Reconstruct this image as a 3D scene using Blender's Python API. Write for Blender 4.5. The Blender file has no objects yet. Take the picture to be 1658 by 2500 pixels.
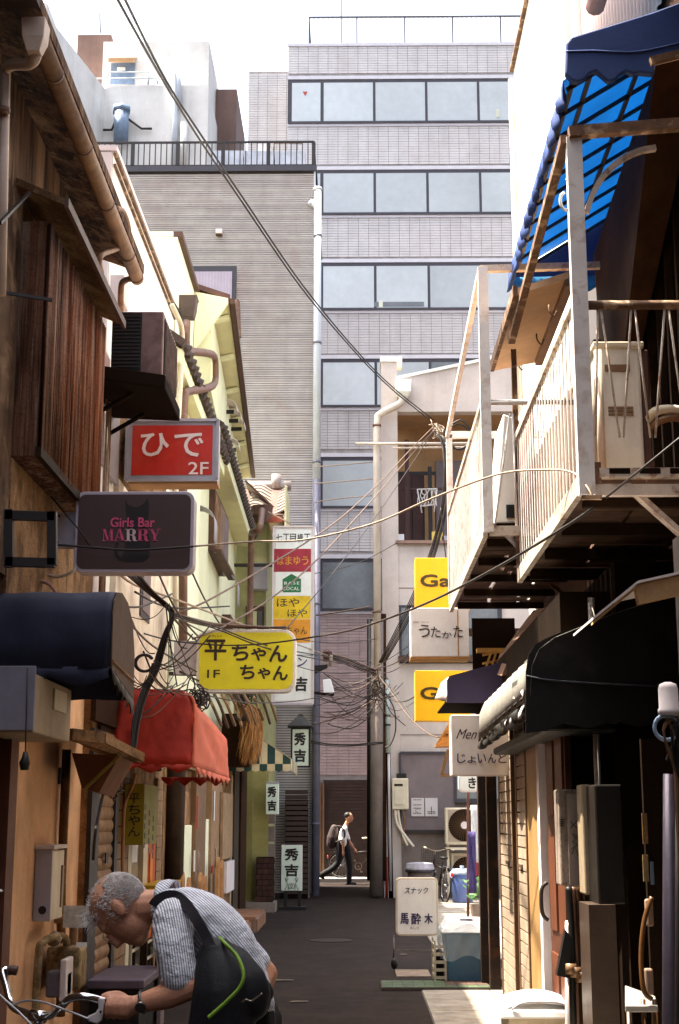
import bpy, math, random
from mathutils import Vector as V, Matrix
random.seed(11)
SC = bpy.context.scene
COL = SC.collection
R = math.radians

# ---------------- camera, sky, sun, exposure ----------------
CAMZ = 1.62
FPX = 50 / 36 * 2500
PITCH = math.atan(750 / FPX)
YAW = R(0.6613)
cam_d = bpy.data.cameras.new('camera')
cam = bpy.data.objects.new('camera', cam_d); COL.objects.link(cam)
cam_d.sensor_fit = 'VERTICAL'; cam_d.sensor_height = 36; cam_d.sensor_width = 24; cam_d.lens = 50
cam_d.clip_start = .05; cam_d.clip_end = 2000
cam.location = (0, 0, CAMZ)
cam.rotation_euler = (R(90) + PITCH, 0, YAW)
SC.camera = cam

SUN_EL, SUN_AZ = R(67), R(9)          # from the left, a little ahead
sdir = V((-math.cos(SUN_EL) * math.cos(SUN_AZ), math.cos(SUN_EL) * math.sin(SUN_AZ), math.sin(SUN_EL)))
world = bpy.data.worlds.new('World'); SC.world = world; world.use_nodes = True
wn = world.node_tree
bgn = wn.nodes['Background']
sky = wn.nodes.new('ShaderNodeTexSky'); sky.sky_type = 'NISHITA'; sky.sun_disc = False
sky.sun_elevation = SUN_EL; sky.sun_rotation = math.atan2(sdir.x, sdir.y)
sky.air_density = 1.0; sky.dust_density = 7.0; sky.ozone_density = 1.0; sky.altitude = 0
hz = wn.nodes.new('ShaderNodeHueSaturation'); hz.inputs['Saturation'].default_value = .55      # milky summer haze
wn.links.new(sky.outputs[0], hz.inputs['Color']); wn.links.new(hz.outputs[0], bgn.inputs[0]); bgn.inputs[1].default_value = 0.15
sl = bpy.data.lights.new('sun', 'SUN'); sl.energy = 5.0; sl.angle = R(.53); sl.color = (1, .89, .72)
sun = bpy.data.objects.new('sun', sl); COL.objects.link(sun); sun.location = (-20, 5, 40)
sun.rotation_euler = (-sdir).to_track_quat('-Z', 'Y').to_euler()
vs = SC.view_settings
vs.view_transform = 'Standard'; vs.look = 'None'; vs.gamma = 1; vs.use_curve_mapping = False
vs.exposure = 2.2
SC.cycles.max_bounces = 8; SC.cycles.diffuse_bounces = 5; SC.cycles.glossy_bounces = 3
SC.cycles.transmission_bounces = 6; SC.cycles.transparent_max_bounces = 8
SC.cycles.use_denoising = True

# ---------------- helpers ----------------
_f = V((-math.sin(YAW) * math.cos(PITCH), math.cos(YAW) * math.cos(PITCH), math.sin(PITCH)))
_r = V((math.cos(YAW), math.sin(YAW), 0)); _u = _r.cross(_f)
def ray(u, v): return _f + _r * ((u - 829) / FPX) + _u * ((1250 - v) / FPX)
def atY(u, v, Y): d = ray(u, v); t = Y / d.y; return V((d.x * t, Y, CAMZ + d.z * t))
def atX(u, v, X): d = ray(u, v); t = X / d.x; return V((X, d.y * t, CAMZ + d.z * t))
def atZ(u, v, Z): d = ray(u, v); t = (Z - CAMZ) / d.z; return V((d.x * t, d.y * t, Z))

def lin(h):
    if isinstance(h, (tuple, list)): return tuple(h)[:3]
    h = h.lstrip('#'); c = [int(h[i:i + 2], 16) / 255 for i in (0, 2, 4)]
    return tuple(x / 12.92 if x <= .04045 else ((x + .055) / 1.055) ** 2.4 for x in c)
MATS = {}
def mat(name, col, rough=.75, var=.25, scale=4, metal=0, bump=.0, bscale=None, streak=0, scol='3a2a1c', sscale=5,
        patch=0, pcol='3a2a1c', pscale=2, rand=0, spec=.4, alpha=None, trans=0, stripes=None, coat=0, grad=0):
    if name in MATS: return MATS[name]
    var = min(.75, var * 1.45)
    m = bpy.data.materials.new(name); m.use_nodes = True; MATS[name] = m
    nt = m.node_tree; N = nt.nodes; L = nt.links; b = N['Principled BSDF']
    geo = N.new('ShaderNodeNewGeometry'); pos = geo.outputs['Position']
    def noise(sc, det=4, vec=None, dist=0, rgh=.6):
        n = N.new('ShaderNodeTexNoise'); n.inputs['Scale'].default_value = sc; n.inputs['Detail'].default_value = det
        n.inputs['Distortion'].default_value = dist; n.inputs['Roughness'].default_value = rgh
        L.new(vec or pos, n.inputs['Vector']); return n.outputs[0]
    def ramp(x, a, c):
        r = N.new('ShaderNodeMapRange'); r.inputs[1].default_value = a; r.inputs[2].default_value = c; L.new(x, r.inputs[0]); return r.outputs[0]
    def mix(fac, a, c, mode='MIX'):
        x = N.new('ShaderNodeMix'); x.data_type = 'RGBA'; x.blend_type = mode
        if isinstance(fac, float): x.inputs[0].default_value = fac
        else: L.new(fac, x.inputs[0])
        for i, q in ((6, a), (7, c)):
            if isinstance(q, tuple): x.inputs[i].default_value = q + (1,)
            else: L.new(q, x.inputs[i])
        return x.outputs[2]
    def mul(x, k):
        q = N.new('ShaderNodeMath'); q.operation = 'MULTIPLY'; L.new(x, q.inputs[0]); q.inputs[1].default_value = k; return q.outputs[0]
    c = lin(col)
    if stripes:       # (axis vector, frequency per metre, second colour, duty)
        ax, fr, c2, duty = stripes[:4]
        tc = N.new('ShaderNodeTexCoord').outputs['Object'] if len(stripes) > 4 else pos
        d = N.new('ShaderNodeVectorMath'); d.operation = 'DOT_PRODUCT'; L.new(tc, d.inputs[0]); d.inputs[1].default_value = ax
        q = N.new('ShaderNodeMath'); q.operation = 'MULTIPLY'; q.inputs[1].default_value = fr; L.new(d.outputs['Value'], q.inputs[0])
        fr_ = N.new('ShaderNodeMath'); fr_.operation = 'FRACT'; L.new(q.outputs[0], fr_.inputs[0])
        g = N.new('ShaderNodeMath'); g.operation = 'GREATER_THAN'; g.inputs[1].default_value = duty; L.new(fr_.outputs[0], g.inputs[0])
        cc = mix(g.outputs[0], c, lin(c2))
    else: cc = c
    lo = tuple(x * (1 - var) for x in c)
    out = mix(ramp(noise(scale, 6), .35, .7), cc, lo) if not stripes else mix(mul(ramp(noise(scale, 6), .35, .7), var), cc, (0, 0, 0))
    fine = mix(mul(ramp(noise(scale * 14, 3), .3, .8), min(1, var * .8)), out, tuple(x * .35 for x in c)); out = fine
    if streak:
        mp = N.new('ShaderNodeMapping'); mp.inputs['Scale'].default_value = (sscale, sscale, sscale * .09); L.new(pos, mp.inputs[0])
        s = ramp(noise(1.6, 5, mp.outputs[0], .3), .42, .68); br = ramp(noise(.9, 2), .3, .65)
        q = N.new('ShaderNodeMath'); q.operation = 'MULTIPLY'; L.new(s, q.inputs[0]); L.new(br, q.inputs[1])
        out = mix(mul(q.outputs[0], streak), out, lin(scol))
    if patch:
        out = mix(mul(ramp(noise(pscale, 8, None, .4), .52, .64), patch), out, lin(pcol))
    if rand:
        oi = N.new('ShaderNodeObjectInfo'); mr = N.new('ShaderNodeMapRange'); mr.inputs[3].default_value = 1 - rand; mr.inputs[4].default_value = 1 + rand * .5
        L.new(oi.outputs['Random'], mr.inputs[0])
        hs = N.new('ShaderNodeHueSaturation'); L.new(mr.outputs[0], hs.inputs['Value']); L.new(out, hs.inputs['Color']); out = hs.outputs[0]
    L.new(out, b.inputs['Base Color'])
    rr = N.new('ShaderNodeMapRange'); rr.inputs[3].default_value = max(.02, rough - .12); rr.inputs[4].default_value = min(1, rough + .12)
    L.new(noise(scale * 3, 4), rr.inputs[0]); L.new(rr.outputs[0], b.inputs['Roughness'])
    b.inputs['Metallic'].default_value = metal; b.inputs['Specular IOR Level'].default_value = spec
    if coat: b.inputs['Coat Weight'].default_value = coat
    if bump:
        bp = N.new('ShaderNodeBump'); bp.inputs['Strength'].default_value = min(1, bump); bp.inputs['Distance'].default_value = .01 * max(1, bump)
        L.new(noise(bscale or scale * 10, 5), bp.inputs['Height']); L.new(bp.outputs[0], b.inputs['Normal'])
    if trans:         # thin cloth or plastic that lets light through
        t = N.new('ShaderNodeBsdfTranslucent'); L.new(out, t.inputs[0]); ms = N.new('ShaderNodeMixShader'); ms.inputs[0].default_value = trans
        L.new(b.outputs[0], ms.inputs[1]); L.new(t.outputs[0], ms.inputs[2]); L.new(ms.outputs[0], N['Material Output'].inputs[0])
    if alpha is not None: b.inputs['Alpha'].default_value = alpha
    return m
def grimy(name, base, dark, light, fx=9, fz=.5, rough=.9, bump=.6, grit=.5, k1=.85, k2=.7):
    """weathered surface: mottling, dark and light run-off streaks of two widths, fine grit"""
    m = bpy.data.materials.new(name); m.use_nodes = True; MATS[name] = m
    nt = m.node_tree; N = nt.nodes; L = nt.links; b = N['Principled BSDF']; pos = N.new('ShaderNodeNewGeometry').outputs['Position']
    def ns(sx, sz, det=5, off=0):
        mp = N.new('ShaderNodeMapping'); mp.inputs['Scale'].default_value = (sx, sx, sz); mp.inputs['Location'].default_value = (off, off * 1.7, off * .6); L.new(pos, mp.inputs[0])
        n = N.new('ShaderNodeTexNoise'); n.inputs['Scale'].default_value = 1; n.inputs['Detail'].default_value = det; n.inputs['Roughness'].default_value = .62; L.new(mp.outputs[0], n.inputs[0]); return n.outputs[0]
    def rp(x, a, c, k=1.0):
        r = N.new('ShaderNodeMapRange'); r.inputs[1].default_value = a; r.inputs[2].default_value = c; r.inputs[4].default_value = k; L.new(x, r.inputs[0]); return r.outputs[0]
    def mx(f, a, c):
        x = N.new('ShaderNodeMix'); x.data_type = 'RGBA'; L.new(f, x.inputs[0])
        for i, q in ((6, a), (7, c)):
            if isinstance(q, tuple): x.inputs[i].default_value = q + (1,)
            else: L.new(q, x.inputs[i])
        return x.outputs[2]
    B_, D_, L_ = lin(base), lin(dark), lin(light)
    c = mx(rp(ns(2.6, 2.2, 7), .4, .66), B_, tuple(.5 * p + .5 * q for p, q in zip(B_, D_)))
    c = mx(rp(ns(fx * .45, fz * .6, 6, 3), .48, .62, k2), c, L_); c = mx(rp(ns(fx, fz, 6, 7), .47, .6, k1), c, D_)
    c = mx(rp(ns(fx * 4, fz * 1.6, 4, 11), .52, .68, k1 * .8), c, D_); c = mx(rp(ns(fx * 3, fz * 2, 4, 17), .56, .7, k2 * .8), c, L_)
    c = mx(rp(ns(60, 60, 3, 5), .5, .72, grit), c, D_)
    L.new(c, b.inputs['Base Color']); b.inputs['Roughness'].default_value = rough; b.inputs['Specular IOR Level'].default_value = .15
    bp = N.new('ShaderNodeBump'); bp.inputs['Strength'].default_value = bump; bp.inputs['Distance'].default_value = .015; L.new(ns(34, 30, 6, 2), bp.inputs['Height']); L.new(bp.outputs[0], b.inputs['Normal'])
    return m
def glass(name, col, rough=.08, var=.1):
    return mat(name, col, rough=rough, var=var, scale=.6, spec=.9)

def wloc(o):
    p = V((0, 0, 0))
    while o is not None: p = p + o.location; o = o.parent
    return p
def tag(o, label=None, cat=None, group=None, kind=None):
    if label: o['label'] = label
    if cat: o['category'] = cat
    if group: o['group'] = group
    if kind: o['kind'] = kind
    return o
def thing(name, label, cat, loc=(0, 0, 0), group=None):
    o = bpy.data.objects.new(name, None); COL.objects.link(o); o.location = V(loc); o.empty_display_size = .1
    return tag(o, label, cat, group)
def link(name, me, mt=None, parent=None, loc=(0, 0, 0), rot=None, scale=None):
    """place shared mesh data; loc is in world space"""
    o = bpy.data.objects.new(name, me); COL.objects.link(o)
    if mt and not me.materials: me.materials.append(mt)
    o.parent = parent; o.location = V(loc) - (wloc(parent) if parent else V((0, 0, 0)))
    if rot: o.rotation_euler = rot
    if scale: o.scale = scale
    return o
class MB:
    def __init__(s): s.v = []; s.f = []
    def add(s, vs, fs):
        n = len(s.v); s.v += [V(p) for p in vs]; s.f += [tuple(i + n for i in f) for f in fs]; return s
    def box(s, x0, x1, y0, y1, z0, z1):
        return s.add([(x0, y0, z0), (x1, y0, z0), (x1, y1, z0), (x0, y1, z0), (x0, y0, z1), (x1, y0, z1), (x1, y1, z1), (x0, y1, z1)],
                     [(3, 2, 1, 0), (4, 5, 6, 7), (0, 1, 5, 4), (1, 2, 6, 5), (2, 3, 7, 6), (3, 0, 4, 7)])
    def beam(s, p, q, w, h=None, up=(0, 0, 1)):
        p = V(p); q = V(q); h = h or w; d = (q - p).normalized(); up = V(up)
        if abs(d.dot(up)) > .98: up = V((0, 1, 0))
        a = d.cross(up).normalized() * w / 2; c = a.normalized().cross(d).normalized() * h / 2
        vs = [p - a - c, p + a - c, p + a + c, p - a + c, q - a - c, q + a - c, q + a + c, q - a + c]
        return s.add(vs, [(0, 1, 2, 3), (7, 6, 5, 4), (0, 4, 5, 1), (1, 5, 6, 2), (2, 6, 7, 3), (3, 7, 4, 0)])
    def tube(s, pts, r, n=8, caps=True):
        pts = [V(p) for p in pts]; k = len(pts); rs = r if isinstance(r, (list, tuple)) else [r] * k
        d0 = (pts[1] - pts[0]).normalized(); a = d0.orthogonal().normalized(); base = len(s.v)
        for i, p in enumerate(pts):
            d = ((pts[min(i + 1, k - 1)] - p).normalized() + (p - pts[max(i - 1, 0)]).normalized())
            d = d.normalized() if d.length > 1e-6 else d0
            a = (a - d * a.dot(d)); a = a.normalized() if a.length > 1e-6 else d.orthogonal().normalized(); c = d.cross(a)
            for j in range(n):
                t = 2 * math.pi * j / n; s.v.append(p + (a * math.cos(t) + c * math.sin(t)) * rs[i])
        for i in range(k - 1):
            for j in range(n):
                A = base + i * n + j; B = base + i * n + (j + 1) % n; s.f.append((A, B, B + n, A + n))
        if caps:
            s.f.append(tuple(base + j for j in reversed(range(n)))); s.f.append(tuple(base + (k - 1) * n + j for j in range(n)))
        return s
    def cyl(s, p, q, r, n=12, r2=None): return s.tube([p, q], [r, r2 if r2 is not None else r], n)
    def prism(s, poly, off):
        poly = [V(p) for p in poly]; off = V(off); n = len(poly)
        return s.add(poly + [p + off for p in poly], [tuple(reversed(range(n))), tuple(range(n, 2 * n))] + [(i, (i + 1) % n, n + (i + 1) % n, n + i) for i in range(n)])
    def grid(s, rows, close=False):
        n = len(rows[0]); b = len(s.v)
        for r in rows: s.v += [V(p) for p in r]
        for i in range(len(rows) - 1):
            for j in range(n - 1 + (1 if close else 0)):
                s.f.append((b + i * n + j, b + i * n + (j + 1) % n, b + (i + 1) * n + (j + 1) % n, b + (i + 1) * n + j))
        return s
    def ball(s, c, r, nu=10, nv=7):
        c = V(c); r = r if isinstance(r, (tuple, list)) else (r, r, r)
        rows = [[c + V((r[0] * math.sin(math.pi * i / nv) * math.cos(2 * math.pi * j / nu), r[1] * math.sin(math.pi * i / nv) * math.sin(2 * math.pi * j / nu), r[2] * math.cos(math.pi * i / nv))) for j in range(nu)] for i in range(nv + 1)]
        return s.grid(rows, True)
    def mesh(s, name):
        me = bpy.data.meshes.new(name); me.from_pydata([tuple(p) for p in s.v], [], s.f); me.update(); return me
    def build(s, name, mt, parent=None, smooth=False, bevel=0, thick=0, kind=None, label=None):
        o0 = wloc(parent) if parent else V((0, 0, 0))
        if parent is None:      # origin at the base centre
            xs = [p.x for p in s.v]; ys = [p.y for p in s.v]; zs = [p.z for p in s.v]
            o0 = V(((min(xs) + max(xs)) / 2, (min(ys) + max(ys)) / 2, min(zs)))
        me = bpy.data.meshes.new(name); me.from_pydata([tuple(p - o0) for p in s.v], [], s.f); me.update()
        o = bpy.data.objects.new(name, me); COL.objects.link(o); me.materials.append(mt)
        if parent is None: o.location = o0
        else: o.parent = parent
        if smooth:
            for p in me.polygons: p.use_smooth = True
        if thick:
            q = o.modifiers.new('s', 'SOLIDIFY'); q.thickness = thick; q.offset = 0
        if bevel:
            q = o.modifiers.new('b', 'BEVEL'); q.width = bevel; q.segments = 2; q.limit_method = 'ANGLE'; q.angle_limit = R(40)
        if kind: o['kind'] = kind
        if label: o['label'] = label
        return o
def bx(name, mt, parent, x0, x1, y0, y1, z0, z1, bevel=0, **k): return MB().box(min(x0, x1), max(x0, x1), min(y0, y1), max(y0, y1), min(z0, z1), max(z0, z1)).build(name, mt, parent, bevel=bevel, **k)
def tb(name, mt, parent, pts, r, n=8, **k): return MB().tube(pts, r, n).build(name, mt, parent, smooth=True, **k)
def bm(name, mt, parent, p, q, w, h=None, **k): return MB().beam(p, q, w, h).build(name, mt, parent, **k)
UNIT = MB().box(-.5, .5, -.5, .5, -.5, .5)
_unit = {}
def ub(name, mt, parent, x0, x1, y0, y1, z0, z1):
    """a box that shares one mesh per material"""
    if mt.name not in _unit:
        me = UNIT.mesh('box_' + mt.name); me.materials.append(mt); _unit[mt.name] = me
    return link(name, _unit[mt.name], None, parent, ((x0 + x1) / 2, (y0 + y1) / 2, (z0 + z1) / 2), None, (abs(x1 - x0), abs(y1 - y0), abs(z1 - z0)))
def curve(pts, n=6):
    """Catmull-Rom through points"""
    pts = [V(p) for p in pts]; out = []
    for i in range(len(pts) - 1):
        p0 = pts[max(i - 1, 0)]; p1 = pts[i]; p2 = pts[i + 1]; p3 = pts[min(i + 2, len(pts) - 1)]
        for k in range(n):
            t = k / n; out.append(.5 * ((2 * p1) + (p2 - p0) * t + (2 * p0 - 5 * p1 + 4 * p2 - p3) * t * t + (3 * p1 - p0 - 3 * p2 + p3) * t ** 3))
    return out + [pts[-1]]
def rrect(x0, x1, z0, z1, r, n=5):
    out = []
    for cx, cz, a in ((x1 - r, z1 - r, 0), (x0 + r, z1 - r, 90), (x0 + r, z0 + r, 180), (x1 - r, z0 + r, 270)):
        for i in range(n + 1):
            t = R(a + 90 * i / n); out.append((cx + r * math.cos(t), cz + r * math.sin(t)))
    return out
def txt(s, c, w, h, mt, parent, bold=0, shear=0, xd=(1, 0, 0), up=(0, 0, 1), name='lettering', space=1, tilt=0):
    """flat lettering fitted to a w x h box centred on c"""
    cu = bpy.data.curves.new('t', 'FONT'); cu.body = s; cu.size = 1; cu.shear = shear; cu.space_character = space; cu.resolution_u = 3
    cu.align_x = 'CENTER'; cu.space_line = .95
    o = bpy.data.objects.new('t', cu); COL.objects.link(o)
    dg = bpy.context.evaluated_depsgraph_get(); me = bpy.data.meshes.new_from_object(o.evaluated_get(dg))
    bpy.data.objects.remove(o); bpy.data.curves.remove(cu)
    vs = [p.co.copy() for p in me.vertices]
    if not vs: return None
    ax = min(p.x for p in vs); bx_ = max(p.x for p in vs); ay = min(p.y for p in vs); by = max(p.y for p in vs)
    xd = V(xd); up = V(up); c = V(c) - (wloc(parent) if parent else V((0, 0, 0)))
    ca, sa = math.cos(tilt), math.sin(tilt)
    nrm = xd.cross(up); k_ = bold * h * .9; polys = [tuple(pl.vertices) for pl in me.polygons]; bpy.data.meshes.remove(me)
    ww, hh = w - 2 * k_, h - 2 * k_; V2 = []; F2 = []
    for i, (ox, oy) in enumerate(((0, 0), (1, 0), (-1, 0), (0, 1), (0, -1), (.7, .7), (-.7, .7), (.7, -.7), (-.7, -.7)) if bold else ((0, 0),)):   # overprinted strokes give the weight
        n0 = len(V2)
        for p in vs:
            x = (p.x - (ax + bx_) / 2) / max(1e-6, bx_ - ax) * ww + ox * k_; y = (p.y - (ay + by) / 2) / max(1e-6, by - ay) * hh + oy * k_
            V2.append(tuple(c + xd * (x * ca - y * sa) + up * (x * sa + y * ca) + nrm * (.00025 * i)))
        F2 += [tuple(j + n0 for j in f) for f in polys]
    me = bpy.data.meshes.new(name); me.from_pydata(V2, [], F2); me.update(); me.materials.append(mt)
    o = bpy.data.objects.new(name, me); COL.objects.link(o); o.parent = parent
    return o
# ---------------- materials ----------------
asphalt = mat('asphalt', '30241f', rough=.92, var=.5, scale=2.4, spec=.2, bump=.9, bscale=70, patch=.6, pcol='1a1412', pscale=.9, streak=.0)
concrete_g = mat('pavement_concrete', 'aaa093', rough=.92, var=.35, scale=3.5, spec=.2, bump=.6, bscale=55, patch=.6, pcol='756b5f', pscale=2.6)
far_pave = mat('far_pavement', '9a948c', rough=.9, var=.2)
brownwall = grimy('brown_mortar', '634630', '22150c', '9c7c5e', fx=7, fz=.7)
orange = mat('orange_plaster', 'ecbd92', rough=.9, var=.2, scale=3, bump=.35, bscale=120, streak=.3, scol='8a5a36', sscale=5)
tanwall = grimy('tan_wall', '8f6d4a', '3a2614', 'b09070', fx=3, fz=2.6, k1=.6, k2=.5, grit=.6, bump=.9)
rustpanel = grimy('rusty_corrugated', '7c4526', '34150a', 'a98a74', fx=20, fz=.8, k2=.65, bump=.3)
rustpanel2 = grimy('rusty_corrugated_grey', '6e4a36', '2c160c', '9c8474', fx=20, fz=.8, bump=.3)
darkwood = mat('dark_wood', '33210f', spec=.15, rough=.8, var=.4, scale=8, streak=.5, scol='170d07', sscale=14)
gutterpvc = mat('tan_gutter', 'a5805f', rough=.6, var=.3, scale=8, patch=.4, pcol='5a3c26', pscale=6, streak=.5, scol='5e4028', sscale=8)
pvc = mat('grey_pvc', 'c4ab98', rough=.5, var=.15, scale=6)
white_wall = mat('white_wall', 'f1f1ea', rough=.85, var=.05, scale=1.5, streak=.22, scol='b08f68', sscale=5)
white_side = mat('white_side_wall', 'd9cfce', rough=.85, var=.08, streak=.15, scol='9d8672', sscale=5)
cream = mat('cream_wall', 'edefd2', rough=.85, var=.06, scale=1.6, streak=.15, scol='a09060', sscale=6)
yellow = mat('pale_yellow_wall', 'e5e7c2', rough=.85, var=.08, scale=1.6, streak=.22, scol='a39a5a', sscale=6)
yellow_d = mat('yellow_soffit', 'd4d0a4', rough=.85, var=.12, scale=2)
olive = mat('olive_wall', '8f8650', rough=.85, var=.2, scale=2, streak=.35, scol='4f4626', sscale=6)
brown_trim = mat('brown_trim', '55372a', rough=.6, var=.3)
brown_pipe = mat('brown_pipe', '70503f', rough=.5, var=.3, scale=5, patch=.4, pcol='9a7862', pscale=5)
siding_m = mat('siding_course', 'b0aaa9', rough=.8, var=.14, scale=3, rand=.14, streak=.25, scol='786c66', sscale=1.5, patch=.2, pcol='8d6a5a', pscale=.8)
siding_back = mat('siding_joint', '4c4240', rough=.9)  # backing darkened to stand in for shade under each lap
black_metal = mat('black_metal', '2a2322', rough=.5, var=.2)
dark_frame = mat('dark_window_frame', '3d3a42', rough=.4, var=.15)
tile_m = mat('grey_tile', 'cbc9cb', rough=.55, var=.1, scale=2.5, streak=.28, scol='8f8884', sscale=1.6, rand=.12)
tile_j = mat('tile_joint', 'a8a3a2', rough=.9)
tile_t = mat('tile_trim', 'c9c9d2', rough=.6, var=.06)
gwin = mat('office_glass', 'bcc5ca', rough=.16, var=.14, scale=.35, spec=.6, rand=.2)
gwin_d = mat('office_glass_dark', '70767c', rough=.12, var=.3, scale=.8, spec=.7)
far_white = mat('far_white', 'dedcd8', rough=.9, var=.1, scale=.6, streak=.35, scol='8b8880', sscale=1.2)
far_brown = mat('far_brown', '7a625a', rough=.9, var=.2, scale=.5, streak=.5, scol='4a3832', sscale=1.5)
bluegrey = mat('blue_grey_paint', '7d93ae', rough=.5)
conc = mat('painted_concrete', 'd2c5bc', rough=.85, var=.12, scale=1.2, streak=.3, scol='8c7868', sscale=3, patch=.15, pcol='a8998c')
conc_d = mat('grey_brown_concrete', '8a7c74', rough=.9, var=.25, scale=2, streak=.3, scol='4c4038', sscale=4)
soffit_m = mat('warm_soffit', 'b08a62', rough=.9, var=.15)
mauve = mat('mauve_panel', '7c6f70', rough=.8, var=.14, scale=3)
white_paint = mat('white_paint_metal', 'dcd8d4', rough=.5, var=.1, scale=6, patch=.35, pcol='8d5d3a', pscale=9)
white_paint_r = mat('white_paint_rusty', 'cdbfae', rough=.6, var=.25, scale=8, patch=.85, pcol='74401e', pscale=11)
rusty_metal = mat('rusty_metal', '7a583e', rough=.8, var=.5, scale=9, patch=.6, pcol='c3a98a', pscale=10)
pipe_b = mat('pale_blue_pipe', 'c3cad2', rough=.4, var=.1, scale=3)
pipe_d = mat('grey_blue_pipe', '6d6c7c', rough=.45, var=.2, scale=3)
pipe_c = mat('cream_pipe', 'dccdbb', rough=.45, var=.15, scale=3, streak=.4, scol='7e5c3c', sscale=9)
rooftile = mat('dark_roof_tile', '4a3a33', rough=.55, var=.35, scale=8, rand=.2)
rooftile_l = mat('silver_roof_tile', '9c8c82', rough=.3, var=.25, scale=8, rand=.1, spec=.8)
bar_brown = mat('shutter_brown', '9c7850', rough=.65, var=.35, scale=7, rand=.16, patch=.3, pcol='54361e', pscale=8, streak=.5, scol='5a3c22', sscale=6)
bar_dark = mat('shutter_dark_brown', '3c2a24', rough=.6, var=.2, scale=4, rand=.1)
bronze = mat('bronze_frame', '8a6a4e', rough=.4, var=.2, metal=.4)
black_p = mat('black_plastic', '100e0d', rough=.5, var=.2)
grey_light = mat('light_grey_steel', 'a8a4ae', rough=.5, var=.1, scale=4)
ivory = mat('ivory_case', 'd8cdb4', rough=.55, var=.12, scale=5, streak=.25, scol='85704c', sscale=8)
lav_corr = mat('lavender_corrugated', 'b9a6a4', rough=.7, var=.1)
pink_corr = mat('pink_corrugated', 'a9877c', rough=.75, var=.25, streak=.4, scol='6b4034', sscale=10)
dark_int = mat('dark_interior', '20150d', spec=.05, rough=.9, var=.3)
deep_brown = mat('deep_brown_wall', '40291a', spec=.08, rough=.85, var=.35, scale=3, streak=.4, scol='150d08', sscale=7)
steel = mat('brushed_steel', '9c8a78', rough=.35, var=.2, scale=3, metal=.7)
chrome = mat('chrome', 'd0d0d2', rough=.15, var=.1, metal=1)
white_pl = mat('white_plastic', 'ececec', rough=.35, var=.04)
black_ink = mat('black_ink', '1c1612', rough=.6, var=.05)
wire_k = mat('black_cable', '231a16', rough=.55, var=.2)
wire_l = mat('sunbleached_cable', '6c5648', rough=.6, var=.35, scale=12)
wire_w = mat('white_cable', 'a8937e', rough=.6, var=.3, scale=9)

# ---------------- ground ----------------
def struct(name, o): o.name = name; o['kind'] = 'structure'; return o
struct('ground', MB().box(-300, 300, -100, 600, -.3, -.03).build('ground', asphalt))
gx = MB(); nx, ny = 14, 90
gx.grid([[V((-4 + 7.2 * i / nx, -4 + 40.5 * j / ny, 0)) for i in range(nx + 1)] for j in range(ny + 1)])
struct('alley_road', gx.build('alley_road', asphalt, smooth=True))
struct('cross_street', MB().box(-60, 60, 36.5, 38.6, -.02, -.004).build('cross_street', asphalt))
struct('far_pavement', MB().box(-60, 60, 38.6, 40.2, -.02, .09).build('far_pavement', far_pave))
# concrete apron in slabs along the right-hand shops
ap = struct('pavement', MB().box(.62, 2.6, -4, 14.35, -.03, .006).build('pavement', mat('slab_joint', '5e564c', rough=.95)))
for i, y in enumerate([4.1, 5.2, 6.3, 7.4, 8.5, 9.6, 10.7, 11.75, 12.85]):
    for a, b_ in ((.63, 1.27), (1.28, 2.59)):
        ub('slab', concrete_g, ap, a, b_, y, y + 1.09 if i < 8 else 14.34, 0, .014 + .003 * random.random())
struct('yard_pavement', MB().box(1.0, 4.6, 17.5, 30.6, -.03, .012).build('yard_pavement', concrete_g))
grt = mat('green_floor_tile', '4a5c40', rough=.6, var=.3, scale=6, rand=.25)
dkt = mat('brown_floor_tile', '584238', rough=.7, var=.3, rand=.2)
tl = struct('doorstep', MB().box(.24, 1.3, 14.37, 15.0, -.03, .03).build('doorstep', mat('tile_bed', '4b4038')))
for i in range(10):
    for j in range(3):
        if i < 6 or j == 1: ub('floor_tile', grt if i < 6 else dkt, tl, .25 + i * .104, .25 + i * .104 + .098, 14.39 + j * .2, 14.39 + j * .2 + .19, .02, .036)
        else: ub('floor_tile', dkt if j else grt, tl, .25 + i * .104, .25 + i * .104 + .098, 14.39 + j * .2, 14.39 + j * .2 + .19, .02, .036)
# manhole-like patch and drain line
struct('drain_cover', MB().box(.42, .78, 15.6, 16.3, -.01, .012).build('drain_cover', mat('worn_concrete', '8a7868', var=.4, scale=6)))
struct('gutter_line', MB().box(-1.95, -1.7, 2, 30.5, -.01, .014).build('gutter_line', mat('old_kerb', '5c534b', var=.4)))

# ---------------- A: rusty brown house on the left ----------------
A = thing('rusty_house', 'weathered brown mortar house with rusty corrugated bay on the near left', 'house', (-3, 8.9, 0))
bx('upper_wall', brownwall, A, -5, -2.05, 6.9, 10.93, 2.75, 5.98)
bx('plaster_wall', orange, A, -5, -2.08, 8.62, 10.93, 0, 2.75)
bx('back_wall', deep_brown, A, -5, -2.2, 6.9, 8.62, 0, 2.75)
MB().prism([(-1.72, 6.95, 5.96), (-1.72, 6.95, 6.04), (-5, 6.95, 7.3), (-5, 6.95, 7.2)], (0, 3.95, 0)).build('roof', brownwall, A)
bx('roof_cap', mat('dark_roof_cap', '352019'), A, -2.5, -1.71, 6.88, 6.96, 5.93, 6.06)
g0 = atX(100, 95, -1.75); g1 = atX(335, 685, -1.75)
gz = (g0.z + g1.z) / 2
gu = tb('gutter', gutterpvc, A, [(-1.75, g0.y, gz), (-1.75, g1.y, gz)], .054, 14)
for t in (.1, .36, .6, .86, .985):
    y = g0.y + (g1.y - g0.y) * t
    tb('joint_band', brown_pipe, gu, [(-1.75, y - .012, gz), (-1.75, y + .012, gz)], .058, 14)
hp = atY(86, 92, 7.1)
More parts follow.
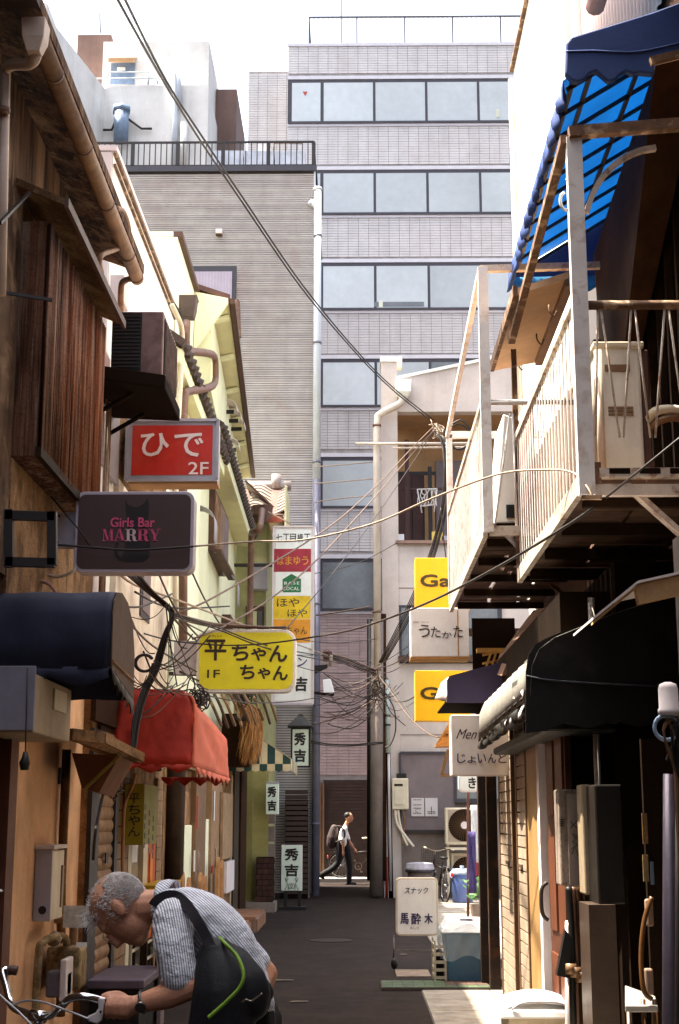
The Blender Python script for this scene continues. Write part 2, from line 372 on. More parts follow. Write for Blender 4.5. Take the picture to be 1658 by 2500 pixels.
MB().tube([hp + V((0, 0, .09)), hp + V((0, 0, -.02)), hp + V((0, 0, -.1))], [.095, .085, .05], 4).build('rain_hopper', pvc, A, bevel=.006)
pd = [atY(88, 118, 7.12), atY(85, 142, 7.14), atY(70, 156, 7.2), atY(30, 158, 7.3), atY(12, 170, 7.36)]
tb('downpipe', pvc, A, curve(pd, 4) + [atX(6, 420, -2.0), atX(0, 720, -1.98)], .034, 10)
tb('downpipe_collar', brown_pipe, A, [atX(7, 262, -1.99), atX(7, 275, -1.99)], .042, 10)
# overflow hose looping round the gutter end
hl = [(283, 508), (300, 515), (312, 545), (314, 575), (300, 600), (275, 612), (250, 622), (243, 640), (248, 665)]
tb('overflow_hose', gutterpvc, A, curve([atX(u, v, -1.72 - .12 * i / 8) for i, (u, v) in enumerate(hl)], 5), .02, 8)
tb('drop_pipe', gutterpvc, A, curve([atX(322, 680, -1.78), atX(305, 685, -1.86), atX(296, 700, -1.9), atX(295, 760, -1.95)], 4), .026, 8)
# bay with corrugated rusty sheets
bay = bx('shutter_bay', rustpanel2, A, -2.06, -1.885, 8.12, 10.02, 3.72, 5.2)
def corr(name, mt, parent, x, y0, y1, z0, z1, pitch=.032, amp=.008, nx_=None):
    n = int((y1 - y0) / pitch * 4); m = MB()
    m.grid([[V((x + amp * math.sin(2 * math.pi * (y0 + (y1 - y0) * j / n) / pitch), y0 + (y1 - y0) * j / n, z)) for j in range(n + 1)] for z in (z0, z1)])
    return m.build(name, mt, parent, smooth=True, thick=.003)
ys = [8.13, 8.6, 9.08, 9.55, 10.02]
for i in range(4):
    corr('corrugated_sheet', rustpanel2 if i == 0 else rustpanel, bay, -1.868 + .006 * (i % 2), ys[i] - .02, ys[i + 1] + .01, 3.74, 5.19, pitch=.05, amp=.013)
bm('rail', darkwood, bay, (-1.87, 8.1, 3.74), (-1.87, 10.03, 3.74), .035, .06)
cp = MB().prism([(-2.06, 7.98, 5.38), (-1.74, 7.98, 5.24), (-1.74, 7.98, 5.28), (-2.06, 7.98, 5.43)], (0, 2.14, 0)).build('bay_roof', tanwall, A)
bm('edge_strip', brown_trim, cp, (-1.735, 7.96, 5.25), (-1.735, 10.13, 5.25), .025, .06)
bm('brace', black_metal, A, atX(0, 545, -1.95), atY(72, 470, 7.95), .018)
bm('stay_rod', black_metal, A, (-2.05, 7.6, 4.55), (-1.75, 7.75, 4.55), .018)
bx('grey_sheet', mat('streaky_grey_sheet', '6e5644', rough=.9, var=.5, scale=6, spec=.1, streak=1, scol='22150c', sscale=7, patch=.4, pcol='a08468', pscale=4), A, -2.05, -2.03, 6.95, 8.1, 3.0, 5.3)
bx('lower_sheet', tanwall, A, -2.06, -2.02, 8.1, 10.6, 2.76, 3.7)
# ground floor left of the orange wall: shutter, door
sh = MB().box(-2.15, -2.13, 6.95, 7.92, 0, 2.6).build('roller_shutter', deep_brown, A)
for i in range(30): ub('slat', bar_brown, sh, -2.135, -2.1, 6.97, 7.9, .05 + i * .084, .05 + i * .084 + .076)
bx('door_post', bronze, A, -2.14, -2.03, 7.93, 7.99, 0, 2.5)
dr = bx('door', deep_brown, A, -2.16, -2.1, 8.0, 8.42, .02, 2.35)
bx('door_frame', mat('red_brown_wood', '6b3a22', rough=.6, var=.3), A, -2.16, -2.02, 8.42, 8.61, 0, 2.42)
tb('door_handle', chrome, dr, [(-2.06, 8.33, 1.22), (-2.03, 8.33, 1.22), (-2.03, 8.4, 1.22)], .012)
bx('sticker', white_pl, dr, -2.1, -2.096, 8.27, 8.33, 1.75, 1.87); bx('sticker', mat('red_sticker', 'b83a2a'), dr, -2.1, -2.095, 8.27, 8.33, 1.63, 1.74)
# unseen near neighbour out of frame, added tall to shade the near alley
NB = thing('unseen_shade_house', 'plain house at the near left edge beside the rusty house', 'house', (-4, 2, 0))
bx('wall', brownwall, NB, -6, -2.35, -15, 6.7, 0, 13)
# ---------------- B: white building ----------------
B = thing('white_building', 'bright white two storey wall with rusty parapet edge behind the brown house', 'building', (-3, 13, 0))
b0 = (-2.1, 11.42); b1 = (-2.06, 15.32)
MB().prism([(b0[0], b0[1], 0), (b1[0], b1[1], 0), (-6, 15.32, 0), (-6, 11.42, 0)], (0, 0, 7.3)).build('wall', white_wall, B)
bx('side_wall', white_side, B, -5.9, -2.11, 11.395, 11.418, 5.5, 7.29); bx('rain_box', white_side, B, -2.12, -1.98, 11.5, 11.75, 5.95, 6.2, bevel=.01)  # greyer side sheet puts the shade of the camera-facing side into colour
cop = MB().prism([(b0[0] + .035, b0[1] - .03, 7.3), (b1[0] + .035, b1[1], 7.3), (-6, 15.31, 7.3), (-6, 11.39, 7.3)], (0, 0, .05)).build('coping', white_side, B)
bm('rust_drip', rusty_metal, B, (b0[0] + .015, b0[1], 7.18), (b1[0] + .015, b1[1], 7.18), .022, .02)
bm('rust_drip', rusty_metal, B, (b0[0] + .012, b0[1], 7.28), (b1[0] + .012, b1[1], 7.28), .03, .02)
bx('side_strip', white_side, B, -2.1, -2.06, 11.0, 11.41, 2.7, 5.4); bx('grey_panel', mat('grey_panel', '8b8488', rough=.7), B, -2.07, -2.045, 11.05, 11.9, 4.42, 5.12)
for y, r_ in ((10.98, .014), (11.06, .02), (11.16, .012)):
    tb('conduit', [brown_pipe, gutterpvc, black_p][int(y * 50) % 3], B, [(-2.0, y, 2.6), (-2.0, y, 5.0)], r_, 6)
peel = mat('peeling_white_wall', 'e4d9c8', rough=.9, var=.2, scale=3, streak=.6, scol='7c5c40', sscale=8, patch=.45, pcol='a58a6c', pscale=3)
corr('corrugated_strip', tanwall, B, -2.05, 12.0, 14.9, 4.5, 5.35, pitch=.14, amp=.02); bx('peeling_wall', peel, B, -2.1, -2.045, 11.95, 15.33, 2.62, 4.5)
bx('lower_cladding', tanwall, B, -2.1, -2.04, 10.99, 15.3, 0, 2.6)
w = bx('window', dark_frame, B, -2.06, -2.03, 13.3, 13.9, 3.5, 4.3)
bx('pane', mauve, w, -2.03, -2.02, 13.36, 13.84, 3.56, 4.24)
# ---------------- C: cream building ----------------
C = thing('cream_building', 'tall cream rendered wall with dark brown coping next to the white building', 'building', (-3, 17, 0))
bx('wall', cream, C, -6, -2.05, 15.38, 18.3, 2.5, 8.2); bx('lower_wall', tanwall, C, -6, -2.04, 15.34, 18.3, 0, 2.5)
bx('side_wall', mat('cream_side', 'eef0d6', rough=.85, var=.06), C, -5.9, -2.05, 15.355, 15.378, 6.9, 8.19)
bx('coping', brown_trim, C, -2.09, -1.99, 15.36, 18.32, 8.2, 8.26)
bx('cap', cream, C, -6, -2.1, 15.34, 18.32, 8.2, 8.25)
h0 = atX(460, 755, -1.95)
MB().tube([h0 + V((0, 0, .14)), h0 + V((0, 0, .1)), h0, h0 - V((0, 0, .12))], [.16, .14, .13, .1], 4).build('rain_hopper', mat('grey_brown_hopper', '5e4f48', rough=.6), C, bevel=.008)
dp = [(455, 785), (454, 850), (470, 858), (505, 862), (522, 870), (525, 900), (523, 935), (505, 948), (460, 955), (450, 970), (447, 1080), (447, 1500), (447, 1640)]
tb('downpipe', brown_pipe, C, curve([atX(u, v, -1.92 + (.1 if 470 < u else 0)) for u, v in dp], 3), .05, 10)
tb('conduit', ivory, C, curve([atX(420, 745, -1.93), atX(432, 770, -1.9), atX(443, 800, -1.9), atX(444, 860, -1.9), atX(436, 1010, -1.9), atX(428, 1130, -1.9), atX(428, 1500, -1.9)], 4), .03, 8)
tb('conduit', black_p, C, curve([atX(424, 740, -1.93), atX(440, 766, -1.91), atX(447, 800, -1.91), atX(446, 870, -1.91)], 4), .014, 6)
# ---------------- D: pale yellow house with tiled eaves ----------------
D = thing('yellow_house', 'pale yellow house with stepped dark tiled eaves and brown windows', 'house', (-3, 22, 0))
MB().prism([(-2.1, 18.33, 2.6), (-2.3, 26.9, 2.6), (-6, 26.9, 2.6), (-6, 18.33, 2.6)], (0, 0, 5.6)).build('upper_wall', yellow, D)
MB().prism([(-2.16, 18.33, 0), (-2.2, 26.9, 0), (-6, 26.9, 0), (-6, 18.33, 0)], (0, 0, 2.6)).build('lower_wall', olive, D)
# main eave
e0 = V((-1.6, 17.2, 8.12)); e1 = V((-2.0, 26.7, 8.12))
ev = MB().prism([e0, e1, (-3.4, 26.7, 8.75), (-3.4, 17.2, 8.75)], (0, 0, .07)).build('roof', brown_trim, D)
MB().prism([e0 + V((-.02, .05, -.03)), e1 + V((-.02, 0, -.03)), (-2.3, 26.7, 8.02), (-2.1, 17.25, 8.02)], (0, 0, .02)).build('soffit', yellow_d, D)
MB().prism([(-1.83, 17.22, 6.95), (-2.2, 26.7, 6.95), (-2.3, 26.7, 6.95), (-2.1, 17.22, 6.95)], (0, 0, 1.06)).build('upper_band', yellow, D)
bm('gutter', brown_trim, D, e0 + V((.03, 0, -.02)), e1 + V((.03, 0, -.02)), .07, .07)
for i in range(6):
    t = (i + .3) / 6; p = e0.lerp(e1, t); bm('rafter', yellow, D, p + V((-.03, 0, -.07)), (-1.84 - .36 * t, p.y, 8.0), .1, .05)
MB().prism([(-2.04, 17.12, 7.4), (-1.62, 17.12, 8.05), (-1.62, 17.12, 8.11), (-2.04, 17.12, 8.2)], (0, .06, 0)).build('gable_board', yellow, D)
for nm, (a, b_) in {'a': ((440, 905), (548, 1098)), 'b': (((535), 1118), (618, 1268))}.items():
    p = atX(a[0], a[1], -1.9 if nm == 'a' else -1.85); q = atX(b_[0], b_[1], -1.9 if nm == 'a' else -1.95)
    z = (p.z + q.z) / 2; p.z = q.z = z
    rf = MB().prism([p, q, V((-2.35, q.y, z + .3)), V((-2.35, p.y, z + .3))], (0, 0, .04)).build('eave_roof', brown_trim, D)
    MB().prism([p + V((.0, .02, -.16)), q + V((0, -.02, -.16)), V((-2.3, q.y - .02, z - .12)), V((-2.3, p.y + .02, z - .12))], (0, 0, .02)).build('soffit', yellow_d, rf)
    bm('fascia', yellow, rf, p + V((-.01, 0, -.07)), q + V((-.01, 0, -.07)), .03, .16)
    MB().prism([p + V((0, 0, -.15)), p + V((0, 0, 0)), V((-2.35, p.y, z + .29)), V((-2.35, p.y, z - .12))], (0, -.03, 0)).build('end_board', yellow, rf)
    bm('barge_tile', rooftile, rf, p + V((.05, -.05, .04)), V((-2.3, p.y - .05, z + .36)), .13, .08)
    if 'tileA' not in globals():
        tileA = MB().tube([V((.06, 0, 0)), V((-.24, 0, .17))], .062, 8).mesh('roof_tile'); tileA.materials.append(rooftile)
    n = int((q.y - p.y) / .24)
    for i in range(n):
        pp = p.lerp(q, (i + .5) / n); link('roof_tile', tileA, None, rf, pp + V((.02, 0, .03)), (random.uniform(-.08, .08), random.uniform(-.1, .1), 0))
        link('roof_tile', tileA, None, rf, pp + V((-.2, 0, .17)), (random.uniform(-.06, .06), random.uniform(-.06, .06), 0))
# pale vent hoods beyond the first eave
for (u, v) in ((555, 1000), (566, 1022), (575, 1042), (560, 1092)):
    p = atX(u, v, -1.98); m = MB(); m.grid([[p + V((.16 * math.sin(t), s, .12 * math.cos(t))) for t in [R(-20 + 25 * k) for k in range(6)]] for s in (-.16, .16)])
    m.build('vent_hood', white_side, D, smooth=True, thick=.01)
    bx('hood_slot', black_p, D, p.x - .1, p.x + .12, p.y - .2, p.y - .17, p.z - .12, p.z - .06)  # dark slot under each pale hood
for (u0, u1, v0, v1) in ((490, 515, 1240, 1330), (548, 575, 1400, 1480)):
    c0 = atX((u0 + u1) / 2, v0, -2.0); c1 = atX((u0 + u1) / 2, v1, -2.0); y = c0.y
    m = MB(); m.grid([[V((-2.12 + .26 * math.cos(t), y + .18 * s, c1.z + (c0.z - c1.z) * (.55 + .45 * math.sin(t)))) for t in [R(90 - 18 * k) for k in range(6)]] + [V((-1.86, y + .18 * s, c1.z))] for s in (-1, -.6, 0, .6, 1)])
    m.build('exhaust_hood', grey_light, D, smooth=True, thick=.01)
for (u0, u1, v0, v1) in ((522, 556, 1190, 1390), (560, 590, 1500, 1620)):
    a = atX(u0, v0, -2.08); b_ = atX(u1, v0 + 25, -2.08); zb = atX(u0, v1 - 40, -2.08).z
    if zb > a.z - .8: zb = a.z - 1.2
    w = bx('window', brown_trim, D, -2.2, -2.06, a.y, b_.y, zb, a.z)
    for k in range(3):
        yy = a.y + .06 + (b_.y - a.y - .08) * k / 3
        bx('shutter_panel', [tanwall, bronze, mauve][k], w, -2.06, -2.05, yy, yy + (b_.y - a.y) / 3 - .05, zb + .06, a.z - .06)
    bm('sill', brown_trim, w, (-2.0, a.y - .1, zb - .02), (-2.0, b_.y + .1, zb - .02), .12, .05)
tb('downpipe', brown_pipe, D, curve([atX(640, 1245, -1.5), atX(634, 1290, -1.5), atX(618, 1300, -1.62), atX(613, 1330, -1.68), atX(610, 1600, -1.7)], 4), .05, 10)
# ---------------- F: small building with a silver tiled roof ----------------
Fb = thing('tiled_roof_house', 'small green-grey house with silver pan tiled roof beside the vertical sign', 'house', (-2.6, 29, 0))
bx('wall', mat('grey_green_wall', 'a9a878', rough=.85, var=.15, streak=.3, scol='6b6440', sscale=5), Fb, -5, -1.72, 27.0, 30.9, 0, 7.35)
f0 = V((-1.42, 26.95, 7.35)); f1 = V((-2.15, 26.95, 8.05))
rf = MB().prism([f0, f1, f1 + V((0, 3.6, 0)), f0 + V((0, 3.6, 0))], (0, 0, .05)).build('roof', brown_trim, Fb)
# wavy pan tiles laid so that their curved front edges face the alley mouth
def pan(mname):
    m = MB(); n = 16
    m.grid([[V((-.42 + .84 * j / n, s, .075 * math.sin(2 * math.pi * j / n * 1.0 + .4))) for j in range(n + 1)] for s in (0, .3)])
    return m.mesh(mname)
panm = pan('pan_tile'); panm.materials.append(rooftile_l)
for r_ in range(8):
    o = link('roof_tile', panm, None, rf, V((-1.72, 26.62 + r_ * .16, 7.42 + r_ * .098)), (R(24), R(2), 0), (.82, .8, .9)); q = o.modifiers.new('s', 'SOLIDIFY'); q.thickness = .035
MB().prism([(-2.2, 26.6, 7.3), (-1.36, 26.6, 7.3), (-1.36, 27.9, 8.12), (-2.2, 27.9, 8.12)], (0, 0, .02)).build('roof_deck', brown_trim, rf)
tb('ridge_tile', rooftile_l, rf, [(-2.2, 27.95, 8.2), (-1.3, 27.95, 8.2)], .1, 10); tb('ridge_end', rooftile_l, rf, [(-1.6, 27.9, 8.12), (-1.6, 27.9, 8.42)], .1, 10)
bx('fascia', mat('red_brown_fascia', '9a4a34', rough=.7), rf, -2.25, -1.4, 26.55, 26.6, 7.16, 7.28)
hp = atY(640, 1262, 26.4); MB().tube([hp + V((0, 0, .2)), hp + V((0, 0, .02)), hp + V((0, 0, -.12))], [.22, .2, .1], 6).build('rain_hopper', brown_trim, Fb)
bx('side_board', yellow_d, Fb, -1.36, -1.33, 26.6, 28.0, 6.6, 7.9)
bx('lintel_box', grey_light, Fb, -2.0, -1.68, 26.7, 26.95, 5.9, 6.4)
wv = bx('window', brown_trim, Fb, -2.1, -1.75, 26.93, 27.0, 4.0, 5.6)
for k in range(3): bx('pane', [tanwall, yellow_d, gwin_d][k], wv, -2.07 + .1 * k, -1.99 + .1 * k, 26.91, 26.93, 4.05, 5.5)
# ---------------- E: building clad in horizontal siding ----------------
E_ = thing('siding_building', 'tall brown-grey building clad in narrow horizontal siding with black roof railing', 'building', (-3.5, 33.5, 0))
EX0, EX1, EY = -6.6, -.97, 31.0
bx('wall', siding_back, E_, EX0, EX1, EY, 36.3, 0, 16.55)
p_ = .0547; n = 299
for i in range(n): ub('siding_course', siding_m, E_, EX0, EX1 + .01, EY - .028, EY, .1 + i * p_, .1 + i * p_ + p_ * .74)
bx('roof_coping', dark_frame, E_, EX0, EX1 + .08, EY - .08, 36.4, 16.5, 16.64)
bx('corner_trim', pipe_b, E_, EX1 + .012, EX1 + .05, EY - .03, EY + .1, .1, 16.5)
ra = thing('roof_railing', 'black metal railing of thin balusters along the siding building roof', 'railing', (-3.5, 31.2, 16.64))
x0, x1, zt, zb = EX0, EX1, 17.32, 16.66
bm('top_rail', black_metal, ra, (x0, 31.1, zt), (x1, 31.1, zt), .05, .04); bm('bottom_rail', black_metal, ra, (x0, 31.1, zb + .06), (x1, 31.1, zb + .06), .04, .04)
bm('top_rail', black_metal, ra, (x1, 31.1, zt), (x1, 36, zt), .05, .04)
nb = 42
for i in range(nb + 1):
    x = x0 + (x1 - x0) * i / nb
    ub('post' if i % 8 == 2 or i == nb else 'baluster', black_metal, ra, x - (.045 if i % 8 == 2 or i == nb else .011), x + (.045 if i % 8 == 2 or i == nb else .011), 31.08, 31.12, zb, zt - .02)
for i in range(1, 18): ub('baluster', black_metal, ra, x1 - .01, x1 + .01, 31.1 + i * .28, 31.12 + i * .28, zb, zt - .02)
wa = atY(462, 652, EY); wb = atY(574, 905, EY)
w = bx('window', dark_frame, E_, wa.x - 1, wb.x, EY - .06, EY - .02, wb.z, wa.z, bevel=.01)
bx('pane', mat('lavender_curtain', 'aa9fb0', rough=.5, var=.1, stripes=((1, 0, 0), 14, 'a297a8', .5)), w, wa.x - .9, wb.x - .1, EY - .075, EY - .062, wb.z, wa.z - .14)
v_ = atY(536, 566, EY); vt = bx('vent_cap', white_side, E_, v_.x - .08, v_.x + .08, EY - .16, EY - .03, v_.z - .1, v_.z + .02, bevel=.015)
bx('vent_mouth', brown_trim, vt, v_.x - .07, v_.x + .07, EY - .15, EY - .04, v_.z - .13, v_.z - .105)
gr = [atY(562, 741, 30.7), atY(582, 741, 30.6), atY(585, 826, 30.6), atY(575, 828, 30.7)]
for k in range(3): bm('window_guard', brown_pipe, E_, gr[k] + V((0, -.1, 0)), gr[k + 1] + V((0, -.1, 0)), .09)
pt = atY(783, 458, 30.8); 
tb('drain_pipe', pipe_b, E_, [(-.86, 30.85, 9.0), (-.86, 30.85, pt.z)], .085, 12); tb('drain_pipe', pipe_d, E_, [(-.86, 30.85, .05), (-.86, 30.85, 9.02)], .088, 12)
tb('pipe_elbow', pipe_b, E_, curve([(-1.05, 30.95, pt.z - .35), (-.98, 30.88, pt.z - .33), (-.88, 30.85, pt.z - .5)], 4), .07, 8); tb('pipe_cap', pipe_b, E_, [(-.86, 30.85, pt.z - .06), (-.86, 30.85, pt.z + .02)], .1, 10)
for z in (1.5, 3.6, 6.2, 9.4, 12.2, 14.8): tb('pipe_clamp', pipe_d, E_, [(-.86, 30.85, z), (-.86, 30.85, z + .05)], .1, 12)
bx('street_wall', conc_d, E_, -1.35, -.98, 30.9, 30.97, 0, 1.0)
# ---------------- G: grey tiled office ----------------
G = thing('office_building', 'grey tiled office block with long window bands facing the alley', 'building', (2, 44, 0))
GX0, GX1, GY = -2.04, 7.0, 40.0
bx('core_wall', tile_j, G, GX0, GX1, GY, 52, 0, 25.1)
bands = [(23.82, 22.4), (20.81, 19.41), (17.82, 16.38), (14.81, 13.39), (11.83, 10.37), (8.84, 7.4)]
solid = [(25.0, 24.05)] + [(bands[i][1] - .1, bands[i + 1][0] + .22) for i in range(5)] + [(7.3, 2.75)]
tme = MB().box(-.5, .5, -.02, 0, -.5, .5).mesh('tile'); tile_b = mat('shade_tinted_tile', 'b39f9f', rough=.55, var=.14, scale=2.5, rand=.14); tme.materials.append(tile_b)  # lower tiles tinted darker in colour for shade and warm bounce
th, tw = .083, .307; nparts = 0
for k, (zt, zb) in enumerate(solid):
    mbs = MB(); nr = int((zt - zb) / th); z = zt - th
    for r_ in range(nr):
        x = GX0 + .004
        while x < GX1 - .05:
            xe = min(x + tw - .014, GX1)
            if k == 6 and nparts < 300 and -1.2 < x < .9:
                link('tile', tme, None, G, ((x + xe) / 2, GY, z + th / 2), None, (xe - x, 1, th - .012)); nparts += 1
            else: mbs.box(x, xe, GY - .02, GY - .001, z + .004, z + th - .008)
            x += tw
        z -= th
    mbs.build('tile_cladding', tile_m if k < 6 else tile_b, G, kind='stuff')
    bx('sill_trim', tile_t, G, GX0 - .02, GX1, GY - .05, GY - .0005, zt, zt + .1)
for k, (zt, zb) in enumerate(bands):
    bx('head_trim', tile_t, G, GX0 - .02, GX1, GY - .045, GY - .0005, zt + .06, zt + .17)
    fr = bx('window_band', dark_frame, G, GX0 - .01, GX1, GY - .03, GY - .0006, zb - .005, zt + .055)
    xs = [atY(u, 250, GY).x for u in (709, 785, 913, 1040, 1167)]; xs += [xs[-1] + 1.6 * j for j in range(1, 4)]
    if k: xs = [xs[0] + .2] + xs[1:]
    for j in range(len(xs) - 1):
        dk = (k == 3 and j >= 3) or (k == 5)
        bx('pane', gwin_d if dk else gwin, fr, xs[j] + (.05 if j != 1 else .07), min(xs[j + 1] - .03, GX1 - .02), GY - .04, GY - .0305, zb + .06, zt - .06)
    bm('sill', dark_frame, fr, (GX0, GY - .06, zb + .02), (GX1, GY - .06, zb + .02), .05, .07)
tri = atY(745, 229, GY - .045); s_ = .075
MB().prism([tri + V((-s_, 0, s_)), tri + V((0, 0, -s_)), tri + V((s_, 0, s_))], (0, -.004, 0)).build('red_triangle_mark', mat('red_mark', 'c8504a'), G)
for (u, v) in ((1215, 277), (930, 745)): q = atY(u, v, GY - .05); bx('pane_mark', mat('pale_mark', 'd8dfce'), G, q.x - .06, q.x + .06, q.y - .005, q.y, q.z - .12, q.z + .14)  # small pale blocks on two office panes
bx('reflected_room', gwin_d, G, atY(913, 740, GY).x, atY(1035, 740, GY).x, GY - .046, GY - .0405, atY(913, 750, GY).z, atY(1000, 738, GY).z)
# ground floor: mauve tiled pier, brown shutter
bx('pier', mauve, G, GX0, -1.02, GY - .06, GY - .002, 0, 2.7)
for i in range(4): bx('door_frame_bar', bronze, G, -1.02 + .09 * (i % 2) + 1.95 * (i // 2), -.97 + .09 * (i % 2) + 1.95 * (i // 2), GY - .12, GY - .03, 0, 2.6)
sg = bx('roller_shutter', mat('shutter_back', '3a2a24'), G, -.9, 4.4, GY - .03, GY - .003, .05, 2.68)
for i in range(29): ub('slat', bar_dark, sg, -.88, 4.4, GY - .055, GY - .03, .08 + i * .089, .08 + i * .089 + .078)
# roof edge, railing, wing
rr = thing('office_roof_railing', 'thin grey railing along the roof edge of the office block', 'railing', (2.5, 40.3, 25.1))
gp = mat('grey_railing', '4d5058', rough=.5)
bm('top_rail', gp, rr, (-1.42, 40.4, 26.25), (7, 40.4, 26.25), .05, .05); bm('bottom_rail', gp, rr, (-1.42, 40.4, 25.2), (7, 40.4, 25.2), .03, .03)
for i in range(57):
    x = -1.42 + i * .15; big = i % 10 == 0; ub('post' if big else 'baluster', gp, rr, x - (.022 if big else .006), x + (.022 if big else .006), 40.39, 40.42, 25.1, 26.24)
for i in range(1, 8): ub('baluster', gp, rr, -1.43, -1.41, 40.4 + .7 * i, 40.43 + .7 * i, 25.1, 26.24)
bm('top_rail', gp, rr, (-1.42, 40.4, 26.25), (-1.42, 46, 26.25), .04, .04)
tb('aerial', gp, G, [(-.42, 41, 25.1), (-.42, 41, 29.5)], .02, 6)
wg = bx('wing_wall', tile_j, G, -3.42, GX0 - .001, 42, 50, 15, 25.3)
mbs = MB(); z = 25.2
while z > 19:
    x = -3.41
    while x < GX0 - .05: mbs.box(x, min(x + tw - .014, GX0 - .002), 41.98, 41.999, z - th + .012, z); x += tw
    z -= th
mbs.build('tile_cladding', tile_m, G, kind='stuff')
pw = thing('rooftop_plant_box', 'pale blue-grey panelled box standing on the roof behind the black railing', 'roof box', (-2.8, 35.5, 16.6))
for i in range(3): bx('panel', mat('pale_panel', 'c2c8d2', rough=.5), pw, -3.75 + i * .82, -2.95 + i * .82, 34.8, 36, 16.57, 18.95 - .01 * i)
bx('vent_cowl', white_side, pw, -2.6, -2.25, 34.9, 35.3, 18.96, 19.2)
tb('handrail', brown_pipe, pw, [(-2.15, 34.9, 18.9), (-2.15, 34.9, 19.2), (-1.4, 34.9, 19.2)], .02, 6)
# worn patches in the alley surface
pm = mat('asphalt_patch', '241e1d', rough=.95, var=.3, scale=3, bump=.4, bscale=80); pm2 = mat('worn_paint', '8a7a6c', rough=.9, var=.4, scale=14)
mh = struct('manhole_cover', MB().cyl((-.35, 20.2, -.02), (-.35, 20.2, .008), .3, 28).build('manhole_cover', mat('iron_cover', '3a302b', rough=.6, metal=.5, var=.4, scale=9)))
for i, (u, v, w_) in enumerate(((730, 2445, .09), (690, 2393, .12), (985, 2330, .05), (640, 2330, .05))):
    q = atZ(u, v, .012); struct('road_mark', MB().prism([(q.x - w_, q.y - .03, .012), (q.x + w_, q.y - .01, .012), (q.x + w_ * .8, q.y + .04, .012), (q.x - w_ * .6, q.y + .03, .012)], (0, 0, .003)).build('road_mark', pm2))
# ---------------- H: far white block ----------------
H = thing('far_white_block', 'distant stained white block with rooftop tower and blue door', 'building', (-12, 76, 0))
HY = 70.0
def hb(name, mt, u0, v0, u1, v1, Y=HY, dep=8, parent=None, zb=None, **k):
    a = atY(u0, v0, Y); b_ = atY(u1, v1, Y); return bx(name, mt, parent or H, a.x, b_.x, Y, Y + dep, b_.z if zb is None else zb, a.z, **k)
hb('lower_block', far_white, 170, 209, 505, 420, Y=69.2, zb=0)
hb('tower', far_white, 253, 102, 507, 300, Y=70.2, dep=6, zb=38)
hb('brown_chimney', far_brown, 190, 85, 268, 207, Y=71.5, dep=3, zb=38)
hb('brown_stair_tower', far_brown, 528, 218, 575, 420, Y=74, dep=6, zb=10)
a = atY(507, 101, 70.2); b_ = atY(531, 215, 76.2)
MB().prism([(a.x + .02, 70.2, 5), (b_.x, 76.2, 5), (b_.x, 76.2, a.z), (a.x + .02, 70.2, a.z)], (-.3, .3, 0)).build('dark_flank', far_brown, H)  # flank in darker brown than the tower front
d_ = hb('door', bluegrey, 271, 154, 328, 205, Y=70.15, dep=.04)
hb('notice', white_pl, 286, 164, 306, 172, Y=70.1, dep=.02, parent=d_)
a = atY(267, 127, 69.6); b_ = atY(330, 154, 69.6)
MB().prism([(a.x, 69.4, b_.z), (b_.x, 69.4, b_.z), (b_.x, 69.4, b_.z + .2), (b_.x, 70.2, a.z), (a.x, 70.2, a.z), (a.x, 69.4, b_.z + .2)], (0, .05, -.02)).build('door_canopy', soffit_m, H)
def hline(pts, mt, r, Y=69.0, name='rail'): return tb(name, mt, H, [atY(u, v, Y) for u, v in pts], r, 6)
hline([(200, 207), (202, 192), (382, 190), (386, 205)], pipe_b, .05, name='roof_rail'); hline([(262, 192), (265, 176), (365, 176), (362, 206)], pipe_b, .05, name='roof_rail')
hline([(424, 400), (428, 300), (427, 182), (432, 176), (436, 200), (440, 260)], pipe_b, .16, name='pipe'); hline([(447, 400), (449, 300)], far_white, .2, name='pipe')
hline([(295, 345), (297, 268)], bluegrey, .42, Y=68.6, name='flue'); hline([(297, 275), (297, 262)], bluegrey, .5, Y=68.6, name='flue_cap')
hline([(252, 317), (273, 317), (286, 286), (307, 286), (346, 314), (371, 314)], black_metal, .07, name='cable_tray')
hb('low_window', dark_frame, 205, 334, 243, 360, Y=69.1, dep=.1); hline([(245, 80), (243, 0)], gp, .04, name='aerial')
tk = hb('left_block', far_white, -60, 8, 92, 500, Y=62, dep=12, zb=0); a = atY(92, 8, 62); MB().prism([(a.x, 62, 5), (a.x + 3.4, 74, 5), (a.x + 3.4, 74, a.z - 1), (a.x, 62, a.z)], (-.4, .2, 0)).build('slanted_flank', far_white, H)

# ---------------- I: concrete building at the end on the right ----------------
I_ = thing('concrete_building', 'pale concrete building with recessed loggia at the alley end', 'building', (3, 33, 0))
IY = 31.0
px = lambda u, v=1200: atY(u, v, IY)
L0, L1 = px(931, 1000).x, px(970, 1000).x
zr = px(985, 926).z; zt = px(985, 1005).z; zb = px(985, 1322).z
bx('pillar', conc, I_, L0, L1, IY - .02, IY + .6, 0, px(950, 876).z)
bx('pillar_cap', white_wall, I_, L0 - .02, L1 + .12, IY - .05, IY + .65, px(950, 884).z, px(950, 872).z)
bx('lower_wall', conc, I_, L1 + .002, 7, IY, 36, 0, zb)
MB().prism([(L1 + .002, IY, zt), (7, IY, zt), (7, IY, zr + 1.3), (L1 + .002, IY, zr)], (0, .3, 0)).build('parapet', conc, I_)
MB().prism([(L1 - .02, IY - .04, zr - .01), (7.02, IY - .04, zr + 1.3), (7.02, IY - .04, zr + 1.38), (L1 - .02, IY - .04, zr + .06)], (0, .4, 0)).build('parapet_coping', white_wall, I_)
bx('soffit', soffit_m, I_, L1 + .002, 7, IY + .301, IY + 3, zt + .0, zt + .2)
bx('loggia_back_wall', soffit_m, I_, L1 + .002, 7, IY + 1.5, IY + 1.6, zb, zt)
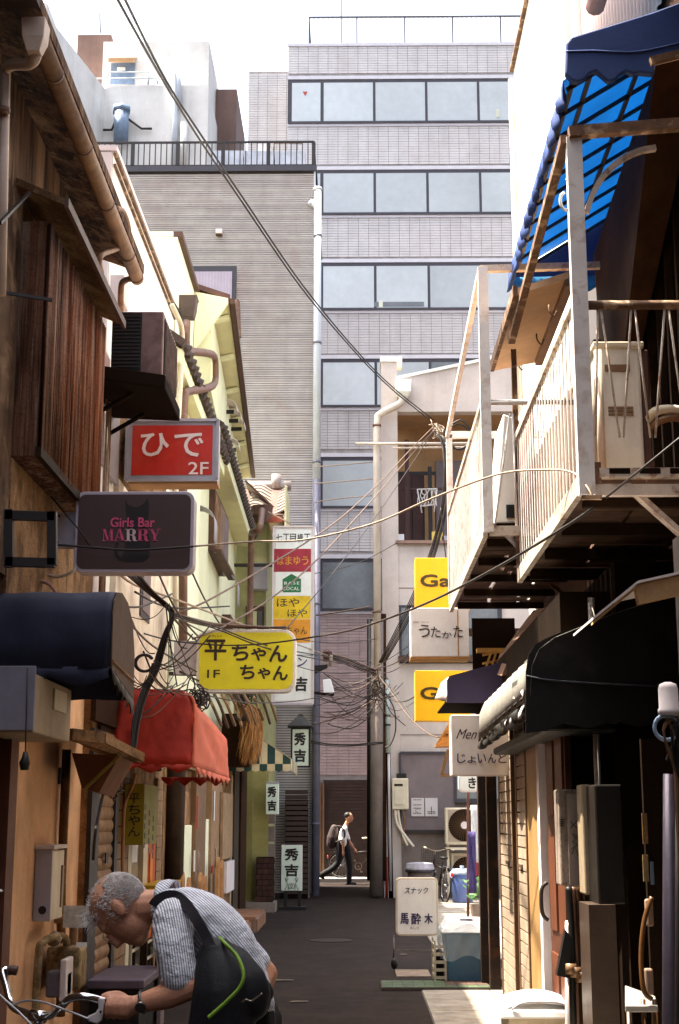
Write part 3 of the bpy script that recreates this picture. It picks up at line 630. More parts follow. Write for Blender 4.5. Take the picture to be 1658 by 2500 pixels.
bx('loggia_floor', conc_d, I_, L1 + .002, 7, IY + .002, IY + 3, zb - .1, zb - .002)
bx('sill', mat('brown_sill', '9a7c6c', rough=.8), I_, L1 - .06, 4, IY - .1, IY + .1, zb - .06, zb + .01)
lo = thing('loggia_window', 'dark brown sliding window and frames inside the loggia', 'window', (1.5, IY + 1.45, zb))
bx('frame', black_metal, lo, L1 + .05, 4, IY + 1.44, IY + 1.49, zb + .05, zb + 1.95)
dkp = mat('dark_red_brown', '4a2a26', rough=.6, var=.3)
for i, (a, c) in enumerate(((.05, .35), (.38, .62), (.66, .9), (.93, 2.2))): bx('panel', [dkp, dkp, soffit_m, mauve][i], lo, L1 + a, L1 + c, IY + 1.4, IY + 1.439, zb + .1, zb + 1.85 + (.35 if i > 2 else 0))
bm('post', dkp, lo, (L1 + .22, IY + .45, zb), (L1 + .22, IY + .45, zb + 2.45), .09); bm('bar', dkp, lo, (L1, IY + .45, zb + 1.3), (4, IY + .45, zb + 1.3), .05)
bm('dark_stile', black_metal, lo, (L1 + .78, IY + 1.2, zb + .1), (L1 + .78, IY + 1.2, zb + 2.0), .09)
pole = thing('laundry_pole', 'long pale laundry pole hung across the concrete loggia', 'pole', (1, IY - .3, zt - .5))
tb('rod', pipe_c, pole, [atY(867, 1083, IY - .35), atY(1150, 1083, IY - .35)], .032, 8); tb('rod', pipe_c, pole, [atY(960, 1094, IY - .2), atY(1150, 1092, IY - .2)], .025, 8)
tr = thing('laundry_hanger_rack', 'ornate white metal rack standing inside the loggia', 'rack', atY(1040, 1235, IY + .4))
for k in range(8):
    u = 1022 + 6 * k; tb('scroll', white_paint, tr, curve([atY(u + random.uniform(-4, 4), v, IY + .42) for v in range(1195, 1236, 8)], 3), .012, 5)
for (a, b_) in (((1019, 1195), (1067, 1193)), ((1028, 1236), (1062, 1232)), ((1019, 1195), (1030, 1252)), ((1067, 1193), (1060, 1250))): tb('bar', white_paint, tr, [atY(*a, IY + .42), atY(*b_, IY + .42)], .016, 5)
for i, (u, v, h, mt) in enumerate(((979, 1315, 22, white_pl), (1062, 1316, 28, mat('yellow_carton', 'e0c060')), (1085, 1318, 18, grey_light))):
    p = atY(u, v, IY + .3); q = atY(u, v - h, IY + .3)
    tag(MB().box(p.x - .07, p.x + .07 + (.12 if i else 0), IY + .25, IY + .4, zb + .012, zb + .012 + (q.z - p.z)).build(['white_cup', 'carton', 'grey_tray'][i], mt, bevel=.01),
        ['white cup on the loggia sill', 'pale yellow carton on the loggia sill', 'low grey tray at the right end of the loggia sill'][i], ['cup', 'carton', 'tray'][i])
ih = px(984, 965); MB().tube([ih + V((0, -.15, .28)), ih + V((0, -.15, 0)), ih + V((0, -.15, -.12))], [.26, .24, .1], 4).build('rain_hopper', white_wall, I_, bevel=.01)
tb('drain_pipe', pipe_c, I_, curve([px(984, 965) + V((0, -.15, -.1)), px(983, 975) + V((0, -.18, 0)), px(975, 992) + V((0, -.2, 0)), px(940, 1010) + V((0, -.2, 0)), px(922, 1022) + V((0, -.2, 0))], 4) + [px(920, 1060) + V((0, -.2, 0)), px(921, 1700) + V((0, -.2, 0))], .085, 10)
for v in (1048, 1500, 1640): tb('pipe_collar', brown_pipe, I_, [px(920, v) + V((0, -.2, .05)), px(920, v) + V((0, -.2, 0))], .1, 10)
tb('lower_pipe', conc_d, I_, [px(921, 1520) + V((.0, -.12, 0)), px(918, 2185) + V((0, -.12, 0))], .14, 12)
tb('dark_pipe', black_p, I_, [px(904, 1512), px(904, 2150)], .07, 8)
tb('dark_pipe', deep_brown, I_, [px(935, 1500) + V((0, -.05, 0)), px(936, 2150) + V((0, -.05, 0))], .07, 8)
# mid window behind the white sign, mauve shutter below
mw = bx('window', dark_frame, I_, px(974, 1480).x, 3.2, IY - .04, IY - .001, px(980, 1620).z, px(980, 1478).z); bx('pane', gwin_d, mw, px(980, 1480).x, 3.1, IY - .05, IY - .041, px(980, 1600).z, px(980, 1485).z)
bm('sill', brown_trim, mw, (px(972, 1600).x, IY - .1, px(980, 1610).z), (3.2, IY - .1, px(980, 1610).z), .1, .12)
bx('lower_grey_wall', conc_d, I_, L1 + .02, 6, IY - .03, IY - .003, 0, px(980, 1835).z)
mp_ = bx('mauve_shutter', mauve, I_, px(977, 1900).x, px(1110, 1900).x, IY - .07, IY - .031, px(980, 2030).z, px(980, 1840).z); bm('frame', black_metal, mp_, (px(977, 1935).x, IY - .08, px(980, 2030).z), (px(1110, 1935).x, IY - .08, px(980, 2030).z), .05, .07)
bm('frame', dark_frame, mp_, (px(977, 1835).x, IY - .08, px(980, 1838).z), (px(1110, 1835).x, IY - .08, px(980, 1838).z), .05, .05); bm('frame', dark_frame, mp_, (px(977, 1935).x, IY - .08, px(980, 2030).z), (px(977, 1935).x, IY - .08, px(980, 1838).z), .05, .05)
dw = bx('dark_window', dark_frame, I_, px(1108, 1935).x, 4.4, IY - .12, IY - .033, px(1110, 1960).z, px(1110, 1850).z); bx('pane', gwin_d, dw, px(1115, 1935).x, 4.3, IY - .125, IY - .121, px(1110, 1950).z, px(1110, 1860).z)
for z in (3.4, 5.4, 6.6): bm('joint_line', conc_d, I_, (L1, IY - .003, z), (6, IY - .003, z), .012, .015)

# ---------------- J: bright white wall on the right ----------------
J = thing('white_wall_building', 'tall sunlit white wall beyond the blue awning on the right', 'building', (3, 14, 0))
JX = 2.0; j0 = atX(1262, 142, JX); 
bx('wall', white_wall, J, JX, 6, 11.75, 16.3, 0, 10.8); bx('coping', rusty_metal, J, JX - .05, JX + .1, 11.7, 16.33, 10.8, 10.84)
tb('corner_pipe', pipe_c, J, [(JX - .03, 16.34, 5.5), (JX - .03, 16.34, 10.7)], .04, 8); tb('wall_pipe', pipe_c, J, [(JX - .05, 11.85, 6.5), (JX - .05, 11.85, 10.7)], .035, 8)
# ---------------- K: dark house behind the balconies ----------------
K = thing('balcony_house', 'dark fronted house carrying two white balconies on the right', 'house', (2.5, 7, 0))
bx('upper_wall', deep_brown, K, 2.1, 6, -3, 11.7, 3.2, 7.2)
corr('corrugated_wall', lav_corr, K, 2.06, 8.2, 11.68, 7.0, 10.4, pitch=.12, amp=.012); bx('gable_wall', lav_corr, K, 2.09, 6, 8.1, 11.69, 7.2, 10.4)
MB().prism([(1.5, -3, 7.15), (2.6, -3, 7.5), (2.6, -3, 7.56), (1.5, -3, 7.22)], (0, 10.4, 0)).build('upper_eave', darkwood, K)
tb('gutter', mat('pink_gutter', '9a6a60', rough=.5), K, [(1.62, 3, 6.9), (1.72, 9.2, 7.3)], .07, 10)
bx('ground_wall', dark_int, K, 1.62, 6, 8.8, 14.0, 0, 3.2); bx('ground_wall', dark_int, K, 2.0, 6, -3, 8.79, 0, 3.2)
dk = bx('upper_door', dark_int, K, 2.06, 2.1, 7.7, 9.6, 3.5, 5.4)
for i in range(7): bm('slat', darkwood, dk, (2.03, 7.8 + .3 * i, 3.5), (2.03, 7.8 + .3 * i, 5.6), .05, .04)
tb('wall_pipe', pink_corr, K, [(1.55, 9.4, .2), (1.55, 9.4, 3.0)], .035, 8); tb('wall_pipe', white_paint, K, [(1.5, 9.0, .2), (1.5, 9.0, 3.0)], .022, 8)
bx('side_wall_strip', grey_light, K, 1.72, 1.8, 7.3, 7.6, 2.3, 3.1)
# pale roof verge seen past the near balcony
vg = thing('lean_to_roof', 'tan painted lean-to eave between the blue awning and the far balcony', 'roof', (1.5, 10.9, 5))
v0 = atX(1265, 715, 1.14); v1 = atX(1208, 908, 1.14); zz = (v0.z + v1.z) / 2
MB().prism([(1.14, v0.y, zz), (1.14, v1.y, zz), (1.5, v1.y + .1, zz + .1), (1.5, v0.y, zz + .12)], (0, 0, .05)).build('deck', mat('tan_board', 'd9b48c', rough=.8, var=.15, streak=.3, scol='8a5d38'), vg)
bm('verge_edge', rusty_metal, vg, (1.12, v0.y, zz + .03), (1.12, v1.y, zz + .03), .03, .08); bm('beam', bronze, vg, (1.5, v0.y, zz + .1), (1.5, v1.y, zz + .08), .06, .08)
for (u, v) in ((1310, 815), (1340, 745), (1265, 880)): p = atX(u, v, 1.35); tb('hook', rusty_metal, vg, curve([p, p + V((0, -.02, -.05)), p + V((.03, -.02, -.09)), p + V((.05, -.02, -.05))], 3), .006, 5)
corr('pink_strip', pink_corr, K, 1.45, 11.2, 14.0, 3.9, 5.1, pitch=.07, amp=.008)

# unseen houses behind the camera, added to cut sky fill in the alley
BK = thing('unseen_house_behind', 'dark house further back on the right side of the alley', 'house', (4, -8, 0)); bx('wall', deep_brown, BK, 1.7, 6, -15, -3.05, 0, 7.5)
BE = thing('unseen_end_house', 'house closing the alley far behind the viewpoint', 'house', (0, -16, 0)); bx('wall', brownwall, BE, -6, 6, -18, -15.2, 0, 9)
bx('balcony_back_wall', mat('back_wall_brown', '5c4638', rough=.85, var=.3, streak=.4, scol='2c1c12', sscale=6), K, 1.82, 1.99, 10.35, 14.3, 3.25, 5.2)
# ---------------- balconies ----------------
boardm = mat('old_floor_board', '6a4c38', rough=.9, var=.4, scale=8, rand=.35)
def balcony(name, label, X, y0, y1, zf, zr, wall_x, npk, rail_mt, slats=True):
    t = thing(name, label, 'balcony', (X + .3, (y0 + y1) / 2, zf))
    bm('bottom_beam', white_paint_r, t, (X, y0, zf - .03), (X, y1, zf - .03), .035, .1)
    bm('top_rail', rail_mt, t, (X, y0, zr), (X, y1, zr), .035, .045)
    me = MB().cyl((0, 0, -.5), (0, 0, .5), .0055, 6).mesh('picket'); me.materials.append(white_paint)
    for i in range(npk):
        y = y0 + .06 + (y1 - y0 - .1) * (i + .5) / npk; link('picket', me, None, t, (X, y, (zf + zr) / 2), (0, 0, random.uniform(0, 1)), (1, 1, zr - zf))
    return t
NX, NY0, NY1, NZ, NR = 1.2, 7.36, 10.3, 3.39, 4.39
b1_ = balcony('near_balcony', 'nearer white railed balcony with air conditioner and diagonal brace', NX, NY0, NY1, NZ, NR, 2.1, 22, white_paint_r)
bm('corner_post', white_paint, b1_, (NX + .02, NY0 - .03, NZ - .1), (NX + .02, NY0 - .03, 5.33), .085, .06)
bm('corner_post', rusty_metal, b1_, (NX, NY1, NZ - .05), (NX, NY1, 5.1), .04, .04)
bm('upper_beam', rusty_metal, b1_, (NX - .01, NY0 - .06, 5.35), (2.12, NY0 - .06, 5.42), .06, .06)
bm('upper_side_beam', rusty_metal, b1_, (NX - .03, NY0 - .05, 5.32), (NX - .03, NY1 - .15, 5.12), .05, .05)
tb('end_rail', rusty_metal, b1_, [(NX + .06, NY0, NR - .03), (2.1, NY0, NR - .03)], .027, 8)
arch = [atY(1432, 520, NY0), atY(1445, 480, NY0), atY(1472, 432, NY0), atY(1515, 392, NY0), atY(1560, 370, NY0), atY(1600, 362, NY0)]
m = MB(); pts = curve(arch, 4)
for i in range(len(pts) - 1): m.beam(pts[i], pts[i + 1] + (pts[i + 1] - pts[i]) * .05, .03, .035, (0, 1, 0))
m.build('arch_bracket', white_paint_r, b1_)
sc = curve([atY(u, v, NY0 - .02) for u, v in ((1383, 440), (1395, 437), (1403, 455), (1401, 480), (1392, 508), (1378, 512), (1369, 497), (1370, 478), (1378, 470))], 4)
tb('scroll_bracket', white_paint, b1_, sc, .009, 6)
for top, l, r_ in ((1461, 1455, 1513), (1544, 1523, 1588), (1626, 1600, 1676)):
    for foot in (l, r_): tb('v_bar', white_paint_r, b1_, [atY(top + (4 if foot == r_ else -2), 738, NY0), atY(foot, 1068, NY0)], .0062, 6)
bm('end_beam', white_paint_r, b1_, (NX + .03, NY0 - .01, NZ - .07), (2.12, NY0 - .01, NZ - .07), .05, .06); bm('end_channel', white_paint_r, b1_, (NX + .09, NY0 - .02, NZ + .02), (2.12, NY0 - .02, NZ + .02), .06, .05)
bm('end_flange', rusty_metal, b1_, (NX - .005, NY0 - .02, NZ - .02), (NX + .1, NY0 - .02, NZ - .02), .03, .2)
for i in range(5): bx('slot', dark_int, b1_, NX + .14 + i * .16, NX + .25 + i * .16, NY0 - .052, NY0 - .03, NZ + .012, NZ + .042)
bm('diagonal_brace', white_paint_r, b1_, atY(1530, 1185, NY0), atY(1672, 1312, NY0 + .1), .045, .03); bm('diagonal_brace', rusty_metal, b1_, (NX + .2, NY1 - .2, NZ - .12), (2.0, NY1 - .2, 2.7), .03, .03)
for i in range(17):   # floor boards with gaps that let the sun through
    y = NY0 + .05 + i * .174; x = NX + .03
    while x < 2.08:
        xe = min(2.09, x + random.uniform(.28, .5)); ub('floor_board', boardm, b1_, x, xe - random.choice([.004, .004, .022]), y, y + .166, NZ - .02 + .006 * random.random(), NZ + .005); x = xe
for i in range(4): bm('joist', darkwood, b1_, (NX + .05, NY0 + .3 + .8 * i, NZ - .06), (2.1, NY0 + .3 + .8 * i, NZ - .06), .05, .07)
FX, FY0, FY1, FZ, FR = .95, 10.22, 14.1, 3.72, 4.66
b2_ = balcony('far_balcony', 'farther white railed balcony with slatted underside above the white sign', FX, FY0, FY1, FZ, FR, 2.0, 32, white_paint_r)
bm('corner_post', white_paint, b2_, (FX + .02, FY0 - .02, FZ - .05), (FX + .02, FY0 - .02, 5.72), .075, .06); bm('corner_post', white_paint, b2_, (FX + .01, FY1, FZ), (FX + .01, FY1, 5.47), .06, .05)
bm('upper_side_beam', white_paint, b2_, (FX - .005, FY0, 5.66), (FX - .005, FY1, 5.46), .04, .05); bm('upper_beam', white_paint, b2_, (FX, FY1, 5.47), (2.0, FY1, 5.47), .05, .07); bm('upper_beam', white_paint_r, b2_, (FX, FY0 - .02, 5.71), (2.0, FY0 - .02, 5.74), .05, .05)
tb('end_rail', white_paint, b2_, [(FX, FY0 - .01, FR), (2.0, FY0 - .01, FR)], .022, 8)
for a, b_ in (((1245, 1010), (1208, 1290)), ((1252, 1010), (1262, 1290))): tb('v_bar', white_paint, b2_, [atY(*a, FY0), atY(*b_, FY0)], .008, 6)
bm('end_beam', white_paint_r, b2_, (FX + .03, FY0 - .01, FZ - .04), (2.0, FY0 - .01, FZ - .04), .05, .07); bm('stay', grey_light, b2_, atY(1225, 1292, FY0), atY(1275, 1345, FY0 + .2), .03, .03)
for i in range(20):
    y = FY0 + .06 + i * .195; x = FX + .03
    while x < 2.0:
        xe = min(2.01, x + random.uniform(.25, .42)); ub('floor_board', boardm, b2_, x, xe - random.choice([.006, .035, .035]), y, y + (.186 if i < 15 else .135), FZ - .03 + .006 * random.random(), FZ - .005); x = xe
for i in range(5): bm('joist', darkwood, b2_, (FX + .04, FY0 + .3 + .8 * i, FZ - .07), (2.0, FY0 + .3 + .8 * i, FZ - .07), .05, .06)

# ---------------- awnings ----------------
def scallop(m, p, q, drop, n, depth, wob=.01, off=V((0, 0, 0))):
    """hanging valance between p and q with n scallops"""
    k = n * 8; top = []; bot = []
    for i in range(k + 1):
        t = i / k; c = V(p).lerp(V(q), t); top.append(c); bot.append(c + V((0, 0, -drop - depth * abs(math.sin(math.pi * t * n)))) + off * math.sin(t * n * 5) * wob + V((wob * math.sin(t * n * 6.3), wob * math.cos(t * n * 5.1), 0)))
    mid = [a.lerp(b_, .5) + V((wob * math.sin(i * .7), wob * math.sin(i * .5 + 1), 0)) for i, (a, b_) in enumerate(zip(top, bot))]
    m.grid([top, mid, bot])
def cloth(m, quad, nu, nv, amp=.012, seed=1, n=None):
    a, b_, c, d = [V(q) for q in quad]; nn = (b_ - a).cross(d - a).normalized() if n is None else V(n)
    rows = []
    for j in range(nv + 1):
        v = j / nv; row = []
        for i in range(nu + 1):
            u = i / nu; p = a.lerp(b_, u).lerp(d.lerp(c, u), v)
            e = math.sin(math.pi * u) * math.sin(math.pi * v)
            w_ = math.sin(u * 7 + seed) * math.sin(v * 5 + seed * 1.7) + .6 * math.sin(u * 13 - v * 9 + seed * 3) + .4 * math.sin(v * 21 + u * 4 + seed)
            row.append(p + nn * amp * w_ * (.25 + .75 * e))
        rows.append(row)
    m.grid(rows)
navy = mat('navy_canvas', '222740', rough=.7, var=.25, scale=4, trans=.08, bump=.2, bscale=200)
navy_e = mat('lit_brown_canvas', '5a4334', rough=.8, var=.25, scale=3, streak=.4, scol='2c2018', sscale=6)  # brown end canvas; its street-side light is put into the colour
na = thing('navy_awning', 'dark navy barrel awning with faded brown end on the near left', 'awning', (-1.75, 8.4, 2.3))
xa, xb = -2.06, -1.383
prof = [(8.66, 2.52), (8.64, 2.7), (8.64, 2.85), (8.68, 2.94), (8.78, 3.0), (8.95, 3.03), (9.2, 3.0), (9.42, 2.9), (9.53, 2.7), (9.55, 2.4)]
prof = [(y * .922, 1.62 + (z - 1.62) * .922) for y, z in prof]
m = MB(); k = 18
rows = []
for (y, z) in prof: rows.append([V((xa + (xb - xa) * i / k, y + .005 * math.sin(i * .9 + z * 9), z + .004 * math.sin(i * .7 + y * 5))) for i in range(k + 1)])
m.grid(rows); m.build('canopy', navy, na, smooth=True, thick=.006)
m = MB(); scallop(m, (xa, 7.985, 2.46), (xb, 7.985, 2.46), .06, 2, .05, .012); m.build('valance', navy, na, smooth=True, thick=.005)
MB().prism([(xb + .004, y, z) for y, z in prof], (.008, 0, 0)).build('end_panel', navy_e, na)
m = MB(); scallop(m, (xb + .008, 7.985, 2.45), (xb + .008, 8.8, 2.34), .05, 5, .05, .012); m.build('torn_hem', black_p, na, smooth=True, thick=.004)
bm('strap', tanwall, na, (xb + .015, 7.99, 2.49), (xb + .015, 8.79, 2.45), .01, .012)
red1 = mat('red_canvas', 'c0351f', rough=.6, var=.2, scale=3, trans=.12, bump=.15, bscale=60, patch=.25, pcol='7c1a12', pscale=2.5)
red2 = mat('lit_red_canvas', 'd8694c', rough=.6, var=.15, scale=3, trans=.12, bump=.15, bscale=60)  # lighter copy of the red; light on the street side is in the colour
ra_ = thing('red_awning', 'wrinkled red canvas awning with scalloped hem over the yellow bar sign', 'awning', (-1.7, 13.3, 2))
x0, x1, y0, y1 = -1.99, -1.35, 12.0, 14.75
m = MB()
pf = [(x0, 2.7), (x0 + .22, 2.69), (x1 - .16, 2.68), (x1 - .06, 2.64), (x1, 2.55)]
m.grid([[V((x, y, z - .12 * ((y - y0) / (y1 - y0)) * (1 if x > x0 + .1 else .4))) for (x, z) in pf] for y in [y0 + (y1 - y0) * i / 8 for i in range(9)]])
m.build('canopy_top', red2, ra_, smooth=True, thick=.006)
m = MB(); nxp = 12; rows = []
for j in range(9):
    v = j / 8; row = []
    for i in range(nxp + 1):
        x = x0 - .05 * v + (x1 - x0 + .05 * v) * i / nxp
        zt_ = 2.69 - (.14 * max(0, (x - (x1 - .14)) / .14) ** 2 if x > x1 - .14 else 0)
        z = zt_ + (2.06 - zt_) * v
        row.append(V((x, y0 - .1 * v + .02 * math.sin(i * 1.3 + j * 1.1) * math.sin(math.pi * v) + .012 * math.sin(i * 2.9 - j * 2), z)))
    rows.append(row)
m.grid(rows); m.build('end_panel', red1, ra_, smooth=True, thick=.006)
m = MB(); scallop(m, (x0 - .05, y0 - .1, 2.065), (x1, y0 - .1, 2.065), .02, 3, .05, .012); m.build('end_valance', red1, ra_, smooth=True, thick=.005)
m = MB(); cloth(m, [(x1, y0, 2.56), (x1 + .02, y1, 2.42), (x1 + .05, y1, 2.02), (x1 + .002, y0 - .1, 2.04)], 20, 8, .018, 2); m.build('front_panel', red2, ra_, smooth=True, thick=.006); tb('corner_seam', red2, ra_, curve([(x1 - .06, y0, 2.645), (x1 - .01, y0 - .005, 2.57), (x1, y0 - .05, 2.3), (x1 + .003, y0 - .1, 2.04)], 4), .014, 8)
m = MB(); scallop(m, (x1 + .03, y0 - .1, 2.04), (x1 + .05, y1, 2.03), .03, 7, .06, .015); m.build('front_valance', red2, ra_, smooth=True, thick=.005)
m = MB(); scallop(m, (x0, y1, 2.04), (x1, y1, 2.04), .03, 4, .06, .015); m.build('rear_valance', red1, ra_, smooth=True, thick=.005)
bx('wall_bracket', dark_int, ra_, -2.05, x0, y0 + .1, y1, 2.1, 2.65)
# striped awning
gst = mat('green_stripe', '24463f', rough=.7, var=.2); cst = mat('cream_stripe', 'd9c9a0', rough=.7, var=.15)
st = thing('striped_awning', 'dark green and cream striped awning beside the straw bundle', 'awning', (-1.5, 23, 2.4))
yA, yB = 22.4, 24.6; xw, xo = -2.1, -1.02; ns = 9
for i in range(ns):   # stripes run down the end panel and the slope
    a = xw + (xo - xw) * i / ns; b_ = xw + (xo - xw) * (i + 1) / ns
    zt_ = lambda x: 3.25 - .72 * (x - xw) / (xo - xw) * (1.0)
    MB().prism([(a, yA, 2.46), (b_, yA, 2.46), (b_, yA, max(2.5, zt_(b_))), (a, yA, max(2.5, zt_(a)))], (0, .012, 0)).build('end_stripe', gst if i % 2 == 0 else cst, st)
    MB().prism([(a, yA - .01, 2.455), (b_, yA - .01, 2.455), (b_, yA - .01, 2.36), ((a + b_) / 2, yA - .015, 2.34), (a, yA - .01, 2.36)], (0, .008, 0)).build('valance_flap', cst if i % 2 == 0 else gst, st)
for i in range(9):
    a = yA + (yB - yA) * i / 9; b_ = yA + (yB - yA) * (i + 1) / 9
    MB().prism([(xw, a, 3.26), (xo, a, 2.54), (xo, b_, 2.54), (xw, b_, 3.26)], (0, 0, .01)).build('roof_stripe', gst if i % 2 else cst, st)
    MB().prism([(xo + .005, a, 2.54), (xo + .005, b_, 2.54), (xo + .005, b_, 2.37), (xo + .005, (a + b_) / 2, 2.34), (xo + .005, a, 2.37)], (.008, 0, 0)).build('front_flap', gst if i % 2 else cst, st)
# blue awning upper right
blu_t = mat('blue_translucent', '3f90c4', rough=.5, var=.12, scale=3, trans=.5)
blu = mat('blue_canvas', '2a4684', rough=.6, var=.2, scale=3, trans=.1, bump=.15, bscale=90)
ba = thing('blue_awning', 'bright blue translucent awning with scalloped edge at the upper right', 'awning', (1.6, 8.9, 5.7))
y0, y1 = 7.5, 10.5; xo, xi = 1.2, 2.08; zo, zi = 5.78, 6.32
m = MB(); cloth(m, [(xo, y0, zo), (xo, y1, zo), (xi, y1, zi), (xi, y0, zi)], 20, 6, .006, 3); m.build('canopy', blu_t, ba, smooth=True, thick=.003)
for i in range(10): y = y0 + .05 + (y1 - y0 - .1) * i / 9; bm('rib', black_metal, ba, (xo + .03, y, zo - .03), (xi, y, zi - .03), .022, .022)
for x in (xo + .06, xo + .17, xo + .52): z = zo + (zi - zo) * (x - xo) / (xi - xo) - .035; bm('purlin', black_metal, ba, (x, y0, z), (x, y1, z), .024, .024)
m = MB(); scallop(m, (xo, y0, zo), (xo, y1, zo - .02), .1, 15, .05, .02); m.build('side_valance', blu, ba, smooth=True, thick=.004)
e = [atY(u, v, y0 - .05) for u, v in ((1380, 178), (1383, 105), (1395, 90), (1590, 30), (1700, -10), (1700, 150), (1590, 180), (1560, 176), (1545, 180), (1530, 172), (1515, 180), (1500, 195), (1485, 198), (1470, 185), (1455, 172), (1440, 178), (1425, 194), (1410, 199), (1395, 194))]
MB().prism(e, (0, .05, 0)).build('end_roof', blu, ba, bevel=.01)
pts = [atY(1383, 118, y0 - .06), atY(1500, 122, y0 - .06), atY(1700, 92, y0 - .06)]
m = MB(); m.tube(curve([atY(1381, 126, y0 - .055), atY(1450, 124, y0 - .055), atY(1560, 126, y0 - .055), atY(1700, 95, y0 - .055)], 5), .006, 5); m.build('end_seam', blu, ba, smooth=True)
m = MB(); scallop(m, (xo, y1, zo - .02), (xi, y1, zo + .0), .08, 5, .05, .01); m.build('far_valance', blu_t, ba, smooth=True, thick=.004); MB().prism([(xo, y1 + .01, zo - .04), (xi, y1 + .01, zo - .04), (xi, y1 + .01, zi)], (0, .006, 0)).build('far_end_panel', blu, ba)
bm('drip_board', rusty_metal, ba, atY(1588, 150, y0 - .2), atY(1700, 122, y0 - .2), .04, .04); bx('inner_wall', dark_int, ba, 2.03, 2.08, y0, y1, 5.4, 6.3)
MB().prism([atY(1600, 160, y0 - .1), atY(1720, 130, y0 - .1), atY(1720, 900, y0 - .1) + V((0, 3, 0)), atY(1450, 620, y1 + .0)], (.01, .01, .01)).build('dark_board', deep_brown, ba)
# black awning
blk = mat('black_canvas', '1f1d1e', spec=.15, rough=.75, patch=.35, pcol='383431', pscale=2.2, streak=.35, scol='0c0b0b', sscale=5, var=.3, scale=3, bump=.2, bscale=120)
grc = mat('sunbleached_canvas', '8f8b82', rough=.85, var=.25, scale=5, bump=.3, bscale=40, streak=.4, scol='3a3733', sscale=9)
ka = thing('black_awning', 'torn black awning with sunbleached pleated front on the right', 'awning', (1.3, 9.2, 2.1))
y0, y1 = 8.55, 12.2; x0 = 1.04
cap = [atY(u, v, y0) for u, v in ((1284, 1790), (1284, 1640), (1290, 1600), (1305, 1575), (1330, 1560), (1430, 1517), (1560, 1480), (1670, 1450), (1670, 1750), (1560, 1775), (1500, 1760), (1440, 1778), (1380, 1765), (1330, 1785))]
MB().prism(cap, (0, .012, 0)).build('end_panel', blk, ka)
tb('seam', mat('dark_seam', '3a3c44'), ka, curve([atY(u, v, y0 - .005) for u, v in ((1286, 1650), (1340, 1660), (1450, 1668), (1600, 1675))], 5), .006, 5)
zt0 = atY(1305, 1575, y0).z; zl0 = 2.3
m = MB(); rows = []
for j in range(31):
    y = y0 + (y1 - y0) * j / 30; pl = .014 * math.sin(j * 2.1); row = []
    for k_, (x, z) in enumerate(((2.0, 2.98), (1.55, 2.83), (1.2, 2.69), (1.1, 2.62), (1.055, 2.52), (1.04, 2.34 - .05 * (j / 30)))): row.append(V((x + pl * (k_ > 2), y, z + pl * .5 - .03 * (j / 30))))
    rows.append(row)
m.grid(rows); m.build('canopy', grc, ka, smooth=True, thick=.005)
for a, b_ in ((y0 + .35, y0 + .5), (y0 + .9, y0 + 1.0), (y0 + 1.3, y0 + 1.38)):
    m = MB(); m.grid([[V((1.04 + .02 * math.sin(q), a + (b_ - a) * s, 2.41 - q * .035)) for s in (0, .5, 1)] for q in range(6)]); m.build('torn_strip', white_side, ka, smooth=True, thick=.004)
m = MB(); scallop(m, (1.045, y0 + .4, 2.32), (1.045, y1, 2.28), .03, 6, .07, .03); m.build('ragged_hem', black_p, ka, smooth=True, thick=.006)
bm('frame_tube', steel, ka, (1.07, y0 + .2, 2.24), (1.6, y0 + .25, 2.2), .02, .02); bx('rolled_cover', black_p, ka, 1.14, 1.6, 8.8, 12.0, 2.14, 2.2, bevel=.02)
tb('frame_tube', black_metal, ka, [(1.05, y0, 2.36), (1.05, y1, 2.33)], .015, 6)
# purple awning
pur = mat('purple_canvas', '2d2440', rough=.65, var=.2, bump=.15, bscale=90)
pa = thing('purple_awning', 'small dark purple box awning above the white bar sign', 'awning', (1.1, 13.5, 2.7))
ya, yb = 12.7, 14.2; P1 = lambda u, v: atY(u, v, ya)
MB().prism([P1(1091, 1716), P1(1091, 1660), P1(1097, 1652), P1(1210, 1622), P1(1290, 1600), P1(1290, 1716)], (0, .012, 0)).build('end_panel', pur, pa)
m = MB(); cloth(m, [P1(1095, 1653), atY(1078, 1666, 14.1), atY(1062, 1706, 14.1), P1(1090, 1714)], 10, 3, .004, 1); m.build('front_panel', white_side, pa, smooth=True, thick=.004)
MB().prism([P1(1097, 1652), P1(1290, 1600), P1(1290, 1600) + V((0, 1.5, 0)), P1(1097, 1652) + V((0, 1.5, 0))], (0, 0, .006)).build('top_panel', pur, pa)
bx('underside', dark_int, pa, P1(1091, 1700).x, 1.6, ya + .02, yb, P1(1100, 1712).z, P1(1100, 1708).z)
# ---------------- left-hand shop fronts ----------------
LX = -2.03
def yl(u, X=LX): return atX(u, 2100, X).y
S1 = thing('shuttered_bar', 'brown ribbed roller shutters of the closed bar below the navy awning', 'shopfront', (LX, 12, 0))
bx('pillar', black_metal, S1, LX, LX + .035, yl(208), yl(228), 0, 2.3)
sA = bx('roller_shutter', darkwood, S1, LX + .0, LX + .02, yl(229), yl(264), .05, 2.35)
cs = MB(); cs.grid([[V((.022 * math.sin(math.pi * k / 6), y, -.048 + .096 * k / 6)) for k in range(7)] for y in (-.5, .5)])
csm = cs.mesh('rib'); csm.materials.append(bar_brown)
for p in csm.polygons: p.use_smooth = True
for i in range(23): link('slat', csm, None, sA, (LX + .02, (yl(229) + yl(264)) / 2, .1 + i * .098), None, (.7, yl(264) - yl(229), 1))
bx('guide_rail', black_metal, S1, LX, LX + .05, yl(264), yl(271), 0, 2.35)
sB = bx('panel_shutter', darkwood, S1, LX, LX + .012, yl(272), yl(303), .05, 2.35)
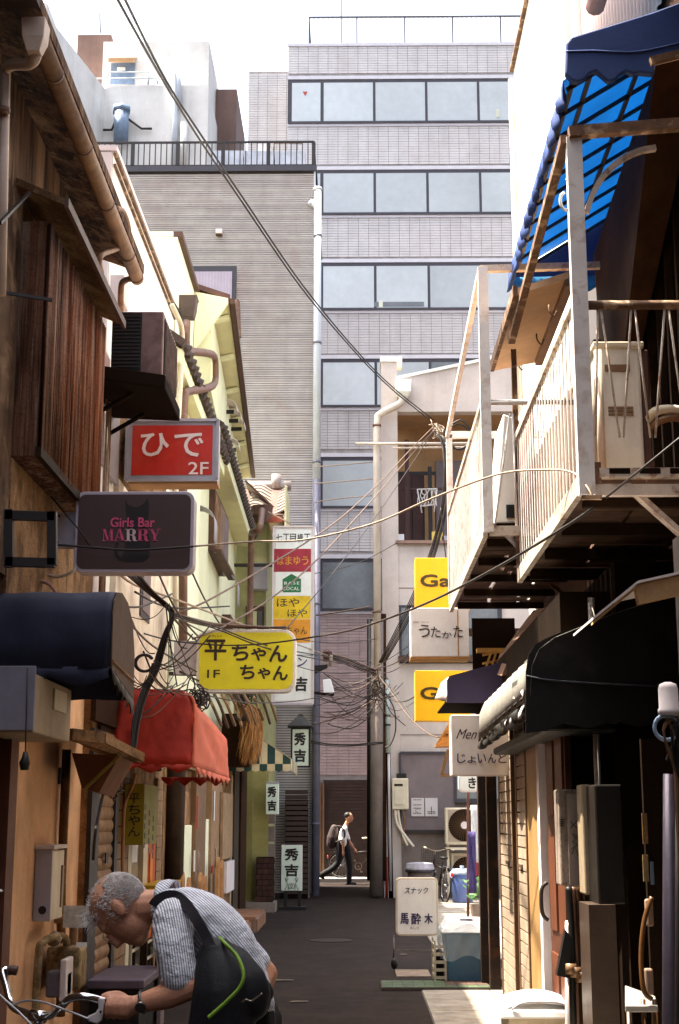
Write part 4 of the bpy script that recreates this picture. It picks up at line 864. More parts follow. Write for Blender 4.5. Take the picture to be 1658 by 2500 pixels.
for i in range(17): ub('slat', bar_brown, sB, LX + .012, LX + .03, yl(273), yl(303), .08 + i * .135, .08 + i * .135 + .125)
bx('lock_plate', black_p, sA, LX + .05, LX + .062, yl(240), yl(246), 1.28, 1.36)
bx('lintel', deep_brown, S1, LX, LX + .04, yl(208), yl(440), 2.36, 2.7)
S2 = thing('corner_bar_front', 'cluttered bar entrance with white lattice and orange panel under the red awning', 'shopfront', (LX, 14, 0))
bx('white_frame', ivory, S2, LX, LX + .03, yl(305), yl(313), .1, 1.9); bx('notice_board', mat('beige_board', 'a8937a', var=.35, scale=9), S2, LX, LX + .02, yl(313), yl(332), .9, 1.42)
bx('white_notice', white_pl, S2, LX + .02, LX + .026, yl(315), yl(328), 1.24, 1.42); bx('white_post', ivory, S2, LX, LX + .06, yl(334), yl(345), .1, 1.45)
bx('orange_panel', mat('orange_board', 'c85c20', rough=.7, var=.25, patch=.3, pcol='7a3010', pscale=6), S2, LX, LX + .03, yl(345), yl(372), .5, 1.42); bx('orange_strip', mat('orange_light', 'e08a30', rough=.7), S2, LX + .03, LX + .045, yl(356), yl(362), .6, 1.3)
bx('dark_door', dark_int, S2, LX - .02, LX, yl(305), yl(400), 0, .9)
for i in range(17): ub('slat', bar_brown, S2, LX, LX + .03, yl(374), yl(387), .08 + i * .115, .08 + i * .115 + .105)
tb('post', darkwood, S2, [(LX + .06, yl(408) - .05, 0), (LX + .06, yl(408), 2.3)], .12, 8); bx('post_panel', deep_brown, S2, LX, LX + .05, yl(416), yl(436), 0, 2.3)
lt = [atX(u, v, -1.98) for u, v in ((320, 2385), (365, 2385), (360, 2300), (322, 2300))]
zl, zh = .32, .78
lw = bx('lattice_back', dark_int, S2, LX + .0, LX + .012, yl(316), yl(372), zl - .1, zh + .1)
for k in range(4): bm('lattice_bar', ivory, lw, (LX + .03, yl(318), zl + k * .15), (LX + .03, yl(370), zl + k * .15), .02, .02)
for k in range(4): bm('lattice_bar', ivory, lw, (LX + .03, yl(318) + k * (yl(370) - yl(318)) / 3, zl), (LX + .03, yl(318) + k * (yl(370) - yl(318)) / 3, zh), .02, .02)
tb('copper_pipe', mat('copper_pipe', 'a8703c', rough=.5, var=.3), S2, curve([atX(452, 1935, -1.93), atX(446, 2000, -1.93), atX(437, 2060, -1.93), atX(434, 2120, -1.93), atX(430, 2180, -1.93)], 4), .035, 8)
S3 = thing('panelled_front', 'row of tan and cream panels and doors under the yellow house', 'shopfront', (LX, 19.5, 0))
segs = [(444, 461, cream, 1.55, .0), (461, 486, bronze, 2.2, .05), (487, 503, cream, 1.62, 0), (503, 529, mat('tan_door', 'a07e5c', rough=.7, var=.25, scale=6, streak=.3, scol='5a3c22'), 2.2, .04), (530, 548, tanwall, 2.2, .02), (549, 566, mat('beige_panel', 'b39a7c', rough=.8, var=.2), 2.3, .06)]
for (a, b_, mt, h, o) in segs: bx('panel', mt, S3, -2.1, -2.02 + o, yl(a, -2.05), yl(b_, -2.05), 0, h, bevel=.008)
bx('fascia', tanwall, S3, -2.14, -1.97, yl(440, -2.05), yl(566, -2.05), 2.2, 2.62)
for u, z0, z1 in ((470, 1.0, 1.25), (515, .9, 1.0), (475, 1.5, 1.9), (517, 1.6, 2.0)): p = atX(u, 2000, -2.0); bx('sticker', [white_pl, mat('red_sticker', 'b83a2a')][int(z0 * 10) % 2], S3, -1.97, -1.962, p.y - .05, p.y + .05, z0, z1)
for u in (480, 523): p = atX(u, 2000, -2.0); tb('handle', steel, S3, [(-1.99, p.y, .95), (-1.97, p.y, 1.0), (-1.97, p.y, 1.2), (-1.99, p.y, 1.25)], .018, 6)
bx('utility_board', mat('tan_utility_board', 'a98a68', rough=.8, var=.3, scale=6), S3, -1.97, -1.93, yl(531, -2), yl(556, -2), 1.05, 2.0)
for k in range(5): z = 1.1 + .2 * k; tb('conduit', [rusty_metal, mat('orange_tube', 'd8802c'), brown_pipe][k % 3], S3, curve([(-1.96, yl(561, -2) + .05 * k, .3), (-1.95, yl(562, -2) + .05 * k, 1.2), (-1.97, yl(560, -2) + .05 * k, 2.3)], 4), .018, 6)
bx('dark_column', mat('dark_olive_post', '3c3020', rough=.8, var=.3), S3, -2.15, -1.93, 23.0, 23.9, 0, 2.75); bx('dark_column', deep_brown, S3, -2.12, -1.9, 23.95, 25.2, 0, 2.75)
tag(bx('meter_case', white_side, None, -1.98, -1.9, yl(547, -1.95), yl(565, -1.95), .55, 1.0, bevel=.01), 'white meter case low on the tan panelled front', 'meter box')
fn = thing('picket_boards', 'short round-topped wooden boards standing before the cream panels', 'fence', (-1.85, 18.5, 0))
wd = mat('orange_wood', 'b07a42', rough=.75, var=.3, scale=9)
for u, vt in ((442, 2128), (458, 2142), (487, 2130), (498, 2138), (530, 2092), (540, 2100)):
    p = atX(u, vt, -1.88); q = .13
    pl = [(-1.88, p.y - q, 0), (-1.88, p.y + q, 0), (-1.88, p.y + q, p.z - .1), (-1.88, p.y + q * .5, p.z - .02), (-1.88, p.y, p.z), (-1.88, p.y - q * .5, p.z - .02), (-1.88, p.y - q, p.z - .1)]
    MB().prism(pl, (.03, .02, 0)).build('board', wd, fn)
yt = tag(bx('yellow_bench', mat('yellow_paint', 'd8b020', rough=.6), None, -1.98, -1.75, 13.3, 14.6, .98, 1.03), 'bright yellow board edge behind the stooping man', 'bench'); yt.name = 'yellow_bench'
for k in (0, 1): bx('leg', darkwood, yt, -1.96 + .0, -1.9, 13.4 + k * 1.0, 13.46 + k * 1.0, 0, .975)
gc = thing('grey_cabinet', 'low dark grey cabinet under the window beside the shutters', 'cabinet', (-1.85, 11.6, 0))
bx('body', black_p, gc, LX + .0, -1.62, 11.1, 12.1, 0, .38); bx('top', mat('mauve_top', '5f5260', rough=.6), gc, LX + .0, -1.58, 11.05, 12.15, .385, .45, bevel=.01); bx('side_panel', mauve, gc, -1.6, -1.57, 11.95, 12.18, .0, .7)
# tiled steps
stm = mat('brick_step_tile', '96694c', rough=.7, var=.25, scale=6, rand=.15)
for i, (x1, y0, y1, z) in enumerate(((-1.48, 21.6, 23.6, .22), (-1.55, 19.6, 21.3, .2))):
    s_ = thing('tiled_step', ['farther brown tiled step at the foot of the yellow house', 'nearer brown tiled step at the foot of the yellow house'][i], 'step', (-1.75, y0, 0), 'tiled doorsteps')
    bx('base', conc_d, s_, -2.04, x1 + .01, y0, y1, 0, z - .03)
    n = 4
    for k in range(n): ub('tile', stm, s_, -2.03, x1, y0 - .01 + (y1 - y0) * k / n, y0 - .02 + (y1 - y0) * (k + 1) / n, z - .03, z); ub('tile', stm, s_, x1 + .011, x1 + .03, y0 + (y1 - y0) * k / n, y0 - .012 + (y1 - y0) * (k + 1) / n, .01, z - .035)
    for k in range(3): ub('tile', stm, s_, -2.03 + k * .18, -1.86 + k * .18, y0 - .02, y0 - .001, .01, z - .035)
# dark entrance at the far end: olive pier, brick pile, slatted shutters
S4 = thing('restaurant_front', 'dark restaurant entrance with olive piers behind the lantern signs', 'shopfront', (-1.6, 26.9, 0))
bx('olive_pier', olive, S4, -2.18, -1.9, 26.6, 26.98, 0, 2.9); bx('olive_pier', mat('olive_light', 'a49a5e', rough=.85, var=.2), S4, -1.9, -1.62, 26.75, 26.99, 0, 2.95)
for k in range(4): bx('stone_block', conc_d, S4, -1.62 + .0, -1.5, 26.8, 26.99, .9 + k * .32, 1.17 + k * .32)
bx('plinth', conc_d, S4, -2.2, -1.45, 26.2, 26.9, 0, .17)
bk = mat('dark_brick', '4a2c24', rough=.85, var=.3, rand=.3)
pl = bx('brick_planter', dark_int, S4, -1.8, -1.5, 26.3, 26.7, .17, .95)
for r_ in range(8):
    for k in range(3): ub('brick', bk, pl, -1.81 + k * .108 + (.03 if r_ % 2 else 0), -1.81 + k * .108 + .098 + (.03 if r_ % 2 else 0), 26.27, 26.3, .18 + r_ * .096, .18 + r_ * .096 + .086)
bx('dark_bay', dark_int, S4, -1.5, -1.02, 30.6, 30.9, 0, .02 + 2.0)
for i in range(20): ub('slat', bar_dark, S4, -1.5, -1.02, 30.56, 30.6, .1 + i * .107, .18 + i * .107)

# ---------------- fittings on the left wall ----------------
lb = thing('grey_light_box', 'large grey steel box hung under the navy awning', 'box', (-1.9, 8.2, 2.07))
bx('front', mat('shaded_slate_case', '85818e', rough=.55, var=.15, streak=.25, scol='4a4650', sscale=7), lb, -2.07, -1.75, 7.76, 7.78, 2.09, 2.44, bevel=.004); bx('body', mat('shaded_warm_case', 'a8957a', rough=.6, var=.2, streak=.25, scol='5a4830', sscale=7), lb, -2.07, -1.752, 7.78, 8.78, 2.08, 2.4, bevel=.01); bx('hatch', ivory, lb, -1.75, -1.742, 8.25, 8.6, 2.24, 2.36)  # case colours darkened to stand in for the navy awning's shade
cb = thing('pull_cord', 'thin cord with dark weight hanging from the grey box', 'cord', atY(62, 1850, 7.7)); tb('cord', wire_k, cb, [atY(67, 1630, 7.72), atY(62, 1840, 7.72)], .004, 5)
MB().tube([atY(62, 1835, 7.72), atY(62, 1850, 7.72), atY(60, 1862, 7.72), atY(60, 1880, 7.72)], [.012, .02, .03, .022], 8).build('weight', black_p, cb, smooth=True)
sb = thing('tin_canopy', 'small weathered tin canopy with slanted brown board under the navy awning', 'canopy', (-1.8, 9.9, 2.0))
c0 = atY(172, 1792, 9.1); c1 = atY(250, 1802, 9.3); c2 = atY(345, 1850, 9.9)
MB().prism([(-2.07, 9.0, c0.z + .06), c0, c1, c2, c2 + V((-.35, .8, .05)), (-2.07, 10.7, c0.z + .06)], (0, 0, -.035)).build('roof', tanwall, sb)
m = MB(); m.beam(c0, c1, .05, .07); m.beam(c1, c2, .05, .06); m.build('front_edge', tanwall, sb)
MB().prism([atY(175, 1838, 9.6), atY(292, 1845, 9.6), atY(242, 1935, 9.6), atY(200, 1925, 9.6)], (.0, .6, -.02)).build('slanted_board', mat('brown_board', '6e4428', rough=.8, var=.25), sb); bm('edge_batten', mat('mustard_batten', '8a7434'), sb, atY(292, 1845, 9.58), atY(205, 1928, 9.58), .02, .02)
mb_ = thing('letter_box', 'grey and tan steel letter box with round hole on the orange wall', 'letter box', (-1.95, 9.6, 1.0))
q0 = atX(126, 2140, -1.965); q1 = atX(156, 2140, -1.965)
bx('case', grey_light, mb_, -2.075, -1.965, q0.y, q0.y + .02, .98, 1.43, bevel=.004); bx('side', ivory, mb_, -2.075, -1.967, q0.y + .021, q1.y, .98, 1.42, bevel=.006); bx('lid', white_side, mb_, -2.08, -1.95, q0.y - .02, q1.y + .03, 1.43, 1.455, bevel=.004)
MB().cyl((-2.015, q0.y - .006, 1.05), (-2.015, q0.y - .002, 1.05), .026, 14).build('lock_hole', black_p, mb_); bx('slot', bronze, mb_, -1.967, -1.957, q1.y - .09, q1.y - .03, 1.05, 1.32)
tg = tb('wall_conduit', tanwall, None, [atX(163, 1830, -2.03), atX(150, 2150, -2.03), atX(148, 2480, -2.03)], .032, 8); tag(tg, 'tan conduit pipe running down the orange wall', 'pipe')
tag(bx('house_number_plate', mat('slate_plate', '3c3a40'), None, -2.075, -2.065, atX(148, 1890, -2.07).y - .06, atX(148, 1890, -2.07).y + .07, 1.86, 1.97), 'small slate number plate beside the wall conduit', 'plate')
gmm = grimy('grimy_meter', '9a835f', '3a2a18', 'cbb894', fx=6, fz=5.5, k1=.6, k2=.4)
gm = thing('gas_meter', 'grimy beige gas meter with pipes low on the orange wall', 'gas meter', (-1.95, 9.9, .3))
bx('body', gmm, gm, -2.05, -1.82, 9.75, 10.02, .52, .8, bevel=.03); bx('display', mat('grey_face', '6f6a70'), gm, -2.0, -1.86, 9.55, 9.7, .5, .66, bevel=.015); bx('cover', white_side, gm, -1.9, -1.86, 9.5, 9.74, .48, .74, bevel=.01)
tb('pipe', gmm, gm, curve([(-2.0, 9.3, .0), (-2.0, 9.3, .75), (-1.98, 9.34, .86), (-1.93, 9.55, .88), (-1.92, 9.75, .85), (-1.92, 9.8, .78)], 5), .024, 10); tb('pipe', gutterpvc, gm, curve([(-1.9, 9.9, .8), (-1.9, 9.9, .92), (-1.95, 9.95, .96), (-2.04, 9.96, .96)], 4), .03, 10)
tb('valve', rusty_metal, gm, [(-2.0, 9.3, .3), (-2.0, 9.3, .38)], .05, 8); tb('valve', steel, gm, [(-1.95, 9.5, .86), (-1.95, 9.56, .87)], .045, 8)
bx('paper_tag', mat('printed_paper', 'dad4c8', rough=.8, var=.3, scale=30), gm, -1.94, -1.78, 9.74, 9.745, .92, 1.06); bx('paper_tag', white_pl, gm, -1.84, -1.77, 9.7, 9.705, .8, .83)

def ac_unit(name, label, x0, x1, y0, y1, z0, z1, mt, face='-Y', fan=True, group=None):
    t = thing(name, label, 'air conditioner', ((x0 + x1) / 2, (y0 + y1) / 2, z0), group)
    bx('case', mt, t, x0, x1, y0, y1, z0, z1, bevel=.015)
    return t
ac = ac_unit('wall_air_conditioner', 'old brown air conditioner hung on the wall beside the rusty bay', -1.93, -1.52, 10.7, 11.5, 5.03, 5.57, mat('brown_ac_case', '8a6a62', rough=.6, var=.25, patch=.5, pcol='4a2c22', pscale=6), fan=False)
gq = bx('grille', black_p, ac, -1.925, -1.69, 10.685, 10.699, 5.08, 5.55)
for i in range(15): ub('louvre', mat('dark_louvre', '3a2c28'), gq, -1.92, -1.7, 10.675, 10.684, 5.095 + i * .03, 5.108 + i * .03)
bx('side_grille', black_p, ac, -1.519, -1.51, 10.75, 11.45, 5.05, 5.52)
for i in range(9): bm('fin', brown_pipe, ac, (-1.505, 10.78 + .08 * i, 5.07), (-1.505, 10.78 + .08 * i, 5.5), .012, .012)
tag(MB().prism([(-2.06, 10.4, 4.93), (-1.48, 10.6, 4.9), (-1.48, 11.55, 4.9), (-2.06, 11.55, 4.93)], (0, 0, .11)).build('ac_tray', dark_int, bevel=.01), 'dark rusty tray carrying the old brown air conditioner', 'bracket').name = 'ac_tray'
for i in (0, 1): tag(tb('support_strut', dark_int, None, [(-2.07, 10.75 + .6 * i, 4.72), (-1.75, 10.75 + .6 * i, 4.91)], .018, 6), ['near', 'far'][i] + ' black strut under the old air conditioner tray', 'strut')
# balcony outdoor units
ab = thing('balcony_air_conditioner', 'tall beige air conditioner standing on the nearer balcony', 'air conditioner', (1.5, 7.9, NZ + .05))
pa_, pb = atY(1455, 842, 7.75), atY(1572, 1050, 7.75); zb_ = NZ + .06
wac = mat('white_ac_case', 'e6e2d6', rough=.5, var=.1, scale=5, streak=.3, scol='96805c', sscale=7)
bx('case', wac, ab, pa_.x, pb.x, 7.75, 8.6, zb_ + .05, pa_.z, bevel=.02); bx('dark_side', brown_trim, ab, pb.x + .001, pb.x + .05, 7.77, 8.6, zb_ + .05, pa_.z - .02, bevel=.01); bx('top_lip', ivory, ab, pa_.x - .02, pb.x + .02, 7.73, 8.62, pa_.z - .02, pa_.z + .015, bevel=.008)
bx('feet', mat('mossy_wood', '8a7c3c', var=.4), ab, pa_.x - .05, pb.x + .05, 7.7, 8.6, NZ + .01, zb_ + .045)
zc = pa_.z; xm = (pa_.x + pb.x) / 2; bx('label_plate', bronze, ab, xm - .08, xm + .06, 7.742, 7.75, zc - .16, zc - .12)
for k in range(3): bx('louvre', bronze, ab, xm - .07, xm + .07, 7.743, 7.75, zc - .42 + k * .02, zc - .408 + k * .02)
tb('duct', pipe_c, ab, [(pa_.x - .07, 7.6, zb_), (pa_.x - .07, 7.6, zc - .25)], .03, 8); tb('duct', pipe_c, ab, [(pa_.x - .0, 7.7, zb_), (pa_.x - .0, 7.7, zc - .05)], .022, 8)
bs = thing('cable_bundle_on_balcony', 'pale wrapped hose bundle resting right of the balcony air conditioner', 'hose', atY(1615, 1020, 7.8)); tb('hose', ivory, bs, curve([atY(1580, 1030, 7.8), atY(1600, 1005, 7.75), atY(1640, 1000, 7.75), atY(1690, 1010, 7.8)], 5), .028, 8); tb('hose', bronze, bs, curve([atY(1585, 1048, 7.8), atY(1610, 1028, 7.75), atY(1650, 1020, 7.75), atY(1690, 1035, 7.8)], 5), .022, 8)
ab2 = thing('far_balcony_air_conditioner', 'white air conditioner on the farther balcony behind the bars', 'air conditioner', (1.15, 11, FZ)); p0 = atY(1213, 1010, 10.6); p1 = atY(1275, 1270, 10.6)
MB().prism([(p0.x - .03, 10.6, FZ + .1), (p1.x, 10.6, FZ + .1), (p1.x, 10.6, p0.z - .05), (p0.x + .05, 10.6, p0.z)], (0, .7, 0)).build('case', white_wall, ab2, bevel=.01); bx('base', dark_int, ab2, p0.x - .05, p1.x, 10.55, 11.3, FZ, FZ + .09); bx('outlet', black_p, ab2, p1.x - .12, p1.x - .02, 10.58, 10.6, FZ + .14, FZ + .24)

# ---------------- yard at the end on the right ----------------
def fan_unit(t, x0, x1, y, z0, z1, mt):
    bx('case', mt, t, x0, x1, y, y + .32, z0, z1, bevel=.02); w_ = x1 - x0; cx = x0 + w_ * .46; cz = (z0 + z1) / 2 + .02; r_ = min(w_, z1 - z0) * .44
    bx('face_panel', mat('grey_beige_face', 'ac9c88', rough=.6), t, x0 + .05, x1 - .04, y - .006, y - .001, z0 + .06, z1 - .04)
    MB().cyl((cx, y - .012, cz), (cx, y - .007, cz), r_, 28).build('fan_recess', dark_int, t)
    g = MB()
    for k in range(40): a = 2 * math.pi * k / 40; g.beam((cx + .06 * math.cos(a), y - .02, cz + .06 * math.sin(a)), (cx + r_ * math.cos(a + .25), y - .02, cz + r_ * math.sin(a + .25)), .004, .004)
    g.build('guard', bronze, t); MB().cyl((cx, y - .028, cz), (cx, y - .014, cz), .075, 18).build('hub', white_side, t)
yu = thing('yard_air_conditioner', 'beige outdoor air conditioner with round fan above the blue bin', 'air conditioner', (2.2, 30.4, 0)); p0 = atY(1087, 1972, 30.2); p1 = atY(1160, 2060, 30.2)
fan_unit(yu, p0.x, p0.x + .85, 30.2, p1.z - .02, p0.z, ivory); bm('stand', ivory, yu, (p0.x + .05, 30.3, 0), (p0.x + .05, 30.3, p1.z), .05); bm('stand', ivory, yu, (p0.x + .8, 30.3, 0), (p0.x + .8, 30.3, p1.z), .05); bm('shelf', ivory, yu, (p0.x, 30.3, p1.z - .1), (p0.x + .85, 30.3, p1.z - .1), .3, .05)
yu2 = thing('lower_yard_air_conditioner', 'lower outdoor air conditioner half hidden behind the blue bin', 'air conditioner', (2.2, 30.4, 0)); fan_unit(yu2, p0.x + .12, p0.x + .8, 30.4, .15, p1.z - .2, ivory)
wh = thing('water_heater', 'beige wall mounted water heater with pipes beside the dark pole', 'water heater', (1.1, 30.9, 1)); p0 = atY(957, 1900, 30.7); p1 = atY(998, 1976, 30.7)
bx('case', ivory, wh, p0.x, p1.x, 30.7, 30.93, p1.z, p0.z, bevel=.02); bx('vent', dark_int, wh, p0.x + .05, p1.x - .12, 30.69, 30.699, p0.z - .16, p0.z - .12); bx('front_panel', ivory, wh, p0.x + .05, p1.x - .08, 30.685, 30.698, p1.z + .1, p0.z - .2, bevel=.006); bx('dark_cap', black_p, wh, p0.x + .1, p1.x - .04, 30.75, 30.93, p0.z, p0.z + .1)  # black cap sits on top of the heater case
for k, (u, e) in enumerate(((965, 1010), (972, 995), (984, 983))): tb('pipe', [pipe_c, ivory, bronze][k], wh, curve([atY(u, 1978, 30.75), atY(u + 4, 2010, 30.75), atY(u + (e - u) * .6, 2045, 30.72), atY(e, 2068 - 3 * k, 30.7)], 5), .035 - .007 * k, 8)
nb_ = mat('notice_paper', 'c9c2c0', rough=.8, var=.06)
for i, (u0, u1) in enumerate(((1004, 1036), (1038, 1069))):
    a = atY(u0, 1948, 30.9); b_ = atY(u1, 1993, 30.9); n_ = bx('paper_notice', nb_, None, a.x, b_.x, 30.905, 30.915, b_.z, a.z); n_.name = 'paper_notice'
    tag(n_, ['left', 'right'][i] + ' sheet of the two white paper notices on the mauve shutter', 'notice', 'paper notices')
    for k in range(9):   # unreadable printed lines
        zz = a.z - .05 - .035 * (k % 9); xx = a.x + .04 + .03 * random.random()
        if (i == 0 and k in (0, 3, 5, 8)) or (i == 1 and k > 6):
            for j in range(5): ub('print_mark', black_ink, n_, xx + .035 * j, xx + .035 * j + .022, 30.901, 30.904, zz, zz + .02)
    tb('drawing', black_ink, n_, curve([V(((a.x + b_.x) / 2 + .05 * math.cos(t) * (1 if i == 0 else .1), 30.903, b_.z + .12 + .035 * math.sin(t) * (1 if i == 0 else 2.4))) for t in [R(k * 40) for k in range(8)]], 2), .004, 4)
bb = thing('blue_bin', 'tall blue plastic bin under the yard air conditioner', 'bin', (2.1, 27.5, 0)); p0 = atY(1105, 2122, 28.9); p1 = atY(1150, 2205, 28.9); bl = mat('blue_plastic', '5a6ea8', rough=.5, var=.15)
MB().tube([(p0.x + .2, 29.1, .02), (p0.x + .2, 29.1, p0.z - .1)], [.2, .23], 16).build('body', bl, bb, smooth=True, bevel=.01); MB().tube([(p0.x + .2, 29.1, p0.z - .1), (p0.x + .2, 29.1, p0.z - .06), (p0.x + .2, 29.1, p0.z)], [.25, .25, .2], 16).build('lid', mat('pale_blue_plastic', 'aab8d0', rough=.4), bb); tb('knob', mat('pale_blue_plastic', 'aab8d0'), bb, [(p0.x + .2, 29.1, p0.z - .01), (p0.x + .2, 29.1, p0.z + .06)], .04, 8)
rb = thing('round_bin', 'round bin with silver lid beside the parked bicycle', 'bin', (1.2, 29.6, 0)); p0 = atY(1025, 2105, 29.5)
MB().tube([(p0.x, 29.6, 0), (p0.x, 29.6, p0.z - .15)], [.2, .25], 16).build('body', conc_d, rb, smooth=True); MB().tube([(p0.x, 29.6, p0.z - .15), (p0.x, 29.6, p0.z - .12), (p0.x, 29.6, p0.z - .02), (p0.x, 29.6, p0.z)], [.3, .3, .27, .1], 18).build('lid', grey_light, rb, bevel=.01); tb('lid_rim', dark_frame, rb, [(p0.x, 29.6, p0.z - .2), (p0.x, 29.6, p0.z - .14)], .29, 18)
bp_ = tag(MB().beam(atZ(1143, 2242, 0), atY(1143, 1880, atZ(1143, 2242, 0).y), .045).build('brown_post', mat('red_brown_post', '6e4436', rough=.6, var=.3)), 'slim red-brown post standing before the yard air conditioner', 'post'); bp_.name = 'brown_post'
for i, (u, v0, v1, c, nm) in enumerate(((1150, 2030, 2180, '4a3e78', 'purple'), (1164, 1965, 2108, 'e4e8ee', 'white'), (1168, 2065, 2145, 'a82a22', 'red'))):
    a = atY(u - 8, v0, 21); b_ = atY(u + 14, v1, 21); m = MB(); cloth(m, [(a.x, 21 + .5 * i, a.z), (b_.x, 21 + .5 * i, a.z), (b_.x, 21 + .5 * i, b_.z), (a.x, 21 + .5 * i, b_.z)], 8, 10, .02, i); f_ = m.build('shop_banner', mat('banner_' + nm, c, rough=.8), smooth=True, thick=.005)
    tag(f_, nm + ' cloth banner hanging beside the dark post on the right', 'banner', 'cloth banners')
plt = thing('potted_plant', 'small green plant at the foot of the dark post', 'plant', atZ(1165, 2245, 0)); p = atZ(1165, 2245, 0); MB().tube([p, p + V((0, 0, .25))], [.09, .12], 12).build('pot', conc_d, plt)
lf = MB()
for k in range(60):
    a = random.uniform(0, 6.28); r_ = random.uniform(.02, .2); c = p + V((r_ * math.cos(a), r_ * math.sin(a), .3 + random.uniform(0, .35))); d = V((random.uniform(-1, 1), random.uniform(-1, 1), random.uniform(-.3, .8))).normalized(); s_ = d.orthogonal().normalized() * .025; lf.add([c, c + d * .05 + s_, c + d * .12, c + d * .05 - s_], [(0, 1, 2, 3)])
lf.build('foliage', mat('leaf_green', '4c7a34', rough=.6, var=.3, trans=.3), plt)
# pole with cable guards, road side post in red and white
up = thing('utility_pole', 'dark utility pole with pale cable guard and red striped foot', 'pole', atZ(948, 2190, 0)); pb_ = atZ(955, 2192, 0)
tb('shaft', black_p, up, [pb_, atY(945, 1700, pb_.y)], .07, 10); tb('cable_guard', mat('mint_guard', 'b6c4be', rough=.5), up, [atY(947, 1838, pb_.y - .1), atY(946, 1660, pb_.y - .1)], .055, 10); tb('white_guard', white_side, up, [atY(954, 2175, pb_.y - .05), atY(949, 1840, pb_.y - .1)], .03, 8)
for v in (1700, 1745, 1768): tb('band', black_p, up, [atY(946, v, pb_.y - .1), atY(946, v + 4, pb_.y - .1)], .07, 10)
rs = mat('red_guard', 'a02c20', rough=.5, var=.2)
for i, u in enumerate((944, 963)):
    o = tb('guard_post', rs, None, [atZ(u, 2192 - 8 * i, 0), atY(u, 2092, atZ(u, 2192 - 8 * i, 0).y)], .055, 10); tag(o, ['left', 'right'][i] + ' red guard sleeve at the foot of the dark utility pole', 'guard post', 'red pole guards')
    q = atZ(u, 2192 - 8 * i, 0); tb('top', white_side, o, [V((q.x, q.y, 1.0)), V((q.x, q.y, 1.3))], .05, 8)
cb2 = tag(MB().tube([atZ(922, 2192, 0), atY(921, 1510, atZ(922, 2192, 0).y)], .13, 14).build('concrete_pole', conc_d, smooth=True), 'round grey-brown concrete pole at the corner of the loggia building', 'pole'); cb2.name = 'concrete_pole'
# snack stand sign is with the signs; bins, crate on the right
bn = thing('blue_recycling_bin', 'blue box bin with white lid wrapped in clear plastic bag', 'bin', (1.1, 15.2, 0)); z1 = .5; blb = mat('light_blue_plastic', '4f7fa0', rough=.45, var=.2)
MB().add([(.93, 14.95, .02), (1.3, 14.95, .02), (1.3, 15.4, .02), (.93, 15.4, .02), (.88, 14.9, z1), (1.34, 14.9, z1), (1.34, 15.45, z1), (.88, 15.45, z1)], [(3, 2, 1, 0), (4, 5, 6, 7), (0, 1, 5, 4), (1, 2, 6, 5), (2, 3, 7, 6), (3, 0, 4, 7)]).build('body', blb, bn, bevel=.02)
MB().add([(.85, 14.87, z1), (1.36, 14.87, z1), (1.36, 15.48, z1), (.85, 15.48, z1), (.92, 14.95, z1 + .12), (1.33, 14.95, z1 + .1), (1.33, 15.44, z1 + .12), (.92, 15.44, z1 + .13)], [(3, 2, 1, 0), (4, 5, 6, 7), (0, 1, 5, 4), (1, 2, 6, 5), (2, 3, 7, 6), (3, 0, 4, 7)]).build('lid', white_pl, bn, bevel=.015); bx('handle', grey_light, bn, 1.05, 1.18, 14.97, 15.0, z1 + .1, z1 + .135, bevel=.005)
m = MB(); rows = []
for j in range(7):
    z = .56 - j * .05; e = .02 + .025 * math.sin(j * 1.3); row = []
    for k in range(41):
        t = k / 40 * 4; s_ = int(t) % 4; f_ = t - int(t); cs_ = [(.86, 14.87), (1.36, 14.87), (1.36, 15.48), (.86, 15.48)]; a = cs_[s_]; b_ = cs_[(s_ + 1) % 4]; x = a[0] + (b_[0] - a[0]) * f_; y = a[1] + (b_[1] - a[1]) * f_
        w_ = .012 * math.sin(k * 2.3 + j) + .01 * math.sin(k * 5.1 - j * 2); row.append(V((x + (x - 1.11) * (.06 + w_ * 3), y + (y - 15.17) * .06 + w_, z - .03 * math.sin(k * .9))))
    rows.append(row)
m.grid(rows); m.build('plastic_bag', mat('clear_plastic', 'cfdbe2', rough=.2, var=.05, alpha=.32, spec=.8), bn, smooth=True)
cr = thing('bottle_crate', 'pale slatted crate standing left of the blue bin', 'crate', (.85, 15.3, 0))
for k in range(5): bm('slat', ivory, cr, (.79, 15.0, .06 + .075 * k), (.79, 15.4, .06 + .075 * k), .012, .03); bm('slat', ivory, cr, (.79, 15.0, .06 + .075 * k), (.9, 15.0, .06 + .075 * k), .012, .03)
for x, y in ((.79, 15.0), (.79, 15.4), (.9, 15.0)): bm('corner_post', ivory, cr, (x, y, .01), (x, y, .42), .02)
bx('contents', dark_int, cr, .8, .88, 15.02, 15.4, .01, .3)
wb_ = thing('white_lidded_bin', 'beige bin with bright white domed lid at the lower right', 'bin', (1.15, 9.6, 0))
bx('body', ivory, wb_, .95, 1.36, 9.42, 9.9, .02, .4, bevel=.02)
for k in range(5): bx('rib', white_side, wb_, 1.0 + k * .08, 1.01 + k * .08, 9.408, 9.42, .05, .36)
MB().add([(.9, 9.36, .4), (1.4, 9.36, .4), (1.4, 9.95, .4), (.9, 9.95, .4), (.91, 9.37, .45), (1.39, 9.37, .45), (1.39, 9.94, .45), (.91, 9.94, .45)], [(3, 2, 1, 0), (4, 5, 6, 7), (0, 1, 5, 4), (1, 2, 6, 5), (2, 3, 7, 6), (3, 0, 4, 7)]).build('rim', white_pl, wb_, bevel=.012)
